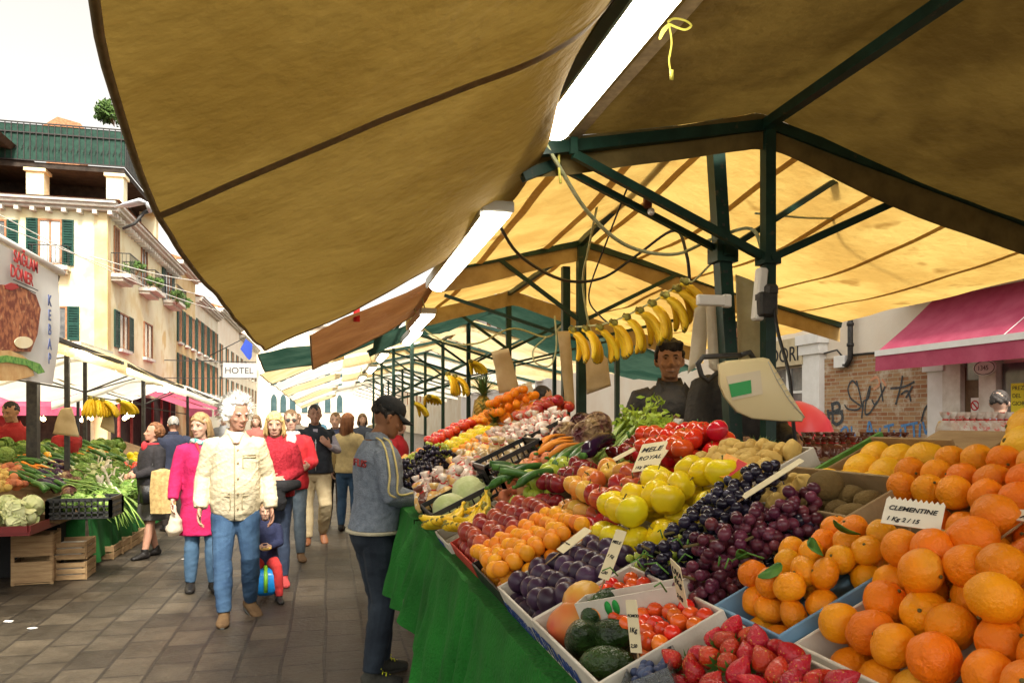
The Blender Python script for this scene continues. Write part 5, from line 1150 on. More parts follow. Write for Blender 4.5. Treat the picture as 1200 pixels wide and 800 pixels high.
for px, py, d, s, rt, lab in ((884,594,2.55,.8,(0,.1,0),'large pineapple with a spiky crown between the scale and the grapes'), (577,520,6.0,1.0,(.1,0,1),'pineapple under the hanging paper bags in the far stall'), (566,495,7.3,1.5,(0,0,2),'big pineapple crown standing over the far oranges'), (578,548,5.1,.8,(1.2,0,0),'small pineapple lying among the sweets'), (866,590,2.2,.8,(1.4,.3,0),'pineapple lying behind the grapes')):
    inst(P_pin, W(px, py, d), rt, s, lab, 'pineapples')
# upper tier vegetables
fr, t = C('crate of ripe tomatoes beside the leaning post', 1.06, 1.25, 2.20, 2.60, .06, M_cardb, -.13)
heap(fr, P_tom, .035, 3, 'ripe tomato heaped beside the leaning post', 'tomatoes beside the leaning post', jit=.14, mound=lambda u, v: 1.6+1.6*math.sin(math.pi*v), rot=lambda: (random.uniform(-.6,.6), random.uniform(-1.2,0), random.uniform(0,6)))
fr, t = C('box of small yellow potatoes between tomatoes and grapes', 1.01, 1.22, 1.76, 2.18, .06, M_cardw, -.085)
heap(fr, P_pot, .025, 2, 'small yellow potato beside the lemon pennant', 'small yellow potatoes', jit=.2)
fr = Frame(1.05, 1.27, 2.62, 2.98, -.12); crate('crate of dark red peppers on the upper tier', fr, .07, M_card)
heap(fr, P_pep, .033, 2, 'dark red pepper below the vendor', 'dark red peppers', jit=.2, rx=.036, mound=lambda u, v: 1.5+1.2*u)
fr = Frame(1.08, 1.18, 2.35, 2.7, -.06); heap(fr, P_tom, .034, 2, 'tomato in front of the dark peppers', 'tomatoes in front of the peppers', jit=.15)
# celery
M_cel = mat('celery_stalk', (.28,.42,.08), (.45,.58,.16), .4, scale=10, stretch=(1,1,.2), vary=.1)
M_cell = mat('celery_leaf', (.20,.34,.02), (.42,.52,.05), .55, scale=12)
def celery(lab, p, d, L=.42, n=14, name='celery_bunch'):
    t = thing(name, lab, 'celery', p); b = MB(); l = MB(); d = V(*d).normalized(); s = d.cross(V(0,0,1)).normalized(); u2 = s.cross(d)
    for k in range(n):
        a = k*2.4; rr = .028*math.sqrt(k/n); o = s*math.cos(a)*rr+u2*math.sin(a)*rr; e = d*L*random.uniform(.8,1)+o*2.6; b.tube([o, o*1.2+d*L*.3, e*.7+o*.2, e], [.011,.011,.007,.004], 6, flat=.6)
        for _ in range(22):
            q = e*random.uniform(.78,1.1)+V(random.gauss(0,.02), random.gauss(0,.02), random.gauss(0,.02)); f = V(random.gauss(0,1), random.gauss(0,1), random.gauss(0,1)).normalized()*.02; g = f.orthogonal().normalized()*.011; l.add([q-f, q+g, q+f, q-g], [(0,1,2,3)])
    b.build('stalks', M_cel, t); l.build('leaves', M_cell, t, False); return t
for p0, p1, lab in (((712,545,3.1),(766,492,3.2),'largest celery bunch leaning up towards the vendor'), ((700,540,3.3),(745,494,3.45),'celery bunch lying left of the largest one'), ((728,548,2.95),(775,505,3.0),'celery bunch in front of the dark peppers')):
    a, c = W(*p0), W(*p1); celery(lab, a, c-a, (c-a).length*1.1)
# leafy heads
M_rad = mat('radicchio_leaf', (.10,.02,.03), (.4,.28,.14), .5, scale=14, vary=.15, lo=.4, hi=.6)
M_let = mat('lettuce_leaf', (.10,.22,.03), (.30,.42,.10), .5, scale=8, vary=.15)
M_sav = mat('cauliflower_green', (.45,.5,.2), (.68,.7,.4), .6, scale=12, vary=.08, bump=.6, bscale=40)
def head(name, lab, cat, r, m, n=16):
    b = MB(); b.ball((0,0,0), r*.72, 12)
    for k in range(n):
        u = k/n; a = k*2.4; el = -.2+1.6*u; nn = V(math.cos(a)*math.cos(el), math.sin(a)*math.cos(el), math.sin(el)); s = V(-math.sin(a), math.cos(a), 0); w = nn.cross(s)
        vs = []; N_ = 6
        for i in range(N_+1):
            for j in range(N_+1):
                x, y = (i/N_-.5)*2, (j/N_-.5)*2; ed = max(abs(x), abs(y)); p = nn*r*(.82+.06*u)+s*x*r*.55+w*y*r*.6; p = p.normalized()*r*(.8+.07*u+.16*ed**3+.05*noise.noise(V(x*3+k, y*3, k))); vs.append(p)
        b.add(vs, [(i*(N_+1)+j, i*(N_+1)+j+1, (i+1)*(N_+1)+j+1, (i+1)*(N_+1)+j) for i in range(N_) for j in range(N_)])
    o = b.build(name, m); tag(o, lab, cat); reg(o); o.location = (0,0,-50); return o
H_rad = head('radicchio_head', 'radicchio', 'radicchio', .07, M_rad); H_let = head('lettuce_head', 'green lettuce on the left stall', 'lettuce', .085, M_let); H_cau = head('cauliflower_head', 'pale green cauliflower on the left tray', 'cauliflower', .1, M_sav, 12)
for i, (px, py, d) in enumerate(((690,512,3.6),(700,500,3.8),(672,526,3.6),(682,498,4.0),(665,512,3.9),(656,530,3.7))): inst(H_rad, W(px,py,d), rrot(), random.uniform(.9,1.2), f'{["central","high","low","back","left","front"][i]} striped radicchio head on the upper tier', 'radicchio heads')
fr = Frame(1.08, 1.27, 4.0, 4.29, -.09); plastic_crate('black plastic crate of mixed roots on the upper tier', fr, .13)
M_car = mat('carrot_skin', (.75,.22,.02), (.85,.32,.04), .6, scale=6, vary=.1)
M_zuc = mat('courgette_skin', (.02,.09,.015), (.08,.2,.04), .35, scale=8, stretch=(1,1,.2), vary=.2)
M_aub = mat('aubergine_skin', (.015,.005,.02), (.04,.012,.05), .18, scale=3, vary=.2)
M_wht = mat('pale_root_skin', (.6,.52,.4), (.75,.68,.55), .6, scale=6, vary=.1)
M_bean = mat('green_bean_skin', (.05,.2,.02), (.14,.34,.05), .5, scale=8, vary=.2)
def root(name, lab, cat, L, r, m, taper=.3, bend=.1):
    b = MB(); b.tube([V(L*(k/7-.5), 0, bend*L*math.sin(math.pi*k/7)) for k in range(8)], [r*(.35 if k == 0 else (1-(1-taper)*k/7)) for k in range(8)], 10)
    c = MB(); c.tube([V(-L*.5,0,0), V(-L*.58,0,.004)], r*.45, 6); o = b.build(name, m); c.build('stalk', M_cal, o); tag(o, lab, cat); reg(o); o.location = (0,0,-50); return o
R_car = root('carrot', 'carrot', 'carrot', .17, .014, M_car); R_zuc = root('courgette', 'courgette', 'courgette', .2, .019, M_zuc, .85); R_aub = root('aubergine', 'aubergine', 'aubergine', .18, .03, M_aub, .9)
R_leek = root('leek', 'long leek among the green vegetables', 'leek', .45, .016, M_cel, .9, .05); R_wht = root('pale_root', 'pale long root among the vegetables', 'root', .18, .02, M_wht, .25)
for i in range(7): p = PP(676+random.uniform(-22,18), 538+random.uniform(-8,6), .02); inst(R_zuc, p, (0,-.4,R(random.uniform(20,60))), 1, 'dark green courgette lying in front of the radicchio', 'courgettes by the radicchio')
for i in range(8): p = PP(657+random.uniform(-14,14), 520+random.uniform(-5,8), .04); inst(R_car, p, (0,-.3,R(random.uniform(10,50))), 1.1, 'carrot lying beside the radicchio heads', 'carrots by the radicchio')
inst(R_aub, PP(700,524,.05), (0,-.3,R(40)), 1.1, 'long dark aubergine between radicchio and celery')
for i in range(9): p = PP(612+random.uniform(-18,20), 556+random.uniform(-8,8), .04); inst(R_zuc, p, (0,-.3,R(random.uniform(0,180))), .9, 'courgette in the black and green crate', 'courgettes in the crate')
# strawberries and blueberries in front
fr = Frame(.50, .66, .55, 1.16, -.06); t = crate('low tray of strawberries in front of the oranges', fr, .035, M_cardw)
heap(fr, P_str, .0195, 2, 'ripe strawberry heaped in front of the blue clementine box', 'strawberries heaped in the low tray', jit=.3, rx=.019, sc=(.9,1.35), rot=lambda: (math.pi+random.uniform(-1.2,1.2), random.uniform(-1,1), random.uniform(0,6)))
b = MB(); M_clear = mat('clear_plastic', (.75,.8,.8), rough=.1, transm=.9)
for y in (1.0,): 
    pass
bo_ = PP(688,748,-.05); be_ = PP(872,722,-.05); be_ = bo_+(be_-bo_).normalized()*min((be_-bo_).length, .24); ex = be_-bo_; ey = V(-.30,.0,1)
MBX = basis(bo_, ex, ey); Lx = ex.length
bx = thing('berry_box', 'small white box with a green leaf print and an orange seal at the table edge', 'box', bo_, None, MBX.to_euler())
for nm, c, d in (('front_panel',(Lx/2,.035,-.003),(Lx,.08,.004)),('back_panel',(Lx/2,.035,-.047),(Lx,.08,.004)),('side_panel',(.002,.035,-.025),(.004,.08,.04)),('side_panel',(Lx-.002,.035,-.025),(.004,.08,.04)),('base',(Lx/2,.0,-.025),(Lx-.01,.006,.038))): b = MB(); b.box(c, d); b.build(nm, M_cardw, bx, False)
b = MB(); b.rings([[V(.035+.016*math.cos(a*.314), .045+.016*math.sin(a*.314), -.0008+o) for a in range(20)] for o in (0,.001)]); b.build('orange_seal', M_car, bx)
b = MB()
for s_ in (-1, 1): b.rings([[V(.085+s_*(.009+.008*math.cos(a*.314)), .055+.015*math.sin(a*.314)+.3*s_*.008*math.cos(a*.314), -.0008+o) for a in range(20)] for o in (0,.001)])
b.build('green_leaf_print', M_grn, bx); text('BIO', .018, M_ink, Matrix.Translation((.13,.02,-.0006)), bx)
pb = PP(765,792,-.02); t = thing('berry_punnet', 'clear punnet of blueberries in front of the small white box', 'punnet', pb, None, (0,-TH,-.5))
b = MB()
for c, d in (((0,0,-.02),(.08,.12,.002)),((-.04,0,0),(.002,.12,.04)),((.04,0,0),(.002,.12,.04)),((0,-.06,0),(.08,.002,.04)),((0,.06,0),(.08,.002,.04))): b.box(c, d)
b.build('tray', M_clear, t, False); PM = Matrix.Translation(pb) @ Euler((0,-TH,-.5)).to_matrix().to_4x4()
for i in range(44): inst(P_blu[0], PM @ V(random.uniform(-.03,.03), random.uniform(-.05,.05), -.012+random.random()*.028), rrot(), random.uniform(.9,1.15), 'blueberry in the clear punnet', 'blueberries in the clear punnet')
# ================================================================ price signs
M_sign = mat('cream_sign_card', (.72,.62,.38), (.8,.72,.5), .7, scale=5)
M_signw = mat('pale_sign_card', (.75,.70,.55), (.82,.78,.66), .7, scale=5)
def price(lab, quad, lines, sz, m=None, notch=False):
    "quad: bottom-left, bottom-right, top-left pixel+depth"
    A_, B2, C2 = (W(*q) for q in quad); ex, ey = (B2-A_), (C2-A_); M = basis(A_, ex, ey); w = ex.length; h = ey.length; ez = V(M[0][2], M[1][2], M[2][2]); n = thing('price_sign', lab, 'price sign', A_, 'handwritten price signs', M.to_euler())
    b = MB()
    if notch:
        top = []; N_ = 11
        for k in range(N_*2+1): top.append((w*k/(2*N_), h+(.006 if k % 2 else 0)))
        pts = [(0,0), (w,0)]+list(reversed(top))
    else: pts = [(0,0),(w,0),(w,h*.96),(w*.96,h),(w*.04,h),(0,h*.96)]
    b.rings([[V(x, y, z) for x, y in pts] for z in (-.0015, .0)]); b.build('card', m or M_sign, n, False)
    for k, (s_, x, y) in enumerate(lines):
        q = min(sz*h*1.2, .86*w/(len(s_)*.62)); text(s_, q, M_ink, Matrix.Translation((.07*w, y*h*.96, .0008)), n, jit=.05, shear=.25, ext=.0004, bold=q*.014)
    b = MB(); b.tube([(w*.5, 0, -.004), (w*.5, -.05, -.004)], .002, 5); b.build('stick', M_wood, n)
    return n
price('large cream price sign with jagged top among the oranges', ((1032,612,1.19),(1102,622,1.14),(1040,584,1.21)), (('CLEMENTINE', .07, .60),('1 Kg 2 / 15', .1, .15)), .36, M_signw, True)
price('slanted cream price sign in front of the dark peppers', ((741,555,2.45),(762,556,2.4),(768,524,2.52)), (), .3)
price('cream price sign reading the apple variety at the yellow apples', ((740,553,2.3),(771,549,2.25),(766,520,2.36)), (('MELE', .30, .70),('ROYAL', .2, .40),('1Kg 2,00', .05, .1)), .24)
price('tall price sign standing in front of the green grapes', ((794,702,1.42),(806,715,1.38),(774,648,1.44)), (('UVA', .1, .72),('1Kg', .15, .48),('3,98', .05, .1)), .21)
price('tall folded price sign in front of the white apple crate', ((701,676,1.62),(713,680,1.6),(713,618,1.66)), (('MELE', .0, .75),('1 Kg', .1, .45),('2,00', .1, .1)), .2)
price('leaning price sign on the cherry tomatoes', ((739,764,1.33),(752,765,1.31),(723,704,1.36)), (('POMOD', .02, .7),('1Kg', .1, .4),('2,50', .1, .1)), .18)
price('small price stick between nectarines and apple crate', ((652,643,2.0),(660,648,1.97),(674,614,2.06)), (('1 Kg 2,00', .02, .3),), .3)
price('small price card standing in the green apples', ((630,612,2.7),(638,615,2.68),(640,598,2.75)), (('2,00', .02, .3),), .35)
price('yellow stick sign leaning over the purple grapes', ((868,580,1.7),(873,584,1.68),(914,530,1.76)), (), .3)
price('round topped price card in front of the yellow oranges', ((1033,553,1.85),(1052,553,1.8),(1038,538,1.88)), (('2,20', .1, .25),), .5)
price('white price card at the right edge on the oranges', ((1180,607,1.12),(1215,612,1.08),(1185,596,1.14)), (('1 Kg', .1, .2),), .55, M_signw)
price('small cream price tag in front of the celery', ((702,545,2.7),(706,548,2.68),(724,517,2.8)), (), .3)
price('folded cream price card between radicchio and green apples', ((640,545,3.3),(655,548,3.25),(655,525,3.4)), (('2,00', .1, .4),), .4)
# red and yellow fruit pennant
pn = W(846,548,1.95); t = thing('fruit_placard', 'small orange and red placard with a round emblem above the black grapes', 'placard', pn)
A_, B2, C2, D2 = W(834,556,1.93), W(851,561,1.9), W(876,543,1.92), W(851,531,1.97); b = MB(); b.rings([[A_, B2, C2, D2], [p+V(-.001,-.003,.001) for p in (A_, B2, C2, D2)]]); b.build('card', mat('orange_card', (.85,.35,.03), rough=.5), t, False, world=True)
b = MB(); mid = (B2+C2)/2; b.rings([[B2+V(-.002,-.005,0), C2+V(-.002,-.005,0), D2.lerp(C2,.55)+V(-.002,-.005,0)], [B2+V(-.003,-.006,0), C2+V(-.003,-.006,0), D2.lerp(C2,.55)+V(-.003,-.006,0)]]); b.build('red_corner', M_red, t, False, world=True)
cc = (A_+B2+C2+D2)/4+V(-.003,-.008,0); ux = (C2-A_).normalized(); uy = (D2-B2).normalized()
for nm, rr, mm, off in (('emblem_ring', .014, M_grn, 0), ('emblem_disc', .011, M_red, .001), ('emblem_bar', .006, M_px, .002)):
    b = MB(); b.rings([[cc+(ux*math.cos(a*.314)+uy*math.sin(a*.314)*(.35 if nm == 'emblem_bar' else 1))*rr+V(-.2,-1,0)*(off+o) for a in range(20)] for o in (0,.0006)]); b.build(nm, mm, t, world=True)
# clear punnet of yellow fruit
p0 = PP(912,592,-.03); t = thing('plastic_punnet', 'clear plastic punnet of yellow fruit with a label behind the purple grapes', 'punnet', p0)
b = MB(); b.box((0,0,.0), (.10,.13,.045)); o = b.build('box', M_clear, t, False, bevel=.006); b = MB(); b.box((-.01,-.0,.024), (.05,.06,.002)); b.build('label', M_px, t, False); t.rotation_euler = (0,-TH,.1)
farheap(P_pot, .022, p0.x-.05, p0.x+.08, p0.y-.06, p0.y+.09, 'yellow fruit inside the clear punnet', 'fruit in the punnet', 1, base=-.04)
# ================================================================ scale
t = thing('hanging_scale', 'cream electronic scale with a green display hanging by the slender post', 'scale', W(885,455,3.05))
M_sc = mat('cream_plastic', (.74,.62,.34), (.78,.66,.38), .35, scale=2, spec=.5)
M_scd = mat('cream_plastic_tray', (.7,.6,.42), rough=.3)
o = W(885,455,3.05); Mx = Matrix.Rotation(-YAW, 4, 'Z')
def q2(x, z, y=0): r = Mx @ V(x, y, z); return r
k = 3.05/900
out = [(841,427),(850,423),(893,419),(900,421),(912,440),(930,470),(941,487),(938,493),(915,493),(880,490),(862,482),(848,465),(842,450)]
pf = [V((x-885)*k, 0, -(y-455)*k) for x, y in out]
b = MB(); rs = []
for y, s_ in ((-.075,.90),(-.07,.97),(-.05,1),(.05,1),(.075,.95)):
    rs.append([q2(p.x*s_ + (y)*.25, p.z*s_ + y*.05, y) for p in pf])
b.rings(rs); b.build('body', M_sc, t, True, auto=35)
dq = [(850,441),(889,434),(892,461),(857,468)]
def dface(px, py, y): return q2((px-885)*k-.075*.25, -(py-455)*k-.004, y)
b = MB(); b.rings([[dface(x,y,-.074) for x, y in dq], [dface(x,y,-.078) for x, y in dq]]); b.build('display_frame', M_scd, t, False)
di = [(853,450),(878,445),(879,460),(856,465)]
b = MB(); b.rings([[dface(x,y,-.0785) for x, y in di], [dface(x,y,-.081) for x, y in di]]); b.build('display', mat('green_lcd', (.01,.22,.04), rough=.3, emit=.1), t, False)
b = MB()
for a in range(7): x = 905+a*3.6; y = 438+a*6.6; b.tube([dface(x, y, -.078), dface(x+4+(a % 2)*3, y-2, -.078)], .0012, 4)
b.tube([dface(x,y,-.078) for x, y in ((898,424),(908,445),(922,468),(940,488))], .0016, 5); b.build('tray_seam', M_house, t)
b = MB(); b.tube([q2((x-885)*k, -(y-455)*k, .0) for x, y in ((842,436),(830,446),(822,440),(818,426),(824,418),(845,417),(868,416))], .011, 8); b.build('hook', M_iron, t)
b = MB(); b.tube([q2((868-885)*k, -(416-455)*k, 0), q2((880-885)*k, -(412-455)*k, .02), q2((890-885)*k, -(425-455)*k,.03)], .011, 8); b.build('hook_end', M_iron, t)
# ================================================================ back counter and its bags
bt = thing('back_counter', 'pale plank counter facing the far aisle behind the vendor', 'table', (3.2, 4.6, 0))
b = MB(); b.box((3.15, 5.2, 1.20), (.9, 5.4, .04)); b.build('table_top', M_wood, bt, False, world=True)
for x in (2.75, 3.55):
    for y in (2.6, 5.1, 7.7): b = MB(); b.bar((x,y,0),(x,y,1.18),.05); b.build('leg', M_wood, bt, False, world=True)
b = MB(); b.box((3.15,5.2,.62), (.7,5.2,.03)); b.build('shelf', M_wood, bt, False, world=True)
for i in range(15):
    for j in range(2):
        px = 940+i*8.2; d = 4.25-.2*j; inst(B_d[i % 2], W(px+j*3, 540-6*j, d+.35*j)-V(0,0,.0), (random.uniform(-.15,.15), 0, random.uniform(0,6)), 1.05, 'clear bag of dark dates standing in a row on the back counter', 'bags of dates on the back counter')
for i in range(10): inst(B_w[i % 2], W(1108+i*8, 517, 3.4), (0,0,i), 1.0, 'white knotted bag in the row behind the upper oranges', 'white bags behind the upper oranges')
fr = Frame(W(935,545,4.0).x-.05, W(935,545,4.0).x+.4, W(1060,545,4.0).y-.2, W(935,545,4.0).y+.25, .0, 0, W(960,552,4.0).z); crate('low slatted wooden crates under the bags of dates', fr, .07, M_wood, slat=True)
cb = W(1075,548,1.95); b = MB()
for pq in (((950,548,1.9),(1000,530,2.0),(1003,552,1.95),(958,566,1.85)),):
    pass
b = MB(); b.box(W(1137,506,4.2), (.35,.1,.12)); tag(b.build('yellow_crate', mat('yellow_plastic', (.7,.5,.05), rough=.5), smooth=False, bevel=.01), 'yellow plastic crate edge in front of the brick wall', 'crate')
b = MB(); b.ball(W(925,510,6.5), (.35,.35,.3), 20); tag(b.build('red_balloon', mat('pinkish_red_rubber', (.7,.06,.08), rough=.3)), 'large shiny red balloon shape behind the bags of dates', 'balloon')
# ================================================================ people
def skin(n, c): return mat('skin_'+n, c, tuple(x*.86 for x in c), .5, scale=14, sss=.12, spec=.4, bump=.15, bscale=120)
SK_f = skin('fair', (.52,.32,.235)); SK_r = skin('ruddy', (.44,.235,.16)); SK_t = skin('tan', (.42,.23,.13)); SK_b = skin('brown', (.26,.125,.065))
def fab(n, c, c2=None, b=.5, bs=60, rough=.85, sc=9, **k): return mat('fabric_'+n, c, c2 or tuple(x*.75 for x in c), rough, scale=sc, bump=b, bscale=bs, **k)
def hairm(n, c): return mat('hair_'+n, c, tuple(x*.5 for x in c), .6, scale=30, stretch=(1,1,.25), bump=.9, bscale=70)
F_eye = mat('dark_eye', (.02,.012,.01), rough=.2); F_lip = mat('lips', (.30,.13,.10), rough=.5)
def remesh(b, name, m, parent, vox, disp=0, fr=(7,7,4), seed=0, smooth_it=1):
    me = b.mesh('tmp'); o = bpy.data.objects.new('tmp', me)
    r = o.modifiers.new('r', 'REMESH'); r.mode = 'VOXEL'; r.voxel_size = vox
    s_ = o.modifiers.new('s', 'SMOOTH'); s_.factor = .5; s_.iterations = smooth_it
    nm = evaluated(o)
    if disp:
        n = len(nm.vertices); nr = [0.0]*(3*n); co = [0.0]*(3*n); nm.vertices.foreach_get('normal', nr); nm.vertices.foreach_get('co', co)
        for i in range(0, 3*n, 3):
            x, y, z = co[i], co[i+1], co[i+2]; k = noise.noise((x*fr[0]+seed, y*fr[1], z*fr[2]))*.5+noise.noise((x*fr[0]*1.6, y*fr[1]*1.6+seed, z*fr[2]*2.4+x*9))*.3
            k = disp*(k+.34*max(0, 1-abs(noise.noise((x*4+seed, y*4+x*3, z*10+x*6)))*5)+.16*max(0, 1-abs(noise.noise((x*9, y*9+seed, z*17-x*8)))*5)); co[i] += nr[i]*k; co[i+1] += nr[i+1]*k; co[i+2] += nr[i+2]*k
        nm.vertices.foreach_set('co', co)
    nm.name = name; nm.materials.clear(); nm.materials.append(m); nm.polygons.foreach_set('use_smooth', [True]*len(nm.polygons)); nm.update()
    ob = bpy.data.objects.new(name, nm); COL.objects.link(ob)
    if parent is not None: ob.parent = parent
    return ob
TORSO = [(.80,.10,.09,0),(.86,.155,.115,0),(.94,.168,.12,-.005),(1.03,.15,.108,0),(1.12,.142,.103,.005),(1.22,.155,.112,.005),(1.33,.170,.118,0),(1.385,.166,.108,-.005),(1.425,.135,.092,-.008),(1.455,.098,.078,-.01),(1.485,.068,.068,-.01)]
def seg(a, b, n): return [a.lerp(b, i/n) for i in range(n+1)]
class Body:
    def __init__(s, S):
        s.S = S; g = S.get; s.lean = V(*g('lean', (0,0)), 0); s.w = g('w', 1.0); s.belly = g('belly', 0)
        s.arm = {k: [V(*p) for p in g(k, ((.25*(1 if k == 'R' else -1), -.02, 1.15), (.27*(1 if k == 'R' else -1), .06, .90)))] for k in ('R', 'L')}
        s.leg = {k: [V(*p) for p in g('leg'+k, ((.10*(1 if k == 'R' else -1), .02, .50), (.11*(1 if k == 'R' else -1), 0, .085)))] for k in ('R', 'L')}
        s.hipz = g('hipz', 0); s.fy = {'R': R(g('footR', 8)), 'L': R(-g('footL', 8))}
    def off(s, z): return s.lean*max(0, (z-.93)/.5)+V(0,0,s.hipz)
    def torso(s, b, t=0, z0=.8, z1=1.5, flare=0):
        rs = []; pts = [q for q in TORSO if z0-.001 <= q[0] <= z1+.001]
        if z0 < .8: pts = [(z0, .16+flare, .12+flare, 0), ((z0+.86)/2, .165+flare*.6, .12+flare*.6, 0)]+[q for q in TORSO[1:] if q[0] <= z1+.001]
        elif pts[0][0] > z0+.01: pts = [(z0, pts[0][1], pts[0][2], pts[0][3])]+pts
        for z, rx, ry, y in pts:
            be = s.belly*math.exp(-((z-1.08)/.14)**2); o = s.off(z); tt = t*(1 if z < 1.44 else .7)
            rs.append([V(math.copysign(abs(math.cos(a))**.85, math.cos(a))*(rx*s.w+tt+be*.5), math.sin(a)*(ry+tt+be*.6)+y+be*.5, z)+o for a in [2*math.pi*k/24 for k in range(24)]])
        b.rings(rs)
    def sh(s, k): x = .172*s.w*(1 if k == 'R' else -1); return V(x, -.01, 1.385)+s.off(1.4)
    def armtube(s, b, k, t=0, end=1.0, bag=0):
        S0 = s.sh(k); E, Wr = s.arm[k]; E = E+V(0,0,s.hipz)*0; up = seg(S0, E, 5); lo = seg(E, E.lerp(Wr, end), 5)[1:]
        ins = S0+V(-.06*(1 if k == 'R' else -1), 0, .02)
        pts = [ins]+up+lo; rr = [.05+t*.8]+[lerp(.056, .043, i/5)+t+bag*.3 for i in range(6)]+[lerp(.043, .028, i/5*end)+t*(1 if i < 4 else .9)+bag*(.3 if i < 5 else 0) for i in range(1, 6)]
        b.tube(pts, rr, 12)
    def legtube(s, b, k, t=0, end=1.0):
        H0 = V(.085*(1 if k == 'R' else -1)*s.w, 0, .90)+V(0,0,s.hipz); K, A = s.leg[k]; up = seg(H0, K, 5); lo = seg(K, K.lerp(A, end), 6)[1:]
        rr = [.088+t*.7, .086+t, .078+t, .069+t, .062+t, .056+t]+[lerp(.056, .036, (i/6)**1.4)+.006*math.sin(math.pi*i/6)+t for i in range(1, 7)]
        b.tube([H0+V(0,0,.03)]+up+lo, [.08+t*.5]+rr, 14)
    def foot(s, b, k, t=0, heel=0):
        A = s.leg[k][1]; f = Euler((R(s.S.get('toe'+k, 0)),0,-s.fy[k])).to_matrix(); P = lambda x, y, z: A+f @ V(x, y, z)
        b.tube([P(0,0,.05), P(0,-.005,0), P(0,.0,-.03)], [.036+t, .038+t, .036+t], 10)
        b.tube([P(0,-.065,-.045), P(0,-.045,-.042), P(0,.0,-.038), P(0,.06,-.045), P(0,.12,-.056), P(0,.165,-.062), P(0,.185,-.064)], [(.02+t,.025+t),(.033+t,.036+t),(.037+t,.04+t),(.041+t,.034+t),(.045+t,.024+t),(.036+t,.018+t),(.016+t,.010+t)], 14)
    def hand(s, b, k, curl=.5):
        E, Wr = s.arm[k]; sd = 1 if k == 'R' else -1; d = (Wr-E).normalized(); hd = s.S.get('hand'+k)
        d = V(*hd[0]).normalized() if hd else d; nrm = V(*hd[1]).normalized() if hd else V(-sd, .25, 0); nrm = (nrm-d*nrm.dot(d)).normalized(); side = d.cross(nrm)*sd
        curl = s.S.get('curl'+k, curl)
        b.tube([Wr-d*.02, Wr+d*.02, Wr+d*.055, Wr+d*.088], [(.028,.020),(.034,.017),(.041,.015),(.038,.012)], 12, up=nrm)
        for i in range(4):
            o = Wr+d*(.082-.004*abs(i-1.3))+side*(.031-.021*i); L = (.040,.045,.042,.033)[i]; p = [o-d*.02, o]; a = curl*.6
            for j in range(3): dd = d*math.cos(a)+nrm*math.sin(a)+side*(.05-.035*i); p.append(p[-1]+dd.normalized()*L*(.95,.62,.5)[j]); a += curl*.85
            b.tube(p, [.0095,.0095,.0088,.0082,.007], 8)
        o = Wr+d*.025+side*.03; q = o+d*.028+side*.028+nrm*.012; b.tube([o-side*.01, o, q, q+d*.03+side*.006+nrm*.012*(1+curl)], [.012,.0125,.0105,.008], 8)
    def headM(s):
        nb = V(0,-.012,1.485)+s.off(1.485); yw, pt, rl = s.S.get('head', (0,0,0)); return Matrix.Translation(nb) @ Euler((R(pt),R(rl),R(yw)), 'YXZ').to_matrix().to_4x4() if False else Matrix.Translation(nb) @ Matrix.Rotation(R(yw), 4, 'Z') @ Matrix.Rotation(R(pt), 4, 'X') @ Matrix.Rotation(R(rl), 4, 'Y')
    def head(s, b, nose=1.0, jaw=1.0):
        M = s.headM(); P = lambda x, y, z: M @ V(x, y, z)
        b.tube([P(0,-.015,-.05), P(0,-.008,0), P(0,.002,.05), P(0,.008,.09)], [.06,.053,.05,.052], 14)
        prof = [(.042,.026,.022,.066),(.055,.042*jaw,.040,.052),(.075,.052*jaw,.062,.035),(.10,.060*jaw,.078,.022),(.13,.068,.090,.012),(.165,.073,.096,.006),(.20,.0755,.098,.0),(.23,.072,.092,-.002),(.255,.058,.074,-.006),(.272,.032,.042,-.01),(.278,.01,.012,-.012)]
        b.rings([[P(rx*math.cos(a), y+ry*math.sin(a)*(1 if math.sin(a) < 0 else 1.0), z) for a in [2*math.pi*k/24 for k in range(24)]] for z, rx, ry, y in prof])
        b.tube([P(0,.095,.165), P(0,.106,.145), P(0,.118*nose,.125), P(0,.112,.113), P(0,.098,.110)], [.010,.011,.0145,.013,.008], 8)
        for q in (-1, 1):
            b.ball(P(q*.015,.104,.117), .009, 8); b.ball(P(q*.034,.086,.178), (.024,.013,.008), 8); b.ball(P(q*.042,.072,.125), (.020,.018,.017), 8)
            b.tube([P(q*.072,-.002,.165), P(q*.084,-.012,.155), P(q*.082,-.008,.130), P(q*.073,.004,.115)], [.012,.013,.011,.007], 7)
        b.ball(P(0,.098,.088), (.024,.010,.006), 8); b.ball(P(0,.095,.077), (.020,.010,.007), 8); b.ball(P(0,.085,.055), (.022,.014,.014), 8)
        return M
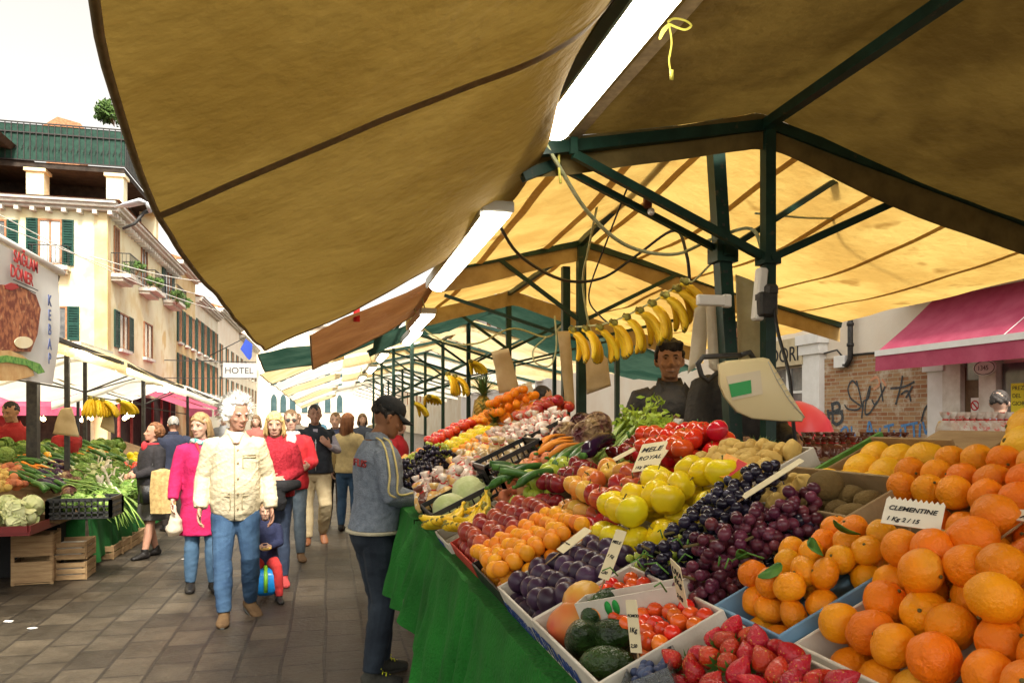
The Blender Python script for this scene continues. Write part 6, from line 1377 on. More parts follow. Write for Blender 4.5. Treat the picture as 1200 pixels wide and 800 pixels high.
def person(lab, loc, head_deg, H, S, vox=.008):
    k = H/1.75; t = thing('person', lab, 'person', loc, None, (0,0,-R(head_deg))); t.scale = (k,k,k)
    if S.get('group'): t['group'] = S['group']
    B = Body(S); g = S.get; sk = g('skin', SK_f)
    b = MB(); B.torso(b); 
    for q in 'RL': B.armtube(b, q); B.legtube(b, q); B.hand(b, q); B.foot(b, q)
    M = B.head(b, g('nose', 1), g('jaw', 1)); remesh(b, 'body', sk, t, vox, smooth_it=1)
    P = lambda x, y, z: M @ V(x, y, z)
    b = MB()
    for q in (-1, 1): b.ball(P(q*.031,.0935,.160), (.0085,.006,.0042), 10)
    b.build('eyes', F_eye, t)
    b = MB()
    for q in (-1, 1): b.tube([P(q*.014,.101,.176), P(q*.03,.102,.181), P(q*.048,.088,.176)], [.003,.004,.002], 5)
    b.build('eyebrows', g('brow', g('hairm', F_eye)), t)
    b = MB(); sm = g('smile', 0); b.tube([P(-.025-.004*sm,.092,.083+.006*sm), P(-.01,.104,.082), P(.01,.104,.082), P(.025+.004*sm,.092,.083+.006*sm)], [.002,.0045,.0045,.002], 6); b.build('mouth', g('lip', F_lip), t)
    # clothes
    tr = g('trousers')
    if tr:
        b = MB(); B.torso(b, .018, .80, .94)
        for q in 'RL': B.legtube(b, q, g('tw', .014), g('tl', .98))
        remesh(b, 'trousers', tr, t, vox*1.1, .007, (7,7,12), seed=H*7)
    if g('skirt'): b = MB(); B.torso(b, .02, g('skirtz', .5), 1.05, .03); remesh(b, 'skirt', g('skirt'), t, vox*1.2, .006)
    sh = g('shirt')
    if sh:
        b = MB(); B.torso(b, .008, .9, 1.49)
        for q in 'RL': B.armtube(b, q, .009, g('shl', .9))
        remesh(b, 'shirt', sh, t, vox*1.1, .004)
    tp = g('top')
    if tp:
        b = MB(); th = g('tt', .024); B.torso(b, th, g('hem', .86), 1.49, g('flare', 0))
        for q in 'RL':
            if g('sleeves', 1): B.armtube(b, q, th*.8, g('sl', .97), g('bag', 0))
            else: b.ball(B.sh(q), .075, 10)
        remesh(b, g('topname', 'jacket'), tp, t, vox*1.15, g('fold', .008), seed=H*11)
        if g('collar', 1):
            o = B.off(1.48); b = MB(); cm = g('collarm', tp)
            rs = []
            for z, r_, yy in ((1.455,.088,0),(1.50,.070,-.004),(1.535,.066,-.012),(1.53,.072,-.012),(1.49,.085,-.004)):
                rs.append([V(r_*math.cos(a), r_*.95*math.sin(a)+yy, z-.03*(math.sin(a) > .3)*math.sin(a))+o for a in [2*math.pi*i/20 for i in range(20)]])
            b.rings(rs, cap=False); b.build('collar', cm, t)
    sm_ = g('shoes', fab('black_shoe', (.015,.013,.012), rough=.5))
    for q in 'RL': b = MB(); B.foot(b, q, .008); remesh(b, 'shoe', sm_, t, max(vox, .008))
    if g('sole'):
        b = MB()
        for q in 'RL':
            A = B.leg[q][1]; f = Euler((R(S.get('toe'+q, 0)),0,-B.fy[q])).to_matrix(); b.rings([[A+f @ V(.047*math.cos(a), .058+.13*math.sin(a), z) for a in [2*math.pi*i/20 for i in range(20)]] for z in (-.088,-.072)])
        b.build('soles', g('sole'), t)
    # hair
    hs_ = g('hair'); hm = g('hairm')
    if hs_:
        b = MB()
        def cap(sc=1.0, zlo=.15, front=.10): 
            for i in range(70):
                a = i*2.4; u = i/70; el = 1.5-u*1.75; x, y, z = math.cos(a)*math.cos(el), math.sin(a)*math.cos(el), math.sin(el)
                if y > .25 and el < .5: continue
                if el < -.05 and y > -.05: continue
                b.ball(P(x*.066*sc, y*.088*sc-.004, .175+z*.09*sc), .024*sc, 7)
        if hs_ == 'short': cap(1.0)
        elif hs_ == 'tousled':
            cap(1.1)
            for i in range(26): x = -.066+.0053*i; b.tube([P(x*.9, .045, .262), P(x+.004*math.sin(i*2.3), .082, .250), P(x+.007*math.sin(i*1.7), .098-abs(x)*.5, .212-abs(x)*.1+.006*math.sin(i*3.1))], [.014,.013,.005], 6)
        elif hs_ == 'curly':
            b.ball(P(0,-.035,.195), (.085*g('hr',1.25),.085*g('hr',1.25),.09*g('hr',1.25)), 14)
            for i in range(150):
                a = i*2.4; u = i/150; el = 1.5-u*2.1; x, y, z = math.cos(a)*math.cos(el), math.sin(a)*math.cos(el), math.sin(el)
                if y > .12 and el < .72: continue
                r_ = g('hr', 1.25); b.ball(P(x*.078*r_, y*.09*r_-.012, .178+z*.09*r_), random.uniform(.018,.03), 7)
        elif hs_ in ('bob', 'long'):
            cap(1.06); zl = -.02 if hs_ == 'bob' else -.16
            for i in range(26):
                a = math.pi*1.0+math.pi*i/25*1.0; a = a if True else a; x, y = math.cos(a+0), math.sin(a)
                if i in (): continue
                b.tube([P(x*.07, y*.085, .22), P(x*.083, y*.095-.005, .15), P(x*.085, y*.10-.005, .07), P(x*.075, y*.095-.01, zl+.05)], [.02,.02,.018,.012], 7)
            b.tube([P(-.01,.082,.235), P(.04,.082,.215), P(.07,.045,.18)], [.016,.014,.01], 7); b.tube([P(-.01,.082,.235), P(-.04,.080,.215), P(-.072,.045,.18)], [.016,.014,.01], 7)
            st_ = MB()
            for i in range(420):
                a = math.pi*random.uniform(.93, 2.07); x, y = math.cos(a), math.sin(a); g_ = random.gauss(0,.005); e_ = random.uniform(-.02,.04)
                st_.tube([P(x*.05, y*.06, .275), P(x*.082+g_, y*.098-.003, .20), P(x*(.095)+g_, y*.108-.006, .12), P(x*.092+g_*2, y*.108-.008, .06), P(x*.082+g_*3, y*.10-.01, zl+.04+e_)], [.003,.0035,.003,.0025,.001], 3)
            st_.build('hair_strands', hm, t)
        o = remesh(b, 'hair', hm, t, max(.006, vox*.8), .006 if hs_ != 'curly' else .012, (30,30,12), smooth_it=1 if hs_ != 'curly' else 0)
        if g('wisps'):
            b = MB()
            for i in range(1100):
                a = random.uniform(0, 6.28); el = random.uniform(-.5, 1.55); x, y, z = math.cos(a)*math.cos(el), math.sin(a)*math.cos(el), math.sin(el)
                if y > .15 and el < .75: continue
                r_ = g('hr', 1.25); p = V(x*.09*r_, y*.10*r_-.012, .178+z*.10*r_); d = V(x,y,z+.1)*.035+V(random.gauss(0,.012), random.gauss(0,.012), random.gauss(0,.012)); q = V(-y,x,.3).normalized()*.0022
                a0, a1, a2 = p, p+d*.6+V(0,0,.004), p+d*1.1+V(random.gauss(0,.006), random.gauss(0,.006), -.006); b.add([P(*(a0-q)), P(*(a0+q)), P(*(a1+q)), P(*a2), P(*(a1-q))], [(0,1,2,3,4)])
            b.build('hair_wisps', hm, t)
    return t, B, M
def part(t, b, name, m, smooth=True): return b.build(name, m, t, smooth)
J_blue = fab('blue_denim', (.02,.05,.11), (.05,.105,.19), .4, 120, sc=5); J_dark = fab('dark_denim', (.008,.013,.022), (.024,.036,.052), .4, 120, sc=5)
J_navy = fab('navy_jeans', (.014,.022,.045), (.03,.045,.08), .4, 120, sc=5); K_khaki = fab('khaki', (.36,.28,.16), (.44,.36,.22)); 
# --- the customer
c1 = WG(438,797)
G_sw = fab('grey_blue_knit', (.15,.185,.235), (.23,.27,.33), 1.0, 130, sc=30); M_band = fab('cream_rib', (.55,.5,.36), None, .6, 120); M_str2 = fab('yellow_stripe', (.68,.58,.25))
t, B, M = person('man in a grey sweater with yellow sleeve stripes and black cap at the table', c1, 74, 1.72, dict(skin=SK_b, R=((.235,.03,1.16),(.15,.30,1.10)), L=((-.22,.06,1.16),(-.10,.30,1.09)), legR=((.09,.03,.50),(.11,-.05,.085)), legL=((-.09,.07,.50),(-.11,.09,.085)),
    lean=(0,.03), head=(-4,-24,0), handR=((-.25,1,-.2),(-.3,-.1,-1)), curlR=.7, w=1.0, belly=.035, trousers=J_dark, tw=.020, top=G_sw, topname='sweater', hem=.93, tt=.022, sl=.93, fold=.012, collarm=G_sw, shoes=fab('dark_sneaker', (.02,.022,.02), (.05,.05,.04)), sole=fab('grey_sole', (.05,.05,.045)), hair='short', hairm=hairm('black', (.015,.012,.01)), brow=F_eye), .0065)
b = MB(); B.torso(b, .040, .92, 1.0); remesh(b, 'waistband', M_band, t, .008)
for z in ():
    b = MB(); b.tube([V(.213*math.cos(a), .014+.182*math.sin(a)+B.off(z).y, z) for a in [2*math.pi*i/40 for i in range(41)]], .004, 5); part(t, b, 'waistband_line', J_navy)
for dy in (-.022, .022):
    b = MB(); S0 = B.sh('R'); E, Wr = B.arm['R']; o = V(.070, dy, .01); b.tube([catmull([V(.07,-.02+dy,1.50)+B.off(1.5), S0+V(.0,dy*1.1,.088), S0+V(.068,dy,.02), S0.lerp(E,.5)+V(.078,dy*1.1,.01), E+V(.066,dy*1.2-.01,.012), E.lerp(Wr,.5)+V(.058,dy*.6+.0,.024+dy*.9), E.lerp(Wr,.9)+V(.04,dy*.2,.03+dy)], i/30) for i in range(31)], (.0065), 6, flat=.8); part(t, b, 'sleeve_stripe', M_str2)
b = MB(); Wr = B.arm['R'][1]; E = B.arm['R'][0]; d = (Wr-E).normalized(); b.tube([E.lerp(Wr,.88), E.lerp(Wr,.97)], .047, 12); part(t, b, 'cuff', M_band)
for s_ in (0,): pass
P = lambda x, y, z: M @ V(x, y, z)
b = MB(); prof = [(.185,.083,.102),(.20,.086,.106),(.235,.082,.101),(.265,.066,.083),(.285,.04,.05),(.29,.01,.012)]; b.rings([[P(rx*math.cos(a), ry*math.sin(a)-.002, z) for a in [2*math.pi*k/24 for k in range(24)]] for z, rx, ry in prof])
part(t, b, 'cap', fab('black_cap', (.012,.014,.016), None, .3))
b = MB(); vs = []
for i in range(13): a = math.pi*(.12+.76*i/12); vs.append([P(.084*math.cos(a), .10*math.sin(a), .196), P(.082*math.cos(a), .10*math.sin(a)+.078*math.sin(a)**.6, .182-.02*abs(math.cos(a))), P(.08*math.cos(a), .10*math.sin(a)+.074*math.sin(a)**.6, .176-.02*abs(math.cos(a))), P(.084*math.cos(a), .10*math.sin(a), .188)])
b.rings(vs); part(t, b, 'cap_peak', fab('black_cap', (0,0,0)))
text('FLIS', .062, mat('red_letters', (.3,.05,.05), rough=.8), basis(V(.085,-.118,1.33), (.86,.48,-.15), (.1,-.05,1)), t, align='CENTER', ext=.006)
b = MB()
for q in 'RL':
    A = B.leg[q][1]; f = Euler((0,0,-B.fy[q])).to_matrix()
    for i in range(4): b.tube([A+f @ V(-.03,.035+i*.022,.012-i*.013), A+f @ V(0,.045+i*.022,.018-i*.013), A+f @ V(.03,.035+i*.022,.010-i*.013)], .004, 5)
    b.tube([A+f @ V(.0,.035,.03), A+f @ V(.025,.03,.05), A+f @ V(.04,.05,.03)], .003, 5)
part(t, b, 'laces', mat('yellow_laces', (.6,.65,.03), rough=.7))
# --- old man with white hair
H_white = mat('hair_white', (.9,.89,.85), (.75,.73,.68), .7, scale=30, bump=.6, bscale=70); C_cream = fab('cream_cotton', (.50,.43,.28), (.58,.51,.36), .8, 40)
t, B, M = person('old man with bushy white hair, cream jacket and blue jeans walking ahead', WG(276,724), 172, 1.73, dict(skin=SK_r, R=((.235,-.03,1.14),(.265,.06,.90)), L=((-.24,-.04,1.14),(-.27,.05,.88)), legR=((.10,.09,.50),(.09,.14,.085)), legL=((-.11,.08,.50),(-.12,-.14,.105)), toeL=-18, footR=5, footL=25,
    lean=(0,.03), head=(26,-8,0), w=.97, belly=.05, trousers=J_blue, tw=.016, top=C_cream, hem=.80, tt=.028, flare=.0, sl=.98, fold=.012, bag=.02, shoes=fab('tan_suede', (.07,.038,.016), (.12,.07,.03)), sole=fab('grey_sole', (0,0,0)), hair='curly', hairm=H_white, hr=1.32, wisps=1, brow=H_white, nose=1.04), .0065)
def front(B, x, z, th=.0):
    "a point on the front of the torso"
    q = min(TORSO, key=lambda r: abs(r[0]-z)); rx = q[1]*B.w+th; ry = q[2]+th+B.belly*math.exp(-((z-1.08)/.14)**2)*1.1
    return V(x, ry*max(0, 1-(x/rx)**2)**.5+q[3]+.004, z)+B.off(z)
M_but = mat('button', (.25,.18,.1), rough=.4); M_seamc = fab('jacket_seam', (.36,.30,.18))
b = MB(); b.tube([front(B, .012, z, .031) for z in (.80,.88,.94,1.03,1.12,1.22,1.33,1.41)], .0045, 5); part(t, b, 'placket', M_seamc)
for z in (.9,1.02,1.14,1.26,1.36): b = MB(); p = front(B, -.012, z, .033); b.ball(p, (.009,.005,.009), 8); part(t, b, 'button', M_but)
for x, z, w_, h_ in ((-.10,1.27,.10,.10),(-.105,.96,.12,.13),(.105,.96,.12,.13)):
    b = MB(); b.tube([front(B, x+dx*w_/2, z+dz*h_/2, .033) for dx, dz in ((-1,1),(-1,-1),(0,-1.1),(1,-1),(1,1),(0,1.05),(-1,1))], .004, 5); b.tube([front(B, x+dx*w_/2, z+.32*h_, .035) for dx in (-1,-.5,0,.5,1)], .004, 5); part(t, b, 'pocket', M_seamc)
b = MB(); o = B.off(1.48)
for i in range(9): a = .5+i*.27; b.tube([V(.07*math.cos(a), .085*math.sin(a), 1.50)+o, V(.05*math.cos(a), .10*math.sin(a)+.015, 1.46)+o, V(.03*math.cos(a), .12*math.sin(a)+.01, 1.415)+o], .013, 6)
remesh(b, 'scarf', mat('pale_patterned_scarf', (.75,.68,.58), (.65,.35,.3), .8, scale=20, spots=(.6,.55,.1), sscale=30), t, .008, .004)
# --- woman in pink coat
t, B, M = person('woman in a long magenta coat with teal scarf behind the old man', WG(236,691), 165, 1.63, dict(skin=SK_f, R=((.23,.0,1.14),(.27,.10,.92)), L=((-.23,.0,1.15),(-.15,.15,1.0)), legR=((.09,.03,.50),(.10,-.02,.085)), legL=((-.09,.08,.50),(-.10,.10,.085)),
    head=(-38,-4,0), trousers=fab('jeans_mid', (.04,.09,.16), (.08,.15,.24), .4, 120, sc=5), top=fab('magenta_wool', (.36,.006,.065), (.46,.015,.10)), topname='coat', hem=.56, tt=.03, flare=.02, hair='bob', hairm=hairm('sandy', (.42,.27,.12))), .009)
M_teal = mat('teal_scarf', (.02,.22,.2), (.5,.6,.5), .8, scale=26, lo=.45, hi=.55)
b = MB(); o = B.off(1.48); b.tube([V(.085*math.cos(a), .085*math.sin(a), 1.48+.012*math.sin(3*a))+o for a in [2*math.pi*i/20 for i in range(21)]], .028, 8); b.tube([V(-.04,.10,1.46), V(-.05,.16,1.3), V(-.06,.165,1.1), V(-.07,.16,.98)], [(.035,.015)]*4, 8); part(t, b, 'scarf', M_teal)
b = MB(); b.tube([V(.06,.10,1.47), V(-.0,.15,1.3), V(-.12,.16,1.1), V(-.2,.12,.98)], .012, 6); b.ball(V(-.18,.14,.93), (.12,.05,.10), 14); part(t, b, 'shoulder_bag', fab('red_leather', (.42,.03,.03), rough=.5))
p = t.matrix_basis @ V(0,0,0)
bw = MB(); bw.tube([V(0,0,0), V(0,0,-.06), V(.01,0,-.14), V(0,0,-.22), V(0,0,-.27)], [.012,.02,.055,.075,.04], 12); o = remesh(bw, 'plastic_bag', M_plast, None, .01, .014, (14,14,14)); o.location = W(204,592,6.95); tag(o, 'small white plastic bag held by the woman in magenta', 'bag')
# --- blonde in red knit
t, B, M = person('blonde woman in a red knitted sweater carrying a black jacket over her arm', WG(322,683), 178, 1.64, dict(skin=SK_f, R=((.22,.0,1.16),(.05,.20,1.08)), L=((-.23,.0,1.15),(-.05,.21,1.06)), handR=((-1,.2,.0),(0,-1,0)), handL=((1,.2,0),(0,-1,0)), legR=((.08,.03,.5),(.09,.0,.085)), legL=((-.08,.06,.5),(-.09,.12,.085)),
    head=(0,-4,0), smile=.3, trousers=J_navy, tw=.012, top=fab('red_knit', (.24,.006,.015), (.38,.02,.035), 1, 70, sc=40), topname='sweater', hem=.90, tt=.03, sl=.85, fold=.01, shirt=fab('white_shirt', (.72,.70,.66)), shoes=fab('red_shoe', (.4,.05,.05)), hair='bob', hairm=hairm('blonde', (.75,.55,.22))), .008)
b = MB(); b.tube([V(-.24,.12,1.03), V(-.1,.22,1.01), V(.06,.23,1.02), V(.16,.17,1.04)], [(.05,.045),(.06,.07),(.055,.07),(.04,.04)], 12); b.tube([V(-.02,.235,.98), V(-.04,.24,.86), V(-.03,.22,.78)], [(.08,.04),(.09,.035),(.07,.02)], 12); remesh(b, 'folded_jacket', fab('black_cloth', (.014,.014,.016)), t, .01, .01)
# --- red jacket, sunglasses
t, B, M = person('person with sunglasses and a bright red jacket over a white scarf', WG(341,657), 176, 1.68, dict(skin=SK_f, R=((.23,.0,1.15),(.25,.10,.95)), L=((-.24,-.02,1.15),(-.18,.20,1.12)), trousers=fab('grey_jeans', (.08,.11,.14), (.14,.18,.22)), top=fab('bright_red_nylon', (.38,.01,.02), (.46,.025,.03), .4), hem=.84, tt=.04, collarm=J_navy, hair='short', hairm=hairm('brown', (.2,.12,.06)), shoes=fab('brown_shoe', (.14,.08,.04))), .010)
b = MB()
for q in (-1, 1): b.ball(M @ V(q*.032,.10,.158), (.026,.008,.019), 12)
b.tube([M @ V(-.075,.02,.165), M @ V(-.06,.095,.165), M @ V(0,.11,.166), M @ V(.06,.095,.165), M @ V(.075,.02,.165)], .003, 5); part(t, b, 'sunglasses', M_iron)
b = MB(); b.tube([V(.08*math.cos(a), .08*math.sin(a), 1.49) for a in [2*math.pi*i/16 for i in range(17)]], .026, 8); b.ball(V(0,.12,1.42), (.06,.04,.08), 10); part(t, b, 'scarf', fab('white_scarf', (.75,.72,.68)))
# --- man with black vest
t, B, M = person('man in a black vest and khaki trousers with one hand raised', WG(369,637), 176, 1.76, dict(skin=SK_r, R=((.24,-.02,1.15),(.26,.06,.92)), L=((-.28,.02,1.18),(-.16,.22,1.25)), handL=((.6,.3,.6),(0,-1,0)), legR=((.10,.02,.5),(.09,.0,.085)), legL=((-.12,.16,.52),(-.11,-.12,.14)), toeL=-30,
    head=(4,0,0), w=1.05, belly=.03, trousers=K_khaki, tw=.024, shirt=fab('lilac_shirt', (.45,.42,.5)), top=fab('black_quilt', (.012,.014,.02), (.03,.035,.045), .8, 30), topname='vest', sleeves=0, hem=.9, tt=.045, hair='short', hairm=hairm('dark_grey', (.06,.05,.045)), shoes=fab('brown_leather', (.18,.07,.03), rough=.4)), .010)
b = MB(); b.tube([front(B, .0, z, .05) for z in (.94,1.03,1.12,1.22,1.33)], .005, 5); part(t, b, 'zip', M_house)
b = MB(); b.add([front(B, x, z, .047) for x, z in ((-.03,1.46),(.03,1.46),(.012,1.28),(-.012,1.28))], [(0,1,2,3)]); part(t, b, 'shirt_front', fab('lilac_shirt', (0,0,0)))
# --- people in the crowd behind
def crowd(lab, px, py, hd, H, vox=.013, **S): return person(lab, WG(px, py), hd, H, S, vox)
crowd('woman with long reddish hair and a beige jacket seen from behind', 408, 622, 20, 1.66, head=(-30,0,0), trousers=J_blue, top=fab('beige_jacket', (.55,.42,.2)), hem=.88, hair='long', hairm=hairm('auburn', (.25,.09,.03)), tt=.03)
crowd('person in a dark jacket and dark trousers walking beside the man in the vest', 393, 616, 185, 1.68, trousers=fab('dark_wool', (.03,.022,.018)), top=fab('dark_navy', (.02,.025,.05)), hem=.88, hair='short', hairm=hairm('brown', (0,0,0)), legL=((-.09,.16,.5),(-.1,.22,.085)))
t, B, M = person('short curly haired woman in black coat and grey skirt by the left stall', WG(178,652), 232, 1.53, dict(skin=SK_r, R=((.22,.02,1.16),(.07,.24,1.10)), L=((-.22,.03,1.15),(-.05,.25,1.08)), handR=((-.6,.6,0),(0,-1,-.3)), handL=((.6,.6,0),(0,-1,-.3)), head=(-18,8,0), skirt=fab('grey_tweed', (.10,.095,.09), None, .8, 90), skirtz=.50, top=fab('black_wool', (.012,.011,.013), (.025,.022,.025)), topname='coat', hem=.70, tt=.035, w=1.05, belly=.03, sl=.93, hair='curly', hr=1.05, hairm=hairm('curly_brown', (.24,.10,.04)), legR=((.08,.02,.5),(.09,-.1,.085)), legL=((-.08,.05,.5),(-.09,.14,.085))), .009)
b = MB(); b.ball(V(0,.10,1.46), (.05,.04,.07), 10); b.tube([V(.075*math.cos(a), .075*math.sin(a), 1.49) for a in [2*math.pi*i/16 for i in range(17)]], .018, 7); part(t, b, 'scarf', fab('red_scarf', (.5,.03,.04)))
b = MB(); b.tube([V(-.15,.0,1.46), V(-.2,.1,1.2), V(-.24,.12,.98)], .008, 5); b.box(V(-.24,.12,.86), (.12,.26,.22)); part(t, b, 'handbag', fab('black_leather', (.01,.01,.011), rough=.35))
b = MB(); p = W(191,575,8.6); b.tube([p+V(0,0,.25), p+V(0,0,.22), p+V(.0,0,.0), p+V(0,0,-.25)], [(.02,.02),(.12,.03),(.14,.05),(.13,.05)], 4); tag(b.build('shopping_bag', mat('patterned_tote', (.5,.36,.15), (.3,.2,.08), .8, scale=24), smooth=False), 'tan patterned tote bag hanging beside the woman in black', 'bag')
crowd('man in a dark navy jacket seen from behind at the left stall', 203, 622, -20, 1.62, trousers=fab('dark_wool', (0,0,0)), top=fab('dark_navy', (0,0,0)), hem=.86, tt=.04, hair='short', hairm=hairm('grey', (.35,.33,.3)), skin=SK_r, w=1.1)
p = W(14,520,9.6); p.z = 0.0
person('stall keeper in a red sweater bending over the left vegetable stall', p, 150, 1.80, dict(skin=SK_t, R=((.25,.10,1.15),(.10,.34,1.05)), L=((-.24,.10,1.15),(-.12,.33,1.05)), lean=(0,.10), head=(-50,-15,0), trousers=J_navy, top=fab('red_sweat', (.28,.012,.015), (.36,.03,.03)), topname='sweater', hem=.88, hair='short', hairm=hairm('black', (0,0,0)), brow=F_eye), .010)
p = W(72,520,10.4); p.z = 0
person('second stall keeper in red half hidden behind the hanging paper bags', p, 120, 1.66, dict(skin=SK_t, lean=(0,.12), R=((.24,.15,1.15),(.18,.40,1.05)), trousers=J_navy, top=fab('red_sweat', (0,0,0)), topname='sweater', hair='short', hairm=hairm('black', (0,0,0))), .012)
# --- vendors of the near stall
F_blk = fab('charcoal_jacket', (.014,.013,.012), (.03,.026,.022), .6, 50, rough=.7)
t, B, M = person('smiling young vendor with short dark hair in a black jacket behind the peppers', (W(785,450,4.75).x, W(785,450,4.75).y, .30), 196, 1.76, dict(skin=SK_t, R=((.25,.05,1.16),(.12,.26,1.24)), L=((-.27,.06,1.15),(-.10,.27,1.25)), handL=((.8,.4,.15),(0,.1,-1)), handR=((-.7,.5,.1),(0,-.1,1)), curlL=.8, head=(-4,0,0), smile=1, trousers=J_dark, shirt=fab('grey_tshirt', (.08,.08,.075)), top=F_blk, hem=.85, tt=.038, sl=.92, fold=.012, hair='tousled', hairm=hairm('black', (0,0,0)), brow=F_eye, jaw=1.0, lip=mat('smile', (.45,.3,.25), rough=.4)), .0065)
b = MB()
for q in (-1, 1): b.add([V(q*.01,.105,1.35), V(q*.075,.075,1.50), V(q*.12,.07,1.44), V(q*.06,.15,1.30)], [(0,1,2,3)]); b.add([V(q*.01,.115,1.35), V(q*.075,.085,1.505), V(q*.12,.08,1.445), V(q*.06,.158,1.30)], [(3,2,1,0)])
part(t, b, 'lapels', F_blk, False)
b = MB(); c = t.matrix_basis @ V(0,.30,1.27); c = V(*t.location)+Matrix.Rotation(-R(196),3,'Z') @ (V(-.02,.33,1.26)*(1.76/1.75)); b.box(c, (.13,.08,.035), rot=Euler((.1,.1,.5))); tag(b.build('paper_packet', M_px, smooth=False, bevel=.008), 'small white paper packet in the hands of the smiling vendor', 'packet')
vp = W(858,450,4.35)
t, B, M = person('second vendor in a dark coat mostly hidden by the bags and the scale', (vp.x, vp.y, .32), 175, 1.80, dict(skin=SK_t, R=((.26,.05,1.15),(.22,.26,1.12)), L=((-.26,.05,1.15),(-.2,.26,1.1)), trousers=J_dark, top=F_blk, hem=.8, tt=.04, hair='short', hairm=hairm('black', (0,0,0))), .009)
b = MB(); b.box((2.4,5.2,.15), (.9,4.6,.3)); tag(b.build('duckboard_platform', M_wood, smooth=False), 'low wooden platform the vendors stand on behind the fruit table', 'platform')
p = W(606,480,7.0); 
person('far vendor with dark hair and a white shirt behind the oranges', (p.x+.25, p.y, .28), 100, 1.60, dict(skin=SK_t, trousers=J_dark, top=fab('white_cotton', (.75,.73,.7)), topname='shirt', hair='short', hairm=hairm('black', (0,0,0))), .012)
p = W(1172,500,8.2); p.z = 0
person('man in a grey jacket with cropped dark hair passing the shop door on the right', p, 60, 1.88, dict(skin=SK_f, trousers=J_dark, top=fab('grey_coat', (.13,.15,.18), (.2,.22,.25)), hem=.8, tt=.035, hair='short', hairm=hairm('dark_grey', (0,0,0)), w=1.1), .010)
p = W(466,500,9.2); p.z = 0
person('customer in a red jacket further down the fruit row', p, 110, 1.62, dict(skin=SK_f, trousers=J_dark, top=fab('bright_red_nylon', (0,0,0)), hair='short', hairm=hairm('red_hat', (.5,.03,.03))), .013)
for i, (px, d, hd, H, c, lab) in enumerate(((425,16,170,1.7,(.05,.06,.09),'distant shopper in dark blue in the aisle'), (349,18,180,1.72,(.5,.45,.4),'distant shopper in a pale coat in the aisle'), (318,24,190,1.7,(.1,.09,.08),'far walker in black near the end of the street'), (372,21,0,1.75,(.08,.2,.3),'far walker in a teal jacket seen from behind'), (300,15,185,1.66,(.3,.1,.08),'walker in a maroon coat behind the blonde woman'), (262,17,175,1.7,(.2,.2,.2),'walker in grey behind the white haired man'), (440,22,180,1.72,(.35,.3,.2),'far shopper in a tan coat under the canopies'))):
    p = W(px, 492, d); p.z = 0; person(lab, p, hd, H, dict(skin=SK_f, trousers=[J_dark, J_navy, J_blue][i % 3], top=fab(f'coat_{"abcdefg"[i]}', c), hem=.8, tt=.03, hair='short' if i % 2 else 'bob', hairm=hairm('brown', (0,0,0))), .02)
# --- child on the ride-on case
cp = WG(311,700)
t, B, M = person('small child in a navy top and red trousers sitting on a blue ride-on case', cp, 175, 1.05, dict(skin=SK_f, hipz=-.36, R=((.20,.10,.82),(.08,.28,.80)), L=((-.20,.10,.82),(-.06,.28,.80)), legR=((.16,.34,.50),(.19,.36,.085)), legL=((-.16,.34,.50),(-.19,.36,.085)), trousers=fab('red_cotton', (.45,.03,.03)), top=fab('navy_knit', (.015,.02,.06)), topname='sweater', hem=.84, hair='short', hairm=hairm('sandy', (0,0,0))), .009)
cs = thing('ride_on_case', 'blue ride-on case with a green edge under the small child', 'ride-on case', cp, None, (0,0,-R(175)))
b = MB(); b.rings([[V(.10*math.copysign(abs(math.cos(a))**.6, math.cos(a)), y, .17+h*math.copysign(abs(math.sin(a))**.6, math.sin(a))) for a in [2*math.pi*k/20 for k in range(20)]] for y, h in ((-.22,.08),(-.2,.12),(-.1,.12),(0,.10),(.12,.12),(.2,.11),(.23,.07))]); part(cs, b, 'shell', mat('bright_blue_plastic', (.01,.20,.55), rough=.3))
b = MB(); b.tube([V(.0,-.235,.1), V(0,-.235,.25), V(0,-.15,.30), V(0,0,.275), V(0,.15,.30), V(0,.245,.24), V(0,.245,.1)], .018, 7); part(cs, b, 'edge', mat('lime_plastic', (.2,.5,.03), rough=.4))
for x in (-.09,.09):
    for y in (-.15,.16): b = MB(); b.tube([V(x-.015,y,.035), V(x+.015,y,.035)], .035, 12); part(cs, b, 'wheel', M_iron)
b = MB(); q = V(*cp)+Matrix.Rotation(-R(175),3,'Z') @ V(.0,.20,.47); b.ball(q, (.05,.035,.02), 10); tag(b.build('sandwich', M_pot), 'piece of bread held by the small child', 'food')
# ================================================================ left-hand stalls
def LP(px, py, dz=0):
    r = ray(px, py); d = (.67+.38*(-2.5)+dz-EYE)/(r[2]+.38*r[0]); return W(px, py, d)
def LZ(x): return .80+.30*(-2.5-x)
ls = thing('stall_table', 'low sloping vegetable table of the left stall on trestles', 'table', (-3.4, 11, 0))
b = MB(); y0, y1 = 8.15, 16.5
b.add([(-2.5,y0,.63),(-3.9,y0,.63+.53),(-3.9,y1,.63+.53),(-2.5,y1,.63),(-2.5,y0,.59),(-3.9,y0,.59),(-3.9,y1,.59),(-2.5,y1,.59)], [(3,2,1,0),(4,5,6,7),(0,1,5,4),(1,2,6,5),(2,3,7,6),(3,0,4,7)]); b.build('table_top', M_wood, ls, False, world=True)
for x in (-2.65,-3.8):
    for y in (9.0,10.8,13.6,16.3): b = MB(); b.bar((x,y,0),(x,y,.59),.05); b.build('leg', M_wood, ls, False, world=True)
